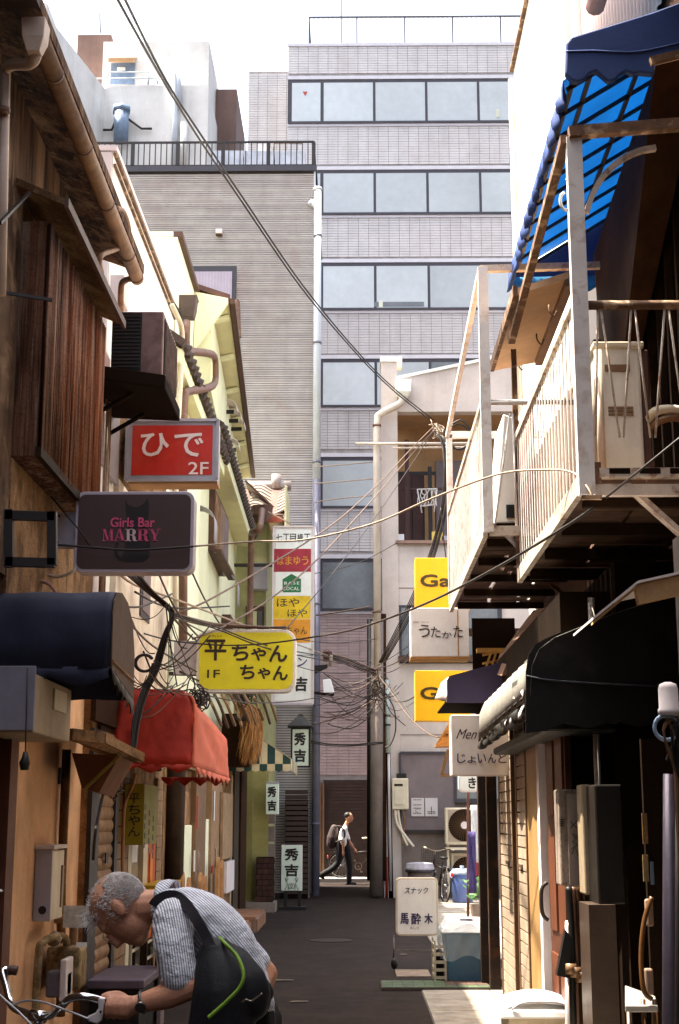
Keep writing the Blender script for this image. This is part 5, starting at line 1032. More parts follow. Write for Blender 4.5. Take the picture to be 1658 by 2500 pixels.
m = MB(); m.grid([[V((.93 + .44 * i / 12, 9.4 + .52 * j / 6, .45 + .085 * math.sin(math.pi * (i / 12) * .93 + .1) ** .6 * (.55 + .45 * math.sin(math.pi * j / 6)))) for i in range(13)] for j in range(7)]); m.build('lid', white_pl, wb_, smooth=True, thick=.012)
tb('handle', grey_light, wb_, curve([(.97, 9.37, .455), (1.05, 9.35, .5), (1.25, 9.35, .5), (1.35, 9.37, .455)], 4), .008, 6)

# ---------------- right-hand shop front ----------------
RX = 1.3
def yr(u, X=RX): return atX(u, 2000, X).y
T1 = thing('shuttered_shop_front', 'tan louvred shutters and dark posts of the closed shop on the right', 'shopfront', (RX, 12, 0))
for (x0, x1, y) in ((atY(1172, 2200, 14.75).x, atY(1196, 2200, 14.75).x, 14.75), (atY(1193, 2200, 14.35).x, atY(1219, 2200, 14.35).x, 14.35)): bx('post', mat('rusty_dark_post', '2c1a10', rough=.6, var=.4, patch=.4, pcol='6a3a16', pscale=6), T1, x0, x1, y, y + .1, 0, 2.75, bevel=.006)
for (ua, ub_) in ((1221, 1252), (1263, 1286)):
    y1, y0 = yr(ua), yr(ub_); s_ = bx('shutter', bronze, T1, RX + .02, RX + .05, y0, y1, .02, 2.5)
    for i in range(27):
        z = .06 + i * .09
        ub('slat', mat('right_slat', 'b3a08c', rough=.65, var=.25, scale=6, rand=.12, streak=.3, scol='6a4c30', sscale=6), s_, RX - .002, RX + .02, y0 + .03, y1 - .03, z, z + .078)
    for y in (y0, y1): bx('stile', bronze, s_, RX - .01, RX + .03, y - .03, y + .02, .02, 2.5)
    bm('bolt', steel, s_, (RX - .012, y0 + .3, 1.26), (RX - .012, y0 + .5, 1.26), .015, .03)
bx('frame', mat('tan_frame', 'b08a58', rough=.5, var=.2, streak=.3, scol='5a3a1c'), T1, RX, RX + .04, yr(1318), yr(1288), 0, 2.5); bx('white_jamb', white_side, T1, RX - .02, RX + .04, yr(1325), yr(1319), 0, 2.45)
wdr = mat('red_brown_door', '5a3220', rough=.5, var=.3, scale=6)
d2 = bx('wooden_door', wdr, T1, RX + .03, RX + .07, yr(1372), yr(1327), 0, 2.4); ya, yb = yr(1372), yr(1327)
for k in range(3):
    for j in range(2): bx('door_panel', mat('red_brown_panel', '6b3c26', rough=.45, var=.25), d2, RX + .015, RX + .03, ya + .06 + j * (yb - ya) * .48, ya + (yb - ya) * .42 + j * (yb - ya) * .48, .15 + k * .75, .75 + k * .75)
tb('door_handle', black_metal, d2, curve([(RX + .0, yb - .1, .95), (RX - .04, yb - .1, 1.0), (RX - .04, yb - .1, 1.15), (RX + .0, yb - .1, 1.2)], 4), .014, 6)
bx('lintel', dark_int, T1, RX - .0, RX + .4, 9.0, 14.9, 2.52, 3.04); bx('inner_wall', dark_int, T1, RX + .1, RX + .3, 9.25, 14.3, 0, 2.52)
tag(tb('drain_hose', white_side, None, [atX(1392, 2250, 1.28), atX(1392, 2500, 1.28), V((1.28, atX(1392, 2500, 1.28).y, 0))], .03, 8), 'white drain pipe catching the sun beside the meter boxes', 'pipe').name = 'drain_hose'
def pbx(name, mt, parent, u0, u1, v0, v1, Y, d=.15, **k): a = atY(u0, v0, Y); b_ = atY(u1, v1, Y); return bx(name, mt, parent, a.x, b_.x, Y, Y + d, b_.z, a.z, **k)
gbx = grimy('grey_meter_case', '8c7e74', '3c3028', 'b0a498', fx=8, fz=1.2, k1=.5, k2=.35, bump=.15)
e1 = thing('meter_box', 'grey electric meter box with scribbled mark on the dark wall', 'meter box', atY(1400, 2160, 8.9)); pbx('case', gbx, e1, 1362, 1421, 1927, 2163, 8.92, .2, bevel=.01); pbx('front', mat('grey_meter_front', '8d8078', rough=.6, var=.2), e1, 1384, 1420, 1938, 2160, 8.905, .012)
for k in range(4): pbx('vent_slot', black_p, e1, 1366, 1378, 2000 + 5 * k, 2002 + 5 * k, 8.912, .006)
for st_ in (((1393, 2005), (1400, 2015), (1410, 2022)), ((1411, 2003), (1402, 2012), (1393, 2022)), ((1396, 2035), (1412, 2042), (1398, 2055), (1411, 2062), (1395, 2072)), ((1396, 2085), (1404, 2068), (1412, 2088)), ((1410, 2048), (1399, 2040))): tb('scribble', black_ink, e1, [atY(u, v, 8.9) for u, v in st_], .003, 4)
e2 = thing('rear_meter_box', 'taller tan meter box between the scribbled box and the black cabinet', 'meter box', atY(1434, 2180, 8.6)); pbx('case', mat('tan_meter_case', '9a8a72', rough=.6, var=.25, scale=6), e2, 1419, 1451, 1915, 2185, 8.6, .2, bevel=.01)
e3 = thing('black_cabinet', 'large black cabinet mounted on the dark wall at right', 'cabinet', atY(1485, 2205, 8.2)); pbx('body', mat('black_case', '14100d', rough=.4, var=.2), e3, 1451, 1530, 1915, 2208, 8.3, .5, bevel=.01)
cd = thing('conduit_cluster', 'cluster of dark pipes and valves below the meter boxes', 'pipes', atY(1410, 2500, 8.8))
for k, (u0, u1, r_) in enumerate(((1388, 1398, .022), (1400, 1410, .016), (1412, 1420, .026), (1424, 1418, .014), (1396, 1404, .012))): tb('conduit', [black_p, brown_pipe, deep_brown, rusty_metal, black_p][k], cd, curve([atY(u0, 2165, 8.85), atY(u0 + random.uniform(-4, 8), 2240, 8.85), atY(u1, 2340, 8.85), atY(u1, 2420, 8.85)], 5) + [V((atY(u1, 2420, 8.85).x, 8.85, 0))], r_, 8)
for u, v in ((1405, 2360), (1420, 2372), (1393, 2352)): p = atY(u, v, 8.83); tb('joint', bronze, cd, [p, p + V((.0, 0, -.06))], .038, 8)
p = atY(1383, 2330, 8.82); MB().prism([p + V((-.06, 0, -.12)), p + V((.02, 0, -.14)), p + V((.03, 0, .1)), p + V((.0, 0, .14))], (0, .08, 0)).build('elbow_cover', black_p, cd)
tag(pbx('steel_cabinet', mat('brown_steel_panel', '54453b', rough=.4, var=.3, scale=2, metal=.3, streak=.3, scol='3a2a20'), None, 1437, 1522, 2209, 2700, 8.25, .35), 'brownish steel panel standing under the black cabinet', 'panel').name = 'steel_cabinet'
tag(tb('grey_pole', mat('lavender_grey_pole', '6a606c', rough=.4, var=.2, metal=.3), None, [atY(1634, 1890, 6.0), atY(1632, 2500, 6.0), V((atY(1632, 2500, 6).x, 6, 0))], .025, 12), 'grey steel pole at the right edge of the alley', 'pole').name = 'grey_pole'
tag(tb('slim_pole', black_metal, None, [atY(1654, 1900, 6.1), atY(1656, 2500, 6.1), V((atY(1656, 2500, 6.1).x, 6.1, 0))], .014, 8), 'slim dark pole just right of the grey steel pole', 'pole').name = 'slim_pole'
ch = thing('bent_chair', 'folded chair with curved wooden frame behind the grey pole', 'chair', (1.5, 7.0, 0)); wdc = mat('varnished_wood', '5a3a1c', rough=.4, var=.2)
tb('frame', wdc, ch, curve([atY(u, v, 7.0) for u, v in ((1592, 2190), (1575, 2240), (1567, 2300), (1566, 2360), (1573, 2420), (1592, 2440))], 5), .012, 8); pbx('cushion', mat('brown_cushion', '8c7260', rough=.8), ch, 1576, 1598, 2195, 2262, 7.03, .04, bevel=.01); pbx('cushion', mat('brown_cushion', '8c7260'), ch, 1574, 1598, 2365, 2430, 7.03, .04, bevel=.01)
for u in (1570, 1598): p = atY(u, 2440, 7.05); tb('leg', wdc, ch, [p, V((p.x, 7.05, 0))], .012, 8)
tbw = thing('white_table', 'small white table top catching light at the lower right', 'table', (1.45, 7.3, 0)); a = atY(1526, 2410, 7.4); b_ = atY(1606, 2460, 7.0)
MB().prism([atY(1526, 2405, 7.5), atY(1600, 2432, 7.5), atY(1606, 2455, 7.0), atY(1526, 2455, 7.0)], (0, 0, -.03)).build('top', mat('white_table_top', '9a9690', rough=.4), tbw, bevel=.005)
for u in (1535, 1596): p = atY(u, 2462, 7.2); tb('leg', steel, tbw, [V((p.x, 7.2, p.z + .02)), V((p.x, 7.2, 0))], .012, 8)
for k, (u0, u1, v0, v1, c) in enumerate(((1567, 1583, 1985, 2060, '7a5a34'), (1569, 1585, 2087, 2152, '8a704a'), (1588, 1598, 2104, 2160, '5a6a80'))): o = pbx('wall_sticker', mat('sticker%d' % k, c, rough=.6, var=.4, scale=30), None, u0, u1, v0, v1, 7.87, .01); o.name = 'wall_sticker'; tag(o, ['upper tan sticker strip on the dark wall by the grey pole', 'lower tan sticker strip on the dark wall by the grey pole', 'small blue sticker on the dark wall by the grey pole'][k], 'sticker', 'wall stickers')
tag(bx('dark_partition', dark_int, None, 1.56, 1.99, 7.9, 7.94, 0, 2.05), 'dark partition wall behind the grey pole', 'wall').name = 'dark_partition'
wm = thing('electric_meter', 'white cylindrical electric meter with cable coil at the right edge', 'meter', atY(1632, 1745, 5.9)); p = atY(1632, 1705, 5.9)
MB().tube([p + V((0, 0, -.07)), p + V((0, 0, -.045)), p + V((0, 0, -.04)), p + V((0, 0, .04)), p + V((0, 0, .058)), p + V((0, 0, .066))], [.045, .045, .04, .04, .034, .015], 20).build('housing', white_side, wm, smooth=True); tb('coil', mat('pale_blue_cable', '9ab0c8', rough=.4), wm, [p + V((-.015 + .05 * math.cos(t), -.01, -.12 + .05 * math.sin(t))) for t in [R(20 + 290 * k / 20) for k in range(21)]], .009, 6)
for k in range(6): tb('lead', [rusty_metal, black_p][k % 2], wm, curve([p + V((-.02 + .02 * k, 0, -.07)), p + V((.02 * random.uniform(-2, 2), -.02, -.13)), p + V((.01 + .004 * k, .01, -.24 - .02 * k))], 4), .006, 5)
tb('sleeve', black_p, wm, [p + V((.03, 0, -.12)), p + V((.035, .01, -.3))], .02, 8); tb('arm', pipe_c, wm, curve([p + V((.09, 0, .02)), p + V((.05, -.01, -.02)), p + V((.045, -.01, -.12))], 5), .012, 8); bm('stay', black_metal, wm, p + V((-.02, 0, -.25)), p + V((.02, 0, -.16)), .008)
tag(tb('meter_conduit', deep_brown, None, [p + V((.03, .02, -.28)), V((p.x + .03, 5.93, 0))], .02, 8), 'dark conduit below the white electric meter', 'conduit').name = 'meter_conduit'
# bent canopy edge above the black awning
cn = thing('tan_canopy', 'bent tan roof canopy edge above the black awning', 'canopy', (1.4, 7.0, 2.5)); Yc = 7.0
prof = [(1448, 1516), (1553, 1430), (1560, 1426), (1700, 1395)]
MB().prism([atY(u, v, Yc) for u, v in prof] + [atY(u, v + (48 if k < 2 else 8), Yc) for k, (u, v) in enumerate(reversed(prof))], (0, .06, 0)).build('edge_board', mat('tan_edge', 'c8a070', rough=.7, var=.25, streak=.3, scol='7a5228'), cn)
for a, b_ in zip(prof[:-1], prof[1:]): MB().prism([atY(a[0], a[1] - 3, Yc - .02), atY(b_[0], b_[1] - 3, Yc - .02), atY(b_[0], b_[1] - 3, Yc - .02) + V((0, .65, 0)), atY(a[0], a[1] - 3, Yc - .02) + V((0, .65, 0))], (0, 0, .012)).build('roof_sheet', white_side, cn)
# slanted brown board and wooden lattice under the far balcony
sl_ = tag(MB().prism([atY(1225, 1650, 12.3), atY(1245, 1600, 12.3), atY(1330, 1485, 12.3), atY(1390, 1478, 12.3), atY(1390, 1540, 12.3), atY(1290, 1640, 12.3)], (0, .8, .1)).build('slanted_roof', mat('brown_slope', '7a5a48', rough=.8, var=.3, streak=.3, scol='3a2418')), 'slanted brown roof board under the balconies', 'roof'); sl_.name = 'slanted_roof'
la = thing('wooden_lattice', 'sunlit yellow wooden lattice beside the slanted roof', 'lattice', atY(1200, 1650, 14.0))
for k in range(4): bm('slat', mat('honey_wood', 'd8a850', rough=.7), la, atY(1180 + 14 * k, 1650, 14.0), atY(1200 + 12 * k, 1590, 14.0), .03, .02)
for k in range(3): bm('slat', mat('honey_wood', 'd8a850'), la, atY(1178, 1640 - 20 * k, 14.02), atY(1240, 1630 - 22 * k, 14.02), .02, .02)
bx('header_beam', mat('honey_wood', 'd8a850'), la, atY(1165, 1588, 14).x, atY(1240, 1588, 14).x, 14, 14.1, atY(1165, 1592, 14).z, atY(1165, 1582, 14).z); bx('dark_board', dark_int, la, 1.17, 1.6, 14.25, 14.3, 3.0, 3.6)
wc = thing('wooden_window_canopy', 'small sunlit orange wooden canopy left of the bar sign', 'canopy', atY(1080, 1810, 17)); MB().prism([atY(1064, 1822, 17), atY(1100, 1762, 17), atY(1100, 1762, 17.0) + V((.3, .5, 0)), atY(1064, 1822, 17) + V((.3, .5, 0))], (0, 0, .02)).build('roof', mat('orange_ply', 'd08a3c', rough=.7), wc)
MB().prism([atY(1064, 1822, 17), atY(1100, 1822, 17), atY(1100, 1800, 17), atY(1080, 1800, 17)], (0, .4, 0)).build('soffit', mat('orange_ply', 'd08a3c'), wc); bm('brace', bronze, wc, atY(1078, 1890, 17), atY(1095, 1830, 17), .05, .04); bm('foot', bronze, wc, atY(1076, 1893, 17), atY(1100, 1893, 17), .05, .04)
# straw bundle, floodlights, transformer
sw = thing('straw_bundle', 'shaggy bundle of dry straw hanging beside the striped awning', 'straw bundle', atY(605, 1860, 21.5)); m = MB()
for k in range(420):
    u = random.gauss(0, 1); a = atY(575 + 24 * random.random(), 1708 + 10 * random.random(), 21.6 + .2 * u); e = atY(588 + 44 * random.random() + 5 * random.gauss(0, 1), 1800 + 70 * random.random(), 21.4 + .25 * u); mid = a.lerp(e, .45) + V((.12 + .05 * random.gauss(0, 1), 0, .08)); pts = curve([a, mid, e], 3); m.tube(pts, [.008] * (len(pts) - 1) + [.002], 3, False)
m.build('straw', mat('dry_straw', 'a8743c', rough=.85, var=.35, scale=12), sw, kind='stuff'); tb('tie', black_p, sw, curve([atY(575, 1750, 21.2), atY(590, 1757, 21.1), atY(600, 1750, 21.1)], 4), .03, 6)
cg = bx('dark_post_box', deep_brown, None, -2.05, -1.62, 21.9, 22.3, 2.4, 3.2); cg.name = 'dark_sign_box'; tag(cg, 'dark brown box panel behind the straw bundle', 'box')
for i, (u, v) in enumerate(((800, 1675),)):
    fl = thing('floodlight', 'white floodlight on a black arm beside the vertical sign', 'floodlight', atY(u, v, 28)); p = atY(u, v, 28); MB().add([p + V((-.1, -.1, .12)), p + V((.06, -.1, .14)), p + V((.14, -.14, -.14)), p + V((-.08, -.14, -.14)), p + V((-.08, .12, .1)), p + V((.05, .12, .12)), p + V((.12, .12, -.1)), p + V((-.07, .12, -.1))], [(0, 3, 2, 1), (4, 5, 6, 7), (0, 1, 5, 4), (1, 2, 6, 5), (2, 3, 7, 6), (3, 0, 4, 7)]).build('housing', white_pl, fl, bevel=.015)
    bm('arm', black_p, fl, p + V((-.3, .1, -.12)), p + V((.1, .05, -.17)), .05); bm('lens', dark_int, fl, p + V((-.08, -.05, -.17)), p + V((.13, -.05, -.17)), .2, .03)
fl2 = thing('bracket_lamp', 'dark bracket lamp with pale insulator above the floodlight', 'lamp', atY(800, 1606, 28)); p = atY(799, 1602, 28); MB().tube([p + V((0, 0, .12)), p + V((0, 0, .08)), p + V((0, 0, -.1))], [.05, .1, .08], 6).build('head', brown_trim, fl2); MB().prism([atY(762, 1625, 28), atY(800, 1622, 28), atY(800, 1630, 28), atY(770, 1645, 28), atY(762, 1640, 28)], (0, .05, 0)).build('arm', black_p, fl2); tb('insulator', wire_w, fl2, [p + V((.06, -.05, -.2)), p + V((.08, -.05, .02))], .035, 8)
# ---------------- signs ----------------
def sign(name, label, u0, v0, u1, v1, Y, depth, face, frame, r=.0, border=.02, rot=0, group=None, cat='sign', back=True):
    """box sign facing the alley mouth; corners in photo pixels at depth Y"""
    a = atY(u0, v0, Y); b_ = atY(u1, v1, Y); x0, x1, z0, z1 = a.x, b_.x, b_.z, a.z
    t = thing(name, label, cat, ((x0 + x1) / 2, Y, z0), group)
    if r: pl = [(x, Y, z) for x, z in rrect(x0, x1, z0, z1, r)]; pf = [(x, Y - .004, z) for x, z in rrect(x0 + border, x1 - border, z0 + border, z1 - border, max(.01, r - border * .6))]
    else: pl = [(x0, Y, z0), (x1, Y, z0), (x1, Y, z1), (x0, Y, z1)]; pf = [(x0 + border, Y - .004, z0 + border), (x1 - border, Y - .004, z0 + border), (x1 - border, Y - .004, z1 - border), (x0 + border, Y - .004, z1 - border)]
    MB().prism(pl, (0, depth, 0)).build('housing', frame, t, bevel=.006)
    m = MB(); n = len(pf); m.add(pf + [V(p) + V((0, .003, 0)) for p in pf], [tuple(range(n)), tuple(reversed(range(n, 2 * n)))] + [(i, n + i, n + (i + 1) % n, (i + 1) % n) for i in range(n)])
    m.build('face', face, t)
    if not r:   # raised frame lips
        for p, q in (((x0, z0), (x1, z0)), ((x0, z1), (x1, z1)), ((x0, z0), (x0, z1)), ((x1, z0), (x1, z1))): bm('frame_edge', frame, t, (p[0], Y - .01, p[1]), (q[0], Y - .01, q[1]), .025, .025) if border >= .015 else None
    t['Y'] = Y
    return t
def st(t, s, u0, v0, u1, v1, mt, bold=.0, **k):
    Y = t['Y'] - .0075; a = atY(u0, v0, Y); b_ = atY(u1, v1, Y)
    return txt(s, (a + b_) / 2, abs(b_.x - a.x), abs(a.z - b_.z), mt, t, bold=bold, **k)
alu = mat('aluminium_frame', 'b4b0b8', rough=.4, var=.15, metal=.3)
sign_white = mat('white_sign_face', 'e6e8e4', rough=.4, var=.03, streak=.14, scol='7a6a50', sscale=9, patch=.08, pcol='8a7a60', pscale=7)  # even white sign face with grime streaks
pinkw = mat('pale_pink_letter', 'e8d4cc', rough=.5, var=.03)
redf = mat('red_face', 'c02a1c', rough=.4, var=.06, scale=5, streak=.14, scol='7a6a50', sscale=9, patch=.08, pcol='8a7a60', pscale=7)
h = sign('red_sign', 'red box sign lettered ひで 2F with grey metal frame', 312, 1027, 530, 1172, 12, .22, redf, alu, border=.045)
st(h, 'ひ', 344, 1057, 412, 1114, pinkw, .02); st(h, 'で', 426, 1057, 496, 1115, pinkw, .02); st(h, '2F', 460, 1128, 509, 1158, pinkw, .012)
bx('lit_underside', soffit_m, h, atY(312, 1175, 12).x, atY(530, 1175, 12).x, 12.02, 12.24, atY(400, 1180, 12).z, atY(400, 1173, 12).z)  # tan colour stands in for warm bounce light on the sign's underside
bm('wall_arm', black_metal, h, (-2.05, 12.1, 4.6), (-1.98, 12.1, 4.6), .04); bm('wall_arm', black_metal, h, (-2.05, 12.1, 4.95), (-1.98, 12.1, 4.95), .04)
gb = sign('girls_bar_sign', 'dark brown rounded sign lettered Girls Bar MARRY with black cat', 186, 1200, 471, 1397, 9.3, .16, mat('dark_plum_face', '4a3735', rough=.35, var=.08), mat('lilac_frame', 'b5acb8', rough=.4, var=.1), r=.06, border=.022)
cat_m = mat('black_cat', '211a1a', rough=.4, var=.05)
cat_px = [(306, 1217), (312, 1232), (326, 1238), (340, 1237), (352, 1228), (361, 1216), (364, 1232), (364, 1250), (362, 1268), (358, 1290), (365, 1312), (368, 1340), (362, 1362), (350, 1372), (318, 1373), (292, 1370), (280, 1358), (278, 1338), (284, 1324), (291, 1324), (286, 1340), (288, 1354), (297, 1360), (303, 1345), (306, 1318), (312, 1292), (310, 1270), (307, 1245)]
MB().prism([atY(u, v, 9.2945) for u, v in cat_px], (0, .0012, 0)).build('cat_silhouette', cat_m, gb)
pk = mat('pink_letter', 'd8527c', rough=.5, var=.2, scale=30); pw_ = mat('pale_letter', 'e8c8cc', rough=.5)
st(gb, 'Girls Bar', 270, 1263, 378, 1287, pk, .03)
def glyph(t, parts, u0, u1, v0, v1, mt):
    Y = t['Y'] - .008; m = MB()
    for pl in parts: m.prism([atY(u0 + (u1 - u0) * x, v1 + (v0 - v1) * y, Y) for x, y in pl], (0, .0015, 0))
    m.build('lettering', mt, t)
rc = lambda a, b_, c, d: [(a, c), (b_, c), (b_, d), (a, d)]
GL = {'M': [rc(0, .3, 0, .06), rc(.12, .17, .06, .94), rc(0, .2, .94, 1), [(.1, 1), (.3, 1), (.55, .1), (.45, 0)], [(.5, 0), (.55, .12), (.8, 1), (.74, 1)], rc(.74, .92, 0, 1), rc(.66, 1, 0, .06), rc(.85, 1, .94, 1)],
      'A': [rc(0, .3, 0, .06), [(.1, 0), (.16, 0), (.5, .92), (.44, 1)], [(.42, 1), (.58, 1), (.95, 0), (.7, 0)], rc(.25, .7, .28, .33), rc(.6, 1, 0, .06)],
      'R': [rc(0, .5, 0, .06), rc(.12, .36, 0, 1), rc(0, .7, .94, 1), [(.62, 1), (.78, .95), (.88, .85), (.88, .65), (.78, .53), (.6, .48), (.62, .94)], rc(.36, .62, .48, .54), [(.5, .5), (.72, .5), (.84, .4), (.9, .08), (1, .06), (.98, 0), (.72, 0), (.64, .1), (.6, .4)]],
      'Y': [rc(0, .42, .94, 1), [(.1, 1), (.34, 1), (.64, .42), (.42, .42)], [(.58, .42), (.64, .42), (.9, 1), (.83, 1)], rc(.68, 1, .94, 1), rc(.4, .63, 0, .46), rc(.28, .76, 0, .06)]}
for i, c in enumerate('MARRY'): u = 249 + i * 28.6; glyph(gb, GL[c], u, u + 28.5, 1291, 1321, pw_ if i == 2 else pk)
bx('bracket_plate', mat('lilac_plate', 'b8b4c4', rough=.5), gb, atY(138, 1300, 9.32).x, atY(190, 1300, 9.32).x, 9.33, 9.4, atY(160, 1335, 9.32).z, atY(160, 1250, 9.32).z)
for u, v in ((144, 1260), (140, 1324)): p = atY(u, v, 9.325); MB().cyl(p, p + V((0, -.006, 0)), .01, 8).build('bolt', black_p, gb)
sf = thing('steel_sign_frame', 'black square steel frame holding the Girls Bar sign to the wall', 'frame', atY(70, 1380, 7.85))
for a, b_ in (((22, 1245), (22, 1385)), ((128, 1250), (128, 1380)), ((15, 1258), (135, 1262)), ((15, 1372), (135, 1375))): bm('bar', black_metal, sf, atY(*a, 7.85), atY(*b_, 7.85), .05, .05)
hei = mat('chartreuse_face', 'd0c81c', rough=.4, var=.05, scale=5, streak=.14, scol='7a6a50', sscale=9, patch=.08, pcol='8a7a60', pscale=7)
hc = sign('heichan_sign', 'yellow-green rounded sign lettered 平ちゃん ちゃん 1F', 481, 1537, 722, 1690, 15.5, .2, hei, mat('off_white_frame', 'dcd8d2', rough=.5), r=.13, border=.032)
hc_k = mat('brown_black_letter', '2a1c10', rough=.5, var=.03)
st(hc, 'へ', 517, 1550, 528, 1556, hc_k, .02); st(hc, 'い', 531, 1550, 542, 1556, hc_k, .02); st(hc, '平', 500, 1561, 553, 1613, hc_k, .03); st(hc, 'ち', 566, 1573, 607, 1613, hc_k, .035); st(hc, 'ゃ', 613, 1581, 650, 1613, hc_k, .035); st(hc, 'ん', 657, 1575, 702, 1616, hc_k, .035)
st(hc, 'ち', 586, 1623, 622, 1658, hc_k, .035); st(hc, 'ゃ', 629, 1630, 660, 1658, hc_k, .035); st(hc, 'ん', 666, 1625, 703, 1661, hc_k, .035); st(hc, '1F', 506, 1635, 537, 1655, hc_k, .02)
bx('bracket_box', mat('pale_bracket', 'c6bcc0', rough=.5), hc, atY(424, 1600, 15.55).x, atY(482, 1600, 15.55).x, 15.56, 15.66, atY(450, 1645, 15.5).z, atY(450, 1563, 15.5).z); bm('arm', black_metal, hc, atY(376, 1644, 15.6), atY(485, 1646, 15.6), .04)
# hanging yellow board below the red awning
hb_ = sign('yellow_board_sign', 'dull yellow hanging board lettered 平ちゃん in a column', 305, 1914, 349, 2063, 12.4, .02, mat('mustard_face', '9c8a10', rough=.6, var=.15), mat('mustard_edge', '8a7a10'), border=.004)
for k, c in enumerate('平ちゃん'): st(hb_, c, 313, 1937 + k * 27, 342, 1961 + k * 27, hc_k, .01)
fm = mat('olive_yellow_face', '8a8420', rough=.6, var=.2, scale=5)
a = atX(349, 1914, atY(349, 1914, 12.4).x); bx('side_board', fm, hb_, a.x - .02, a.x, 12.42, 13.35, atY(349, 2063, 12.4).z, a.z)
for j in range(3):
    for k in range(5): ub('small_print', hc_k, hb_, a.x + .001, a.x + .003, 12.55 + .26 * j, 12.6 + .26 * j + .03 * (k % 2), a.z - .22 - .08 * k - .05 * j, a.z - .17 - .08 * k - .05 * j)
# tall directory sign
dr_ = sign('directory_sign', 'tall white vertical sign with stacked bar names beside the grey pipe', 668, 1286, 765, 1717, 26.2, .28, sign_white, white_side, border=.05)
dk_ = mat('sign_black', '201a1c', rough=.5, var=.02)
for k, c in enumerate('七丁目横丁'): st(dr_, c, 674 + 17.2 * k, 1303, 688.5 + 17.2 * k, 1323, dk_, .01)
def panel(t, u0, v0, u1, v1, mt): Y = t['Y']; a = atY(u0, v0, Y); b_ = atY(u1, v1, Y); return bx('name_panel', mt, t, a.x, b_.x, Y - .0065, Y - .0045, b_.z, a.z)
panel(dr_, 669.5, 1340, 759.5, 1396, mat('crimson_panel', 'a8263a', rough=.5)); yo = mat('orange_letter', 'e8a030', rough=.5)
for k, c in enumerate('はまゆう'): st(dr_, c, 677 + 20 * k, 1358, 693 + 20 * k, 1379, yo, .008)
gnl = mat('green_house', '2a7a48', rough=.5); Yd = 26.2 - .0065
MB().prism([atY(u, v, Yd) for u, v in ((690, 1446), (735, 1446), (735, 1414), (712, 1401), (690, 1414))], (0, .002, 0)).build('house_logo', gnl, dr_)
st(dr_, 'BASE', 694, 1420, 731, 1427, sign_white, .01, space=1.3); st(dr_, 'LOCAL', 693, 1433, 731, 1441, sign_white, .01, space=1.1)
panel(dr_, 668, 1455, 758.5, 1511, mat('yellow_panel', 'efc81e', rough=.5)); 
st(dr_, 'ほや', 676, 1460, 731, 1482, hc_k, .008); st(dr_, 'ほや', 702, 1487, 750, 1506, hc_k, .008)
panel(dr_, 668, 1512, 758, 1569, mat('orange_panel', 'eea028', rough=.5)); st(dr_, 'ちゃん', 700, 1530, 750, 1549, hc_k, .008)
st(dr_, 'ン', 727, 1605, 750, 1627, mat('purple_letter', '5a3a7c', rough=.5), .02); st(dr_, '吉', 718, 1652, 751, 1688, dk_, .04)
bx('bottom_lip', grey_light, dr_, atY(660, 1720, 26.2).x, atY(762, 1720, 26.2).x, 26.14, 26.5, atY(700, 1722, 26.2).z, atY(700, 1717.5, 26.2).z)
for z_ in (4.4, 6.3): bm('wall_arm', black_metal, dr_, (-2.3, 26.4, z_), (-1.5, 26.4, z_), .06)
# three 秀吉 signs
mint = mat('pale_mint_face', 'd4e2d4', rough=.4, var=.03, streak=.14, scol='7a6a50', sscale=9, patch=.08, pcol='8a7a60', pscale=7)
def hide(t, u0, u1, v0, v1):
    hm = (v0 + v1) / 2; st(t, '秀', u0, v0, u1, hm - (v1 - v0) * .06, dk_, .045); st(t, '吉', u0, hm + (v1 - v0) * .06, u1, v1, dk_, .045)
l1 = sign('lantern_sign', 'white 秀吉 lantern sign with black pyramid cap on the dark siding', 712, 1778, 756, 1872, 27.3, .3, mint, black_p, border=.02); hide(l1, 718, 747, 1788, 1861)
p = atY(734, 1777, 27.45); MB().tube([p, p + V((0, 0, .03)), p + V((0, 0, .22)), p + V((0, 0, .26))], [.34, .34, .08, .05], 4).build('cap', black_p, l1)
l2 = sign('wall_box_sign', 'small white 秀吉 box sign on the olive pier', 650, 1913, 679, 1988, 26.3, .3, mint, mint, border=.004); hide(l2, 653, 675, 1920, 1980); bx('top_cap', grey_light, l2, atY(650, 1950, 26.3).x, atY(679, 1950, 26.3).x, 26.29, 26.6, atY(660, 1912, 26.3).z, atY(660, 1909, 26.3).z)
l3 = sign('stand_sign', 'white 秀吉 stand sign on black legs in the far alley', 687, 2063, 738, 2175, 26.9, .06, mint, white_side, border=.008); hide(l3, 695, 729, 2071, 2140)
dg = mat('faded_print', '6a7a6a', rough=.6)
for c, s_ in ((700, 1), (724, -1)):
    for ln in (((c - 4, 2172), (c + 2 * s_, 2158), (c + 5, 2172)), ((c + 2 * s_, 2158), (c, 2150), (c - 3 * s_, 2152)), ((c, 2150), (c + 4, 2146), (c, 2142), (c - 4, 2146), (c, 2150))): tb('drawing', dg, l3, [atY(u, v, 26.89) for u, v in ln], .006, 4)
    tb('drawing', dg, l3, [atY(c + 9 * s_ + 5 * math.cos(t), 2163 + 6 * math.sin(t), 26.89) for t in [R(30 * k) for k in range(13)]], .005, 4)
za = atY(700, 2175, 26.9).z
for u in (697, 731): x = atY(u, 2190, 26.9).x; bm('leg', black_p, l3, (x, 26.95, za), (x, 26.95, .05), .06)
bm('cross_bar', black_p, l3, (atY(697, 2200, 26.9).x, 26.95, .35), (atY(731, 2200, 26.9).x, 26.95, .35), .05); bm('foot', black_p, l3, (atY(682, 2200, 26.9).x, 26.95, .03), (atY(748, 2200, 26.9).x, 26.95, .03), .35, .06)
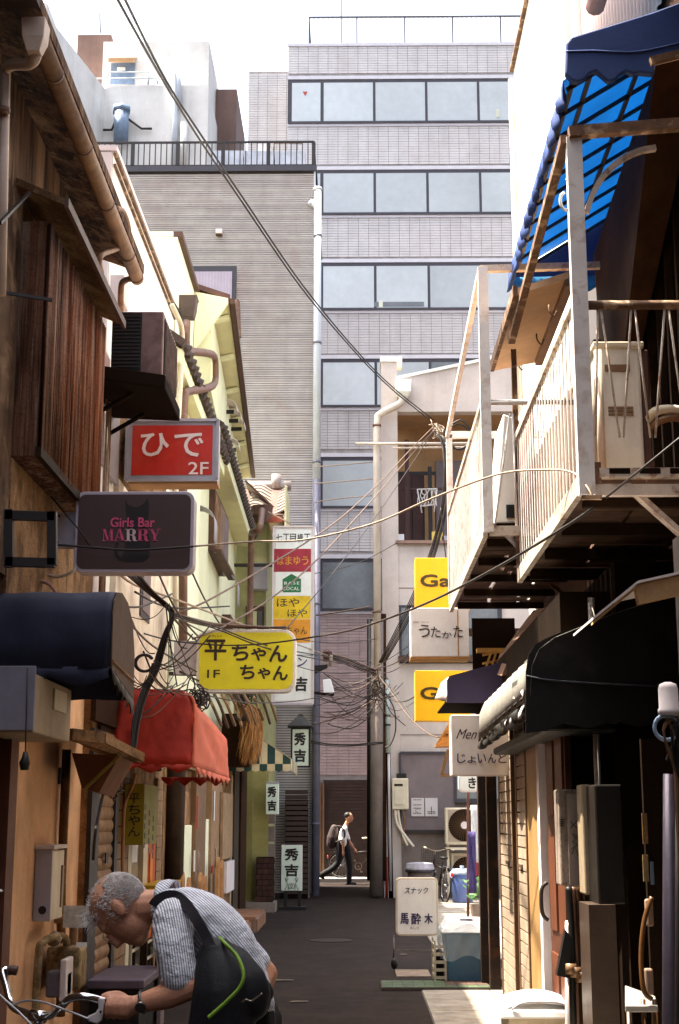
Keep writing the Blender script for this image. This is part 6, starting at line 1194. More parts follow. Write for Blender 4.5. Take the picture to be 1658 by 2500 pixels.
# right-hand signs
galf = mat('amber_face', 'f2b818', rough=.4, var=.05, scale=5, streak=.14, scol='7a6a50', sscale=9, patch=.08, pcol='8a7a60', pscale=7); galk = mat('gal_letter', '4a3a14', rough=.5)
for i, (v0, v1, vt) in enumerate(((1362, 1484, 1402), (1637, 1760, 1677))):
    g_ = sign('amber_sign', ['upper amber box sign lettered Gal behind the far balcony', 'lower amber box sign lettered G partly behind the purple awning'][i], 1013, v0, 1150, v1, 16.0, .25, galf, galf, border=.004, group='amber box signs')
    st(g_, 'Gal', 1026, vt, 1112, vt + 31, galk, .05); bm('wall_arm', black_metal, g_, (atY(1140, 1500, 16).x, 16.1, atY(1, v0 + 40, 16).z), (2.0, 16.1, atY(1, v0 + 40, 16).z), .06)
ut = sign('white_brush_sign', 'white box sign brush lettered うたかた with rust streak', 1002, 1484, 1146, 1604, 14.5, .3, mat('warm_white_face', 'e8e4dc', rough=.4, var=.06, streak=.14, scol='7a6a50', sscale=9, patch=.08, pcol='8a7a60', pscale=7), white_side, border=.008)
for k, (c, u0, v0, u1, v1) in enumerate((('う', 1023, 1525, 1050, 1556), ('た', 1052, 1530, 1076, 1556), ('か', 1079, 1542, 1103, 1558), ('た', 1107, 1528, 1130, 1556))): st(ut, c, u0, v0, u1, v1, hc_k, .004)
st(ut, '居酒屋', 1009, 1517, 1023, 1521, mat('red_small', '8a4a3a'), .0); st(ut, 'スナック', 1028, 1517, 1048, 1521, hc_k, 0)
a = atY(1116, 1490, 14.492); b_ = atY(1121, 1600, 14.492); bx('rust_streak', mat('rust_stain', 'c8944a', rough=.8, var=.4, scale=20), ut, a.x, b_.x, 14.4935, 14.4948, b_.z, a.z); bx('bottom_trim', mat('rust_trim', 'b8823c', rough=.7, var=.3), ut, atY(1002, 1605, 14.5).x, atY(1146, 1605, 14.5).x, 14.49, 14.8, atY(1, 1611, 14.5).z, atY(1, 1605, 14.5).z); bm('wall_arm', black_metal, ut, (atY(1146, 1605, 14.5).x, 14.7, atY(1, 1540, 14.5).z), (1.9, 14.7, atY(1, 1540, 14.5).z), .08)
mn = sign('bar_joint_sign', 'cream box sign lettered Men and じょいんと under the black awning', 1101, 1745, 1254, 1893, 12.3, .28, mat('cream_face', 'e2d8d0', rough=.4, var=.06, streak=.14, scol='7a6a50', sscale=9, patch=.08, pcol='8a7a60', pscale=7), white_side, border=.006)
st(mn, 'Men', 1113, 1780, 1165, 1804, mat('plum_letter', '4a2a30', rough=.5), .0, shear=.5)
vio = mat('violet_letter', '3a2c58', rough=.5)
for k, c in enumerate('じょいんと'): st(mn, c, 1116 + 25 * k, 1840 + (6 if k == 1 else 0), 1137 + 25 * k, 1863, vio, .012)
kb = sign('ki_sign', 'white rounded sign with き behind the brown post', 1119, 1890, 1168, 1934, 19.5, .1, sign_white, white_side, r=.05, border=.02); st(kb, 'き', 1143, 1898, 1163, 1925, dk_, .03)
sn = sign('snack_stand_sign', 'white rounded stand sign lettered スナック 馬酔木', 966, 2143, 1071, 2285, 16.4, .14, mat('grey_white_face', 'e4e0de', rough=.35, var=.05, streak=.14, scol='7a6a50', sscale=9, patch=.08, pcol='8a7a60', pscale=7), mat('beige_sign_frame', 'cfc0ac', rough=.45, var=.1), r=.05, border=.02)
st(sn, 'スナック', 988, 2166, 1046, 2182, vio, .008, shear=.15); st(sn, '馬', 977, 2229, 998, 2256, vio, .025); st(sn, '酔', 1004, 2229, 1028, 2257, vio, .02); st(sn, '木', 1036, 2230, 1057, 2256, vio, .025); st(sn, 'あしび', 1001, 2262, 1024, 2269, hc_k, .0)
for u, s_ in ((962, -1), (1072, 1)):
    t_ = atY(u, 2290, 16.47); tb('leg', mat('grey_leg', '8a807a', rough=.4, metal=.4), sn, [t_, V((t_.x, 16.47, .1))], .008, 6); MB().ball((t_.x, 16.42, .06), (.04, .03, .06)).build('castor', black_p, sn, smooth=True); tb('leg', mat('grey_leg', '8a807a'), sn, [(t_.x, 16.75, .05), V((t_.x, 16.47, .35))], .008, 6)
bm('rail', mat('grey_leg', '8a807a'), sn, (atY(962, 2300, 16.5).x, 16.47, .2), (atY(1072, 2300, 16.5).x, 16.47, .2), .01)
# ---------------- overhead cables ----------------
def wire(label, pts, r=.012, mt=None, group=None, sub=6, name='overhead_cable', cat='cable'):
    """pts: (u, v, depth) in photo pixels"""
    o = tb(name, mt or wire_k, None, curve([atY(u, v, Y) for u, v, Y in pts], sub), r, 6)
    return tag(o, label, cat, group)
wire('left one of the twin black cables crossing the sky diagonally', [(270, -40, 9), (288, 0, 9.5), (402, 203, 12), (492, 348, 14.5), (582, 480, 17), (736, 703, 21.5), (870, 863, 25.5), (960, 953, 28), (1056, 1030, 30.3)], .012)
wire('right one of the twin black cables crossing the sky diagonally', [(288, -40, 9), (306, 0, 9.5), (405, 196, 12), (498, 340, 14.5), (590, 478, 17), (742, 700, 21.5), (874, 860, 25.5), (962, 948, 28), (1060, 1026, 30.3)], .012)
wire('long pale cable sagging from the Girls Bar sign to the near balcony', [(470, 1334, 9.25), (620, 1322, 9.4), (740, 1318, 9.5), (909, 1279, 9.3), (1057, 1216, 9), (1216, 1158, 8.4), (1330, 1147, 7.9), (1396, 1153, 7.5), (1430, 1184, 7.3), (1445, 1210, 7.25)], .0062, wire_w)
wire('black cable crossing the face of the Girls Bar sign', [(0, 1312, 9), (60, 1326, 9.1), (135, 1330, 9.15), (220, 1336, 9.18), (317, 1343, 9.2), (400, 1339, 9.22), (472, 1334, 9.25)], .008)
wire('thick dark cable rising from the yellow sign to the right edge', [(330, 1540, 13.5), (420, 1564, 14), (540, 1575, 14), (640, 1572, 13.5), (760, 1556, 13), (877, 1533, 12), (1036, 1475, 10.5), (1205, 1390, 9), (1374, 1290, 7.8), (1448, 1240, 7.3)], .0085)
wire('dark cable climbing past the balcony end at the right edge', [(1480, 1215, 7.2), (1560, 1150, 7.0), (1665, 1065, 6.9)], .0065)
wire('upper of two cables from the loggia corner to the left wall', [(1058, 1042, 29.5), (1000, 1100, 27), (930, 1175, 24), (840, 1258, 21), (760, 1316, 19), (640, 1390, 17), (500, 1470, 15.2), (420, 1500, 14.6)], .011, wire_l)
wire('lower of two cables from the loggia corner to the left wall', [(1060, 1050, 29.5), (1005, 1110, 27), (940, 1185, 24), (860, 1275, 21), (760, 1380, 18.5), (660, 1462, 17), (545, 1530, 15.4), (470, 1560, 15)], .011, wire_l)
wire('pale cable running from the left wall down to the directory sign', [(290, 1400, 12), (330, 1428, 12.5), (420, 1460, 13.5), (520, 1498, 16), (640, 1542, 20), (730, 1575, 25), (800, 1600, 27.5)], .012, wire_w)
wire('upper thin wire passing in front of the yellow sign', [(420, 1496, 14.5), (540, 1535, 15), (640, 1572, 15.2), (760, 1597, 20), (908, 1618, 28)], .008)
wire('lower thin wire passing in front of the yellow sign', [(420, 1500, 14.5), (540, 1540, 15), (650, 1582, 15.2), (780, 1610, 21), (908, 1632, 28)], .008)
for k in range(6): wire('cable of the dark bundle dropping from the loggia to the pole', [(1064 + 4 * k, 1050 + 3 * k, 29.8), (1085 + 3 * (k % 3), 1110 + 9 * k, 29.6), (1078 + 3 * k, 1230, 29.5), (1052 + 3 * k, 1340, 29.5), (1012 + 4 * k, 1440, 29.5), (970 + 4 * k, 1530, 29.6), (925 + 3 * k, 1618, 29.9)], .012, [wire_k, wire_k, darkwood, wire_l, wire_k, wire_k][k], 'cables of the loggia bundle')
wire('thin wire hanging down behind the upper amber sign', [(1076, 1240, 29.4), (1085, 1330, 29.4), (1096, 1420, 29.4)], .012)
for k, (cx, cy, rx, ry) in enumerate(((1122, 1062, 26, 36), (1118, 1066, 30, 30))): wire(['taller', 'wider'][k] + ' cable loop beside the far balcony post', [(cx + rx * math.cos(R(t)), cy - ry * math.sin(R(t)), 29.2) for t in range(-150, 170, 40)], .018, wire_k)
kn = thing('cable_knot', 'pale knot of wire ends at the loggia corner', 'cable knot', atY(1068, 1050, 29.6)); m = MB()
for k in range(26): a = atY(1056 + 22 * random.random(), 1030 + 40 * random.random(), 29.5); b_ = atY(1054 + 26 * random.random(), 1028 + 44 * random.random(), 29.3); m.tube(curve([a, a.lerp(b_, .5) + V((random.gauss(0, .08), 0, random.gauss(0, .08))), b_], 3), .008, 4)
m.build('wire_ends', wire_w, kn)
for k in range(5): wire('cable of the pale bundle reaching left from the concrete pole', [(811, 1598 + 3 * k, 29), (845, 1606 + 4 * k, 29.2), (880, 1620 + 4 * k, 29.5), (918, 1636 + 3 * k, 29.9)], .013, [wire_l, wire_k, wire_l, wire_k, wire_l][k], 'cables of the pole bundle')
wire('twisted pale cable from the siding building corner to the cream pipe', [(772, 1502, 30.5), (830, 1494, 30.5), (905, 1481, 30.6)], .018, wire_l)
wire('drooping pale cable from the floodlight to the pole knot', [(812, 1680, 28), (845, 1686, 28.5), (880, 1680, 29), (905, 1665, 29.5), (925, 1650, 29.9)], .013, wire_l)
wire('rising pale cable from the siding building to the pole knot', [(766, 1768, 30.2), (800, 1760, 30.2), (850, 1742, 30), (890, 1722, 30), (920, 1705, 29.9)], .013, wire_l)
wire('cluster cable stretched level across the brown tiles', [(760, 1808, 30.2), (800, 1816, 30.2), (860, 1818, 30.2), (905, 1814, 30.2), (935, 1812, 30.2)], .014, wire_k)
wire('lower level cable under the cluster across the brown tiles', [(760, 1812, 30.2), (800, 1820, 30.3), (860, 1821, 30.3), (935, 1815, 30.2)], .012, wire_k)
wire('pale cable from the pole knot curving down to the wooden canopy', [(925, 1650, 29.9), (955, 1690, 28), (990, 1740, 25), (1030, 1780, 21), (1065, 1799, 18), (1095, 1793, 17)], .009, wire_l)
wire('second pale cable fanning from the pole knot to the right', [(925, 1645, 29.9), (950, 1675, 29.5), (985, 1720, 29), (1010, 1760, 28.5)], .01, wire_k)
wire('loose loop of cable hanging beside the mint guard', [(940, 1690, 29.8), (962, 1730, 29.8), (966, 1780, 29.8), (955, 1815, 29.8), (940, 1825, 29.8)], .014, wire_k)
for k in range(22):   # loose wires slung from the pole knot to brackets on either side
    a = (912 + 24 * random.random(), 1628 + 90 * random.random(), 29.8); lf_ = k % 3 < 2; b_ = (random.choice([766, 775, 800, 790]) if lf_ else random.uniform(960, 1012), random.uniform(1600, 1790), 29.9 if lf_ else 30.5); sg = random.uniform(5, 42)
    wire('thin loose wire in the tangle around the concrete pole', [a, (a[0] * .75 + b_[0] * .25 + random.uniform(-8, 8), a[1] * .75 + b_[1] * .25 + sg * .8, 29.8), ((a[0] + b_[0]) / 2, (a[1] + b_[1]) / 2 + sg, 29.8), (a[0] * .25 + b_[0] * .75, a[1] * .25 + b_[1] * .75 + sg * .6, 29.9), b_], random.uniform(.006, .011), random.choice([wire_k, wire_k, wire_k, wire_l]), 'wires of the pole tangle')
for k in range(9):   # small loops at the knot itself
    cx, cy, r_ = 915 + 26 * random.random(), 1640 + 70 * random.random(), random.uniform(6, 16)
    wire('small wire loop at the concrete pole knot', [(cx + r_ * math.cos(R(t)), cy + r_ * 1.3 * math.sin(R(t)), 29.7) for t in range(0, 330, 40)], .008, random.choice([wire_k, wire_l]), 'wire loops at the pole')
for k, (a, b_, yy) in enumerate((((385, 1395, 12), (520, 1590, 17), 30), ((330, 1445, 11.5), (560, 1480, 18), 25), ((300, 1500, 11), (480, 1640, 15.2), 20), ((415, 1500, 12), (640, 1620, 26), 30), ((350, 1590, 11.6), (430, 1700, 12), 25), ((440, 1640, 13), (690, 1690, 27), 18), ((300, 1480, 10.8), (420, 1450, 13), 12), ((470, 1400, 14), (560, 1560, 18), 10))):
    wire(['dark wire sagging from the Girls Bar sign corner past the yellow sign', 'dark wire from the navy awning end toward the yellow house', 'dark wire from the navy awning down to the yellow sign bracket', 'long dark wire from the cable bundle to the lantern sign', 'short dark wire drooping over the red awning', 'dark wire under the yellow sign reaching the directory sign', 'short dark wire rising to the peeling white wall', 'dark wire hanging in front of the yellow house wall'][k], [a, (a[0] * .6 + b_[0] * .4, a[1] * .6 + b_[1] * .4 + yy, a[2] * .6 + b_[2] * .4), b_], .006 + .0002 * b_[2], wire_k, 'wires along the left facades')
for k in range(3): wire('thin wire strung past the upper office windows on the left', [(770, 1140 + 40 * k + 6 * (k == 2), 30.6), (820, 1136 + 41 * k, 30.6), (910, 1128 + 41 * k, 30.7)], .012, wire_w, 'wires past the office windows')
wire('upper pale wire across the top of the directory sign', [(655, 1250, 26), (690, 1268, 26.5), (730, 1292, 27), (770, 1316, 27.6)], .012, wire_w)
mw_ = ['dark wire from the left bundle to the bracket lamp', 'slack dark wire between the yellow sign and the pole knot', 'dark wire from the yellow sign top to the cream pipe', 'low slack wire from the red awning to the pole knot', 'dark wire from the directory sign foot to the pole knot', 'dark wire from the pole knot to the white brush sign', 'dark wire from the pole knot to the far balcony foot', 'thin wire from the lower amber sign to the pole', 'dark wire from the lantern sign to the concrete pole', 'thin wire from the floodlight across the brown tiles', 'dark wire from the loggia corner to the yellow sign', 'dark wire from the loggia sill to the directory sign']
for k, (a, b_, sg) in enumerate((((416, 1500, 12), (800, 1600, 27.8), 34), ((560, 1530, 15.3), (915, 1640, 29.8), 46), ((640, 1532, 15.4), (920, 1560, 30.5), 22), ((470, 1690, 12.3), (918, 1660, 29.8), 40), ((762, 1700, 26.4), (918, 1690, 29.8), 22), ((922, 1630, 29.8), (1004, 1590, 14.6), 10), ((922, 1625, 29.8), (1105, 1475, 14.2), 14), ((1014, 1700, 16.1), (940, 1700, 29.8), 14), ((757, 1790, 27.4), (920, 1720, 29.8), 26), ((800, 1690, 28), (905, 1760, 30.4), 18), ((1060, 1050, 29.4), (700, 1535, 15.6), 20), ((975, 1322, 30.8), (768, 1400, 26.3), 14))):
    wire(mw_[k], [a, (a[0] * .66 + b_[0] * .34, a[1] * .66 + b_[1] * .34 + sg * .9, a[2] * .66 + b_[2] * .34), (a[0] * .33 + b_[0] * .67, a[1] * .33 + b_[1] * .67 + sg * .85, a[2] * .33 + b_[2] * .67), b_], .0075, wire_k)
# left tangle: thick bundle dropping behind the navy awning
for k in range(5): wire('cable of the black bundle between the navy and red awnings', [(306 + 8 * k, 1400, 11), (360 + 4 * k, 1446, 11.4), (408 + 3 * k, 1486, 11.6), (416 + 2 * k, 1510, 11.6), (398 + 3 * k, 1552, 11.6), (372 + 4 * k, 1632, 11.6), (345 + 4 * k, 1690, 11.5), (325 + 4 * k, 1760, 11.4), (318 + 3 * k, 1830, 11.3), (276 + 9 * k, 1880, 11.2)], .0085, [wire_k, black_p, wire_k, darkwood, wire_k][k], 'cables of the left bundle')
for k in range(4): wire('cable wound along the top edge of the yellow sign', [(420, 1496 + 3 * k, 14.6), (476, 1512 + 3 * k, 15), (532, 1524 + 2 * k, 15.45), (617, 1529 + 3 * math.sin(k), 15.45), (700, 1533 + 2 * math.cos(k * 2), 15.45)], .014, [wire_l, brown_trim, wire_k, wire_l][k], 'cables on the yellow sign')
bpath = [(408, 1486), (398, 1552), (380, 1610), (366, 1650), (345, 1690), (330, 1750)]
for k in range(26):
    a = random.choice(bpath); a = (a[0] + random.uniform(-8, 8), a[1] + random.uniform(-15, 15), 11.5); b_ = random.choice([(322, random.uniform(1500, 1700)), (random.uniform(440, 520), random.uniform(1480, 1690)), (random.uniform(420, 470), random.uniform(1640, 1700)), (random.uniform(380, 470), random.uniform(1660, 1700))]); sg = random.uniform(6, 34)
    wire('thin loose wire hanging in the tangle above the red awning', [a, (a[0] * .7 + b_[0] * .3, a[1] * .7 + b_[1] * .3 + sg, 11.55), (a[0] * .35 + b_[0] * .65, a[1] * .35 + b_[1] * .65 + sg * .9, 11.7), (b_[0], b_[1], 11.8)], random.uniform(.0035, .006), random.choice([wire_k, wire_k, wire_k, wire_l]), 'wires of the left tangle')
for k in range(3): wire('coil of spare cable hanging beside the navy awning end', [(353 + (20 + 2 * k) * math.cos(R(t)), 1619 + (19 + k) * math.sin(R(t)), 11.4) for t in range(0, 340, 30)] , .009, wire_k, 'cable coils')
for k in range(12):
    a = (243 + 48 * random.random(), 1885 + 20 * random.random(), 11.1); b_ = (a[0] + random.uniform(-25, 18), a[1] + random.uniform(20, 70), 11.1)
    wire('thin wire dangling in front of the brown shutters', [a, ((a[0] + b_[0]) / 2 + random.uniform(-18, 18), (a[1] + b_[1]) / 2 + 15, 11.05), b_], random.uniform(.004, .008), random.choice([wire_k, wire_k, brown_trim]), 'wires before the shutters')
wire('thick black drop cable down the left shutter post', [(300, 1850, 11.2), (275, 1890, 11.2), (255, 1930, 11.1), (243, 1980, 11.0), (232, 2040, 10.9), (228, 2100, 10.9)], .012)
wire('orange-brown hose bending past the shutters to the wall', [(330, 1890, 12), (325, 1915, 12.1), (306, 1960, 12.2), (301, 2020, 12.2), (299, 2140, 12.2)], .014, mat('copper_pipe', 'a8703c'))
for k, (u, v) in enumerate(((470, 1700), (492, 1712), (600, 1695))):
    bd = thing('wire_bunch', ['black bunch of wires on the corner of the red awning', 'smaller wire bunch right of the red awning corner', 'wire loop bunch above the straw bundle'][k], 'wire bunch', atY(u, v, [12.2, 12.6, 20][k])); m = MB(); sc_ = [1, .7, 1][k]
    for j in range(14): c = atY(u, v, [12.2, 12.6, 20][k]); r_ = .1 * sc_ * ([1, 1, 1.6][k]); q_ = c + V((random.gauss(0, r_ * .35), random.gauss(0, .04), random.gauss(0, r_ * .3))); r1, r2, ph = r_ * random.uniform(.3, .8), r_ * random.uniform(.4, 1), random.uniform(0, 6); m.tube([q_ + V((r1 * math.cos(ph + R(t)), .03 * math.sin(R(t * 2)), r2 * math.sin(ph + R(t)))) for t in range(0, random.choice([200, 300, 360]), 24)], .006 * ([1, 1, 1.6][k]), 5)
    m.build('strands', wire_k, bd)
pc_ = thing('pipe_clutter', 'rusty clutter of tubes behind the wire bunches above the red awning', 'pipes', atY(540, 1720, 17))
for k in range(9): a = atY(505 + 18 * k, 1690 + 6 * random.random(), 17 + .5 * k); tb('tube', [rusty_metal, brown_trim, bronze][k % 3], pc_, curve([a, a + V((.08, 0, -.15)), a + V((.16, .2, -.35 - .1 * random.random()))], 3), .02, 6)
wire('white cable curling under the black steel frame', [(85, 1412, 9.2), (110, 1404, 9.2), (140, 1408, 9.2), (165, 1402, 9.2), (180, 1392, 9.2), (183, 1380, 9.25)], .011, wire_w)
wire('pink hose arching above the navy awning', [(98, 1418, 9), (118, 1425, 9), (132, 1440, 9), (138, 1456, 9)], .012, mat('pink_hose', '9a7064'))
wire('thin guy rod crossing the rusty bay to the Girls Bar sign', [(15, 1065, 9.2), (100, 1180, 9.2), (160, 1255, 9.2), (190, 1290, 9.2), (225, 1340, 9.25)], .006, wire_k)
wire('cable clinging to the wall left of the steel frame', [(35, 1180, 8.6), (45, 1196, 8.6), (55, 1210, 8.6), (56, 1240, 8.6)], .009, wire_k)
tag(bx('junction_box', ivory, None, atY(33, 1160, 8.5).x, atY(51, 1160, 8.5).x, 8.5, 8.58, atY(40, 1185, 8.5).z, atY(40, 1135, 8.5).z, bevel=.01), 'beige junction box on the streaky wall by the black frame', 'junction box').name = 'junction_box'
ls = thing('string_lights', 'short string of tiny white bulbs at the left edge', 'string lights', atY(20, 1550, 8.4)); tb('cord', wire_k, ls, [atY(-10, 1530, 8.4), atY(45, 1568, 8.4)], .004, 5)
for k in range(9): p = atY(-6 + 6 * k, 1533 + 4.1 * k, 8.39); MB().ball(p, .0065, 8, 5).build('bulb', white_pl, ls, smooth=True)
bx('lamp_strip', mat('amber_strip', 'b8742c'), ls, atY(-10, 1555, 8.45).x, atY(30, 1555, 8.45).x, 8.45, 8.47, atY(1, 1568, 8.45).z, atY(1, 1545, 8.45).z)
# ---------------- people and bicycles ----------------
def xf(m, M): m.v = [M @ p for p in m.v]; return m
def organic(m, name, mt, parent, vox, it=4, loc=None):
    o = m.build(name, mt, parent)
    q = o.modifiers.new('r', 'REMESH'); q.mode = 'VOXEL'; q.voxel_size = vox; q.use_smooth_shade = True
    q = o.modifiers.new('s', 'SMOOTH'); q.factor = .5; q.iterations = it
    return o
def eball(m, c, axes, rad, nu=16, nv=10):
    """ellipsoid with given axes"""
    c = V(c); a, b_, d = [V(x) for x in axes]
    rows = [[c + a * (rad[0] * math.cos(math.pi * i / nv)) + b_ * (rad[1] * math.sin(math.pi * i / nv) * math.cos(2 * math.pi * j / nu)) + d * (rad[2] * math.sin(math.pi * i / nv) * math.sin(2 * math.pi * j / nu)) for j in range(nu)] for i in range(nv + 1)]
    m.grid(rows, True)
def limb(m, pts, rs, n=12):
    m.tube(curve(pts, 4), [x for k in range(len(rs) - 1) for x in [rs[k] + (rs[k + 1] - rs[k]) * j / 4 for j in range(4)]] + [rs[-1]], n)
    for p, r_ in zip(pts, rs): m.ball(p, r_ * .98, 10, 7)
skin = mat('skin', 'd99c7c', rough=.5, var=.16, scale=14, patch=.2, pcol='9a5038', pscale=11, spec=.35, bump=.25, bscale=150)
shirt_m = mat('striped_shirt', 'eef0f4', bump=2.4, bscale=13, rough=.85, var=.08, scale=6, stripes=((.62, .35, .6), 125, '8d92ae', .62))
sleeve_m = mat('striped_sleeve', 'eef0f4', bump=2.4, bscale=15, rough=.85, var=.08, scale=6, stripes=((.95, .3, .12), 125, '86849e', .62))
trouser_m = mat('dark_trousers', '1c1a20', rough=.85, var=.2)
hairg = mat('grey_hair', 'e6e2de', rough=.6, var=.2, scale=30)
bagm = mat('black_bag', '14141a', rough=.75, var=.25, scale=5, bump=.2, bscale=60)
strapm = mat('strap_webbing', '2a242c', rough=.8, var=.2)
shoe = mat('dark_shoe', '1a1512', rough=.5)
MY = 5.0
p = lambda u, v, Y=MY: atY(u, v, Y)
Ux, Fx, Sx = V((-.87, 0, .5)), V((-.5, 0, -.87)), V((0, -1, 0))
Hc = p(292, 2226)
b = MB()
eball(b, Hc + Ux * .022 - Fx * .018, (Ux, Fx, Sx), (.094, .1, .076)); eball(b, Hc - Ux * .045 + Fx * .012, (Ux, Fx, Sx), (.078, .066, .06)); eball(b, Hc - Ux * .1 + Fx * .035, (Ux, Fx, Sx), (.03, .034, .036))
eball(b, Hc + Ux * .012 + Fx * .068, (Ux, Fx, Sx), (.022, .018, .05))                                  # brow
b.tube([Hc - Ux * .0 + Fx * .07, Hc - Ux * .03 + Fx * .09, Hc - Ux * .05 + Fx * .094, Hc - Ux * .058 + Fx * .07], [.01, .014, .017, .012], 8)   # nose
eball(b, Hc - Ux * .082 + Fx * .062, (Ux, Fx, Sx), (.014, .015, .026))
eball(b, Hc + Sx * .076 + Ux * .004 - Fx * .018, ((Ux * .9 - Fx * .3).normalized(), (Fx * .9 + Ux * .3).normalized(), Sx), (.035, .021, .012)); eball(b, Hc - Sx * .076 + Ux * .004 - Fx * .018, (Ux, Fx, Sx), (.034, .02, .012))
limb(b, [Hc - Ux * .05 - Fx * .045, p(372, 2212), p(415, 2215)], [.058, .056, .066])
for dy in (-.075, .075): limb(b, [p(430, 2232, MY + dy), p(478, 2255, MY + dy), p(528, 2295, MY + dy), p(560, 2350, MY + dy), p(585, 2420, MY + dy), p(598, 2500, MY + dy)], [.07, .085, .088, .085, .085, .09])
hipz = p(598, 2500).z; hx = p(598, 2500).x
for dy in (-.09, .09): limb(b, [(hx, MY + dy, hipz), (hx - .06 + dy * .6, MY + dy, .5), (hx + .02 + dy * .6, MY + dy, .09)], [.08, .055, .042]); eball(b, (hx - .04 + dy * .6, MY + dy, .045), (V((1, 0, 0)), V((0, 1, 0)), V((0, 0, 1))), (.12, .045, .04))
AY = 4.74
sh_, el, wr = p(424, 2248, 4.82), p(458, 2408, AY), p(338, 2450, AY)
limb(b, [sh_, p(436, 2330, 4.77), el], [.058, .05, .043]); limb(b, [el, p(405, 2432, AY), wr], [.046, .042, .028])
hand = p(303, 2458, AY); bar = p(288, 2455, AY)
eball(b, hand, (V((1, 0, -.1)).normalized(), V((0, 1, 0)), V((.1, 0, 1)).normalized()), (.046, .026, .034)); limb(b, [wr, hand], [.027, .03])
for k in range(4):    # fingers wrapped round the grip
    x0 = bar.x + .026 - .021 * k; c = V((x0, bar.y, bar.z - .004)); rr_ = .03 - .001 * k
    pts = [c + V((.012 * (1 - t / 5), -rr_ * math.cos(R(-60 + 46 * t)) * 1.0, -rr_ * math.sin(R(-60 + 46 * t)) * 1.05)) for t in range(6)]
    b.tube(pts, [.0112, .0112, .0108, .0102, .0096, .008], 8); b.ball(pts[0], .0115, 8, 6); b.ball(pts[2], .0112, 8, 6)
tpts = [hand + V((.012, .016, .018)), hand + V((-.02, .014, .036)), hand + V((-.046, .004, .036)), hand + V((-.066, -.002, .03))]; b.tube(curve(tpts, 3), .0125, 8); b.ball(tpts[-1], .012, 8, 6)
er = p(650, 2378, 5.3)
limb(b, [p(500, 2250, 5.2), p(590, 2315, 5.28), er], [.055, .048, .042]); limb(b, [er, p(630, 2420, 5.25), p(590, 2455, 5.2)], [.043, .038, .028]); b.ball(p(578, 2462, 5.18), .036, 8, 6)
man = organic(b, 'person', skin, None, .0055, 5)
tag(man, 'stooping grey-haired person in striped shirt holding bicycle handlebar', 'person'); man.name = 'person'
sh2 = MB()
for dy in (-.085, .085): limb(sh2, [p(418, 2222, MY + dy * .7), p(455, 2236, MY + dy), p(500, 2262, MY + dy), p(540, 2302, MY + dy), p(566, 2352, MY + dy), p(588, 2420, MY + dy), p(598, 2470, MY + dy)], [.074, .098, .108, .108, .104, .102, .104])
limb(sh2, [p(425, 2240, 4.86), p(480, 2250, 4.87)], [.07, .08]); limb(sh2, [p(470, 2232, 5.14), p(500, 2250, 5.16)], [.075, .08])
organic(sh2, 'shirt', shirt_m, man, .008, 6)
sl2 = MB(); limb(sl2, [p(424, 2244, 4.82), p(424, 2310, 4.77), p(438, 2388, 4.745)], [.072, .066, .062]); o = organic(sl2, 'sleeve', sleeve_m, man, .007, 4)
sl3 = MB(); limb(sl3, [p(500, 2248, 5.2), p(570, 2300, 5.26), p(628, 2352, 5.29)], [.07, .062, .052]); organic(sl3, 'sleeve', shirt_m, man, .008, 4)
cl = MB(); rows = []
nc = p(400, 2205); ax = (p(372, 2205) - p(425, 2222)).normalized(); s1 = V((0, 1, 0)); s2 = ax.cross(s1)
for j, (o_, r_) in enumerate(((-.02, .082), (.006, .078), (.024, .07), (.02, .066))): rows.append([nc + ax * (o_ + .012 * math.sin(a * 2)) + (s1 * math.cos(a) + s2 * math.sin(a)) * r_ for a in [R(12 * k) for k in range(31)]])
cl.grid(rows); cl.build('collar', shirt_m, man, smooth=True, thick=.006)
tr = MB()
for dy in (-.09, .09): limb(tr, [(hx, MY + dy, hipz + .02), (hx - .06 + dy * .6, MY + dy, .5), (hx + .02 + dy * .6, MY + dy, .1)], [.115, .085, .07])
tr.ball((hx, MY, hipz), .13); organic(tr, 'trousers', trouser_m, man, .012, 4)
hr = MB(); random.seed(5)
for k in range(8000):
    a = random.uniform(0, math.pi * 2); c_ = random.uniform(-1, 1); s_ = math.sqrt(1 - c_ * c_)
    n_ = Ux * c_ + Fx * (s_ * math.cos(a)) + Sx * (s_ * math.sin(a)); up_, fw_ = n_.dot(Ux), n_.dot(Fx)
    side = abs(n_.dot(Sx))
    dens = 1 if fw_ < -.25 and up_ < .75 else (.8 if side > .7 and up_ < .55 and fw_ < .35 else (.13 if up_ > .3 else .1))
    if fw_ > .55 and up_ < .25: dens = 0
    if up_ < -.45 and fw_ > -.5: dens = 0
    if random.random() > dens: continue
    root = Hc + Ux * .022 - Fx * .018 + Ux * (n_.dot(Ux) * .094) + Fx * (n_.dot(Fx) * .1) + Sx * (n_.dot(Sx) * .076)
    d = -Ux * .55 - Fx * .4 + V((random.gauss(0, .16), random.gauss(0, .16), random.gauss(0, .16))); d = (d - n_ * d.dot(n_) + n_ * .1).normalized(); L_ = random.uniform(.008, .018)
    hr.tube([root - n_ * .002, root + d * L_ * .5 + n_ * .004, root + d * L_], [.0009, .0009, .0004], 3, False)
for k in range(60):   # wispy tuft at the brow
    root = Hc + Ux * random.uniform(.05, .1) + Fx * random.uniform(.03, .085) + Sx * random.uniform(-.05, .05); d = (Fx * .6 + Ux * .3 + V((random.gauss(0, .4), random.gauss(0, .4), random.gauss(0, .4)))).normalized(); hr.tube([root, root + d * .02, root + d * .04 + V((0, 0, -.006))], [.0008, .0008, .0003], 3, False)
hr.build('hair', hairg, man)
gl = MB(); e0 = Hc + Sx * .074 + Ux * .02 - Fx * .005; e1 = Hc + Sx * .062 - Ux * .0 + Fx * .085
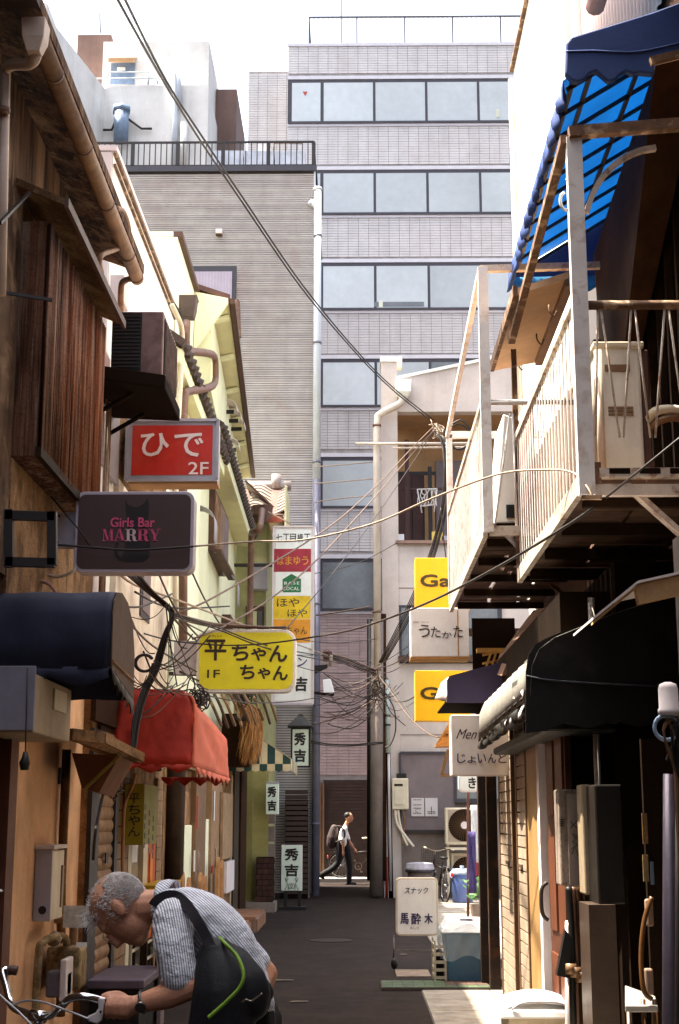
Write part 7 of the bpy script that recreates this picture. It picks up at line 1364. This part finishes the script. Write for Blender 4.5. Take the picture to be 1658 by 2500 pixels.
gl.tube([e0, e1], .0018, 5); lc = Hc + Sx * .034 - Ux * .018 + Fx * .092
gl.tube([lc + Ux * (.02 * math.sin(t)) + Sx * (.027 * math.cos(t)) for t in [R(24 * k) for k in range(16)]], .0018, 5)
lc2 = Hc - Sx * .034 - Ux * .018 + Fx * .092; gl.tube([lc2 + Ux * (.02 * math.sin(t)) + Sx * (.027 * math.cos(t)) for t in [R(24 * k) for k in range(16)]], .0018, 5); gl.tube([lc - Sx * .027, lc2 + Sx * .027], .0018, 5)
gl.build('glasses', mat('gold_rim', 'b8a070', rough=.3, metal=.8), man)
wt = MB(); wa_ = (p(405, 2432, AY) - wr).normalized(); ws1 = V((0, 1, 0)); ws2 = wa_.cross(ws1); wt.tube([wr + wa_ * .012 + (ws1 * math.cos(a) + ws2 * math.sin(a)) * .031 for a in [R(20 * k) for k in range(19)]], .006, 6); MB.cyl(wt, wr + wa_ * .012 + V((0, -.036, -.012)), wr + wa_ * .012 + V((0, -.028, -.008)), .018, 14); wt.build('wristwatch', mat('watch_steel', '6a6460', rough=.35, metal=.6), man)
# bag on the back
bg = thing('shoulder_bag', 'black shoulder bag with bright green piping on the stooping person', 'bag', p(580, 2560, 4.75))
b = MB(); pts = [p(u, v, 4.72) for u, v in ((535, 2330), (575, 2370), (605, 2415), (620, 2440))]
for dy, sc_ in ((0, 1), (.12, .95)):
    limb(b, [p(530, 2340, 4.75 + dy), p(545, 2420, 4.72 + dy), p(540, 2520, 4.72 + dy)], [.07, .1, .11]); limb(b, [p(572, 2345, 4.75 + dy), p(600, 2400, 4.72 + dy), p(612, 2440, 4.72 + dy)], [.05, .07, .07]); limb(b, [p(600, 2380, 4.78 + dy), p(645, 2425, 4.8 + dy)], [.05, .035])
organic(b, 'body', bagm, bg, .009, 5)
tb('piping', mat('lime_piping', '7ea82c', rough=.6), bg, curve([p(u, v, Y) for u, v, Y in ((536, 2290, 4.75), (552, 2306, 4.69), (577, 2332, 4.655), (592, 2365, 4.625), (594, 2390, 4.61), (582, 2415, 4.605), (555, 2443, 4.6), (528, 2468, 4.595), (508, 2485, 4.59))], 5), .0062, 8)
m = MB(); sp = curve([p(u, v, Y) for u, v, Y in ((374, 2212, 4.83), (385, 2198, 4.83), (405, 2188, 4.83), (430, 2188, 4.82), (455, 2208, 4.775), (480, 2245, 4.735), (505, 2290, 4.72), (522, 2330, 4.7))], 5)
for i in range(len(sp) - 1): m.beam(sp[i], sp[i + 1] + (sp[i + 1] - sp[i]) * .15, .034, .012, (0, -1, .0))
m.build('strap', strapm, bg)
tb('buckle_cord', steel, bg, curve([p(u, v, 4.62) for u, v in ((590, 2448), (600, 2440), (612, 2444), (625, 2436), (640, 2425))], 4), .003, 5)

def bike(t, M, paint, bars=True, basket=True):
    """bicycle in local space: heading +Y, wheels on z=0"""
    def B(name, m, mt, smooth=True, par=None): xf(m, M).build(name, mt, par or t, smooth=smooth)
    for y in (-.52, .54):
        m = MB(); m.tube([V((0, y + .325 * math.cos(a), .33 + .325 * math.sin(a))) for a in [2 * math.pi * k / 30 for k in range(31)]], .018, 6); B('tyre', m, black_p)
        m = MB(); m.tube([V((0, y + .3 * math.cos(a), .33 + .3 * math.sin(a))) for a in [2 * math.pi * k / 30 for k in range(31)]], .01, 6)
        for k in range(18): a = 2 * math.pi * k / 18; m.tube([V((.02 * (-1) ** k, y, .33)), V((0, y + .3 * math.cos(a), .33 + .3 * math.sin(a)))], .0022, 3)
        m.cyl(V((-.04, y, .33)), V((.04, y, .33)), .022, 8); B('wheel_rim', m, chrome)
        m = MB(); m.grid([[V((x, y + .35 * math.cos(a), .33 + .35 * math.sin(a))) for x in (-.025, 0, .025)] for a in [R(20 + 7 * k) for k in (range(20) if y < 0 else range(4, 18))]]); B('mudguard', m, chrome)
    m = MB(); bb_ = V((0, -.05, .3)); st_ = V((0, -.22, .78)); hd = V((0, .38, .82)); hb_ = V((0, .42, .66)); ra_x = V((0, -.52, .33))
    m.tube([bb_, st_], .016, 8); m.tube([bb_, hb_], .018, 8); m.tube([hb_, hd + V((0, -.01, .08))], .02, 8); m.tube([st_ * .75 + bb_ * .25, hb_ + V((0, -.01, .04))], .015, 8)
    for s_ in (-.05, .05): m.tube([ra_x + V((s_, 0, 0)), bb_], .01, 6); m.tube([ra_x + V((s_, 0, 0)), st_ - V((0, 0, .1))], .008, 6); m.tube([V((s_, .54, .33)), V((s_ * .8, .46, .62)), hb_], .012, 6)
    B('frame', m, paint)
    m = MB(); eball(m, V((0, -.25, .86)), (V((0, 1, 0)), V((1, 0, 0)), V((0, 0, 1))), (.13, .085, .035)); B('saddle', m, black_p)
    m = MB(); m.cyl(V((-.07, -.05, .3)), V((.07, -.05, .3)), .02, 8); m.beam(V((.07, -.05, .3)), V((.07, .03, .16)), .015); m.beam(V((-.07, -.05, .3)), V((-.07, -.13, .44)), .015); m.box(.06, .15, .0, .06, .14, .17); m.box(-.15, -.06, -.16, -.1, .43, .46); m.tube([V((.055, -.05 + .09 * math.cos(a), .3 + .09 * math.sin(a))) for a in [R(30 * k) for k in range(13)]], .008, 5); B('crank', m, steel, False)
    if bars:
        m = MB(); m.tube([V((0, .38, .88)), V((0, .36, 1.0))], .014, 8); m.tube(curve([V((s_ * x, y, z)) for s_, x, y, z in ((-1, .29, .08, 1.03), (-1, .28, .22, 1.04), (-1, .2, .36, 1.03), (-1, .06, .36, .99), (1, .06, .36, .99), (1, .2, .36, 1.03), (1, .28, .22, 1.04), (1, .29, .08, 1.03))], 5), .012, 8); B('handlebar', m, steel)
        for s_ in (-1, 1): m = MB(); m.tube([V((s_ * .29, .2, 1.04)), V((s_ * .29, .06, 1.03))], .017, 8); B('grip', m, ivory)
    if basket:
        m = MB()
        for k in range(9):
            for z in range(5): x = -.17 + .34 * k / 8
            m.beam(V((x, .42, .74)), V((x * 1.1, .4, 1.0)), .006); m.beam(V((x, .68, .74)), V((x * 1.1, .74, 1.0)), .006)
        for z in range(6): zz = .74 + .05 * z; w_ = .17 + .017 * z / 5; m.beam(V((-w_, .42, zz)), V((w_, .42, zz)), .006); m.beam(V((-w_, .68, zz)), V((w_, .68, zz)), .006); m.beam(V((-w_, .42, zz)), V((-w_, .7, zz)), .006); m.beam(V((w_, .42, zz)), V((w_, .7, zz)), .006)
        m.box(-.17, .17, .42, .68, .735, .742); B('basket', m, black_metal, False)
    m = MB(); m.box(-.06, .06, -.72, -.4, .69, .705); m.tube([V((-.06, -.7, .7)), V((-.05, -.53, .35))], .007, 5); m.tube([V((.06, -.7, .7)), V((.05, -.53, .35))], .007, 5); B('rear_rack', m, chrome, False)
    m = MB(); m.ball(V((0, -.87, .55)), (.03, .015, .045), 8, 6); B('reflector', m, mat('red_reflector', 'd0301c', rough=.3))
fb = thing('parked_bicycle', 'parked city bicycle with front basket before the yard air conditioner', 'bicycle', atZ(1092, 2205, 0))
q = atZ(1088, 2204, 0); bike(fb, Matrix.Translation(q + V((-.14, .5, 0))) @ Matrix.Rotation(R(14), 4, 'Z') @ Matrix.Rotation(R(5), 4, 'Y'), mat('dark_bike_paint', '3a3634', rough=.35, metal=.4))
wbk = thing('far_bicycle', 'dark bicycle parked behind the walking person', 'bicycle', (.2, 39.2, .09)); bike(wbk, Matrix.Translation(V((.1, 39.3, .09))) @ Matrix.Rotation(R(-88), 4, 'Z'), black_metal)
nbk = thing('near_bicycle', 'bicycle with chrome swept handlebar and white brake lever at lower left', 'bicycle', (-.75, 4.95, 0))
bike(nbk, Matrix.Translation(V((p(90, 2480, 4.9).x + .42, 4.93, 0))) @ Matrix.Rotation(R(90), 4, 'Z'), mat('silver_bike_paint', '8a8680', rough=.35, metal=.5), bars=False, basket=False)
hbp = lambda pts: curve([p(u, v, Y) for u, v, Y in pts], 6)
tb('handlebar', chrome, nbk, hbp(((282, 2452, 4.74), (250, 2443, 4.73), (215, 2434, 4.72), (190, 2433, 4.72), (168, 2440, 4.73), (148, 2460, 4.77), (125, 2478, 4.84), (95, 2484, 4.92), (62, 2472, 5.0), (36, 2462, 5.05), (24, 2445, 5.1), (16, 2410, 5.14), (9, 2385, 5.16), (6, 2374, 5.17), (12, 2367, 5.18), (22, 2370, 5.18))), .0125, 10)
tb('grip', black_p, nbk, hbp(((320, 2460, 4.745), (285, 2453, 4.74), (255, 2446, 4.73))), .0165, 10); tb('grip', brown_trim, nbk, hbp(((20, 2370, 5.18), (30, 2368, 5.18), (42, 2370, 5.18))), .0165, 10)
tb('stem', chrome, nbk, [p(95, 2484, 4.92), p(92, 2530, 4.92), p(92, 2600, 4.92)], .015, 10)
lv = MB(); lv.prism([p(u, v, 4.7) for u, v in ((240, 2436), (253, 2438), (254, 2450), (250, 2480), (246, 2494), (236, 2500), (215, 2494), (212, 2482), (232, 2474), (240, 2462))], (0, .022, 0)); lv.build('brake_lever', white_side, nbk, bevel=.004)
p_ = p(246, 2470, 4.695); MB().cyl(p_, p_ + V((0, -.003, 0)), .004, 8).build('lever_hole', black_p, nbk)
tb('brake_cable', mat('silver_cable', 'c8c8cc', rough=.35, metal=.4), nbk, hbp(((38, 2452, 4.95), (50, 2446, 4.9), (75, 2443, 4.82), (110, 2448, 4.76), (160, 2466, 4.72), (218, 2488, 4.7))), .0035, 6); tb('brake_cable', mat('silver_cable', 'c8c8cc'), nbk, hbp(((-5, 2425, 5.0), (20, 2448, 4.95), (45, 2470, 4.9), (80, 2505, 4.88))), .0035, 6)
tb('clamp', chrome, nbk, [p(78, 2478, 4.93), p(108, 2484, 4.9)], .02, 10)
# walking person in the cross street
WY = 37.3
p = lambda u, v, Y=WY: atY(u, v, Y)
b = MB(); hd = p(852, 1996)
eball(b, hd + V((0, 0, .02)), (V((0, 0, 1)), V((1, 0, 0)), V((0, 1, 0))), (.11, .1, .078)); eball(b, hd + V((.03, 0, -.05)), (V((0, 0, 1)), V((1, 0, 0)), V((0, 1, 0))), (.07, .07, .06)); eball(b, hd + V((.105, 0, -.02)), (V((0, 0, 1)), V((1, 0, 0)), V((0, 1, 0))), (.025, .02, .015)); eball(b, hd + V((-.01, -.08, -.01)), (V((0, 0, 1)), V((1, 0, 0)), V((0, 1, 0))), (.03, .02, .012))
limb(b, [hd - V((.01, 0, .06)), p(843, 2018)], [.05, .06])
for dy in (-.08, .08): limb(b, [p(842, 2022, WY + dy), p(838, 2035, WY + dy), p(836, 2062, WY + dy)], [.07, .085, .09])
limb(b, [p(838, 2025, WY - .19), p(838, 2052, WY - .22), p(838, 2076, WY - .22)], [.05, .042, .03]); eball(b, p(838, 2082, WY - .22), (V((0, 0, 1)), V((1, 0, 0)), V((0, 1, 0))), (.085, .035, .025)); limb(b, [p(842, 2025, WY + .19), p(852, 2052, WY + .2), p(864, 2072, WY + .2)], [.05, .042, .03]); eball(b, p(868, 2077, WY + .2), (V((.6, 0, -.8)), V((.8, 0, .6)), V((0, 1, 0))), (.09, .035, .025))
lg = ([p(842, 2062, WY + .08), p(852, 2108, WY + .08), p(852, 2152, WY + .08)], [p(832, 2062, WY - .08), p(824, 2108, WY - .08), p(788, 2134, WY - .08)])
for L_ in lg: limb(b, L_, [.085, .06, .042])
wp = organic(b, 'person', skin, None, .016, 3); tag(wp, 'person in white shirt and dark trousers walking past the alley end', 'person'); wp.name = 'walking_person'
ws = mat('white_shirt', 'f0f0ee', rough=.85, var=.05)
s_ = MB()
for dy in (-.09, .09): limb(s_, [p(842, 2023, WY + dy), p(838, 2036, WY + dy), p(836, 2058, WY + dy)], [.08, .105, .115])
limb(s_, [p(838, 2026, WY - .19), p(838, 2050, WY - .22)], [.07, .062]); limb(s_, [p(842, 2026, WY + .19), p(850, 2048, WY + .2)], [.07, .06]); organic(s_, 'shirt', ws, wp, .016, 3)
t_ = MB()
for L_ in lg: limb(t_, [L_[0] + V((0, 0, .06)), L_[1], L_[2]], [.115, .085, .07])
organic(t_, 'trousers', trouser_m, wp, .016, 3)
eball(m := MB(), p(857, 2158, WY + .08), (V((1, 0, .0)), V((0, 1, 0)), V((0, 0, 1))), (.15, .05, .05)); organic(m, 'shoe', shoe, wp, .012, 2); eball(m := MB(), p(783, 2138, WY - .08), (V((.8, 0, -.6)), V((0, 1, 0)), V((.6, 0, .8))), (.13, .05, .05)); organic(m, 'shoe', shoe, wp, .012, 2)
m = MB(); eball(m, hd + V((-.03, 0, .05)), (V((.25, 0, 1)).normalized(), V((1, 0, -.25)).normalized(), V((0, 1, 0))), (.088, .098, .084)); organic(m, 'hair', mat('dark_hair', '1e1612', rough=.6), wp, .012, 2)
bk_ = thing('backpack', 'brown backpack worn by the walking person', 'backpack', p(813, 2064)); m = MB(); limb(m, [p(816, 2022), p(812, 2045), p(810, 2060)], [.1, .15, .14]); organic(m, 'body', mat('brown_pack', '3c2a28', rough=.7, var=.3), bk_, .016, 3); tb('strap', mat('brown_pack', '3c2a28'), bk_, curve([p(818, 2018, WY - .2), p(832, 2018, WY - .26), p(842, 2032, WY - .27), p(838, 2048, WY - .25), p(820, 2056, WY - .2)], 4), .02, 6)
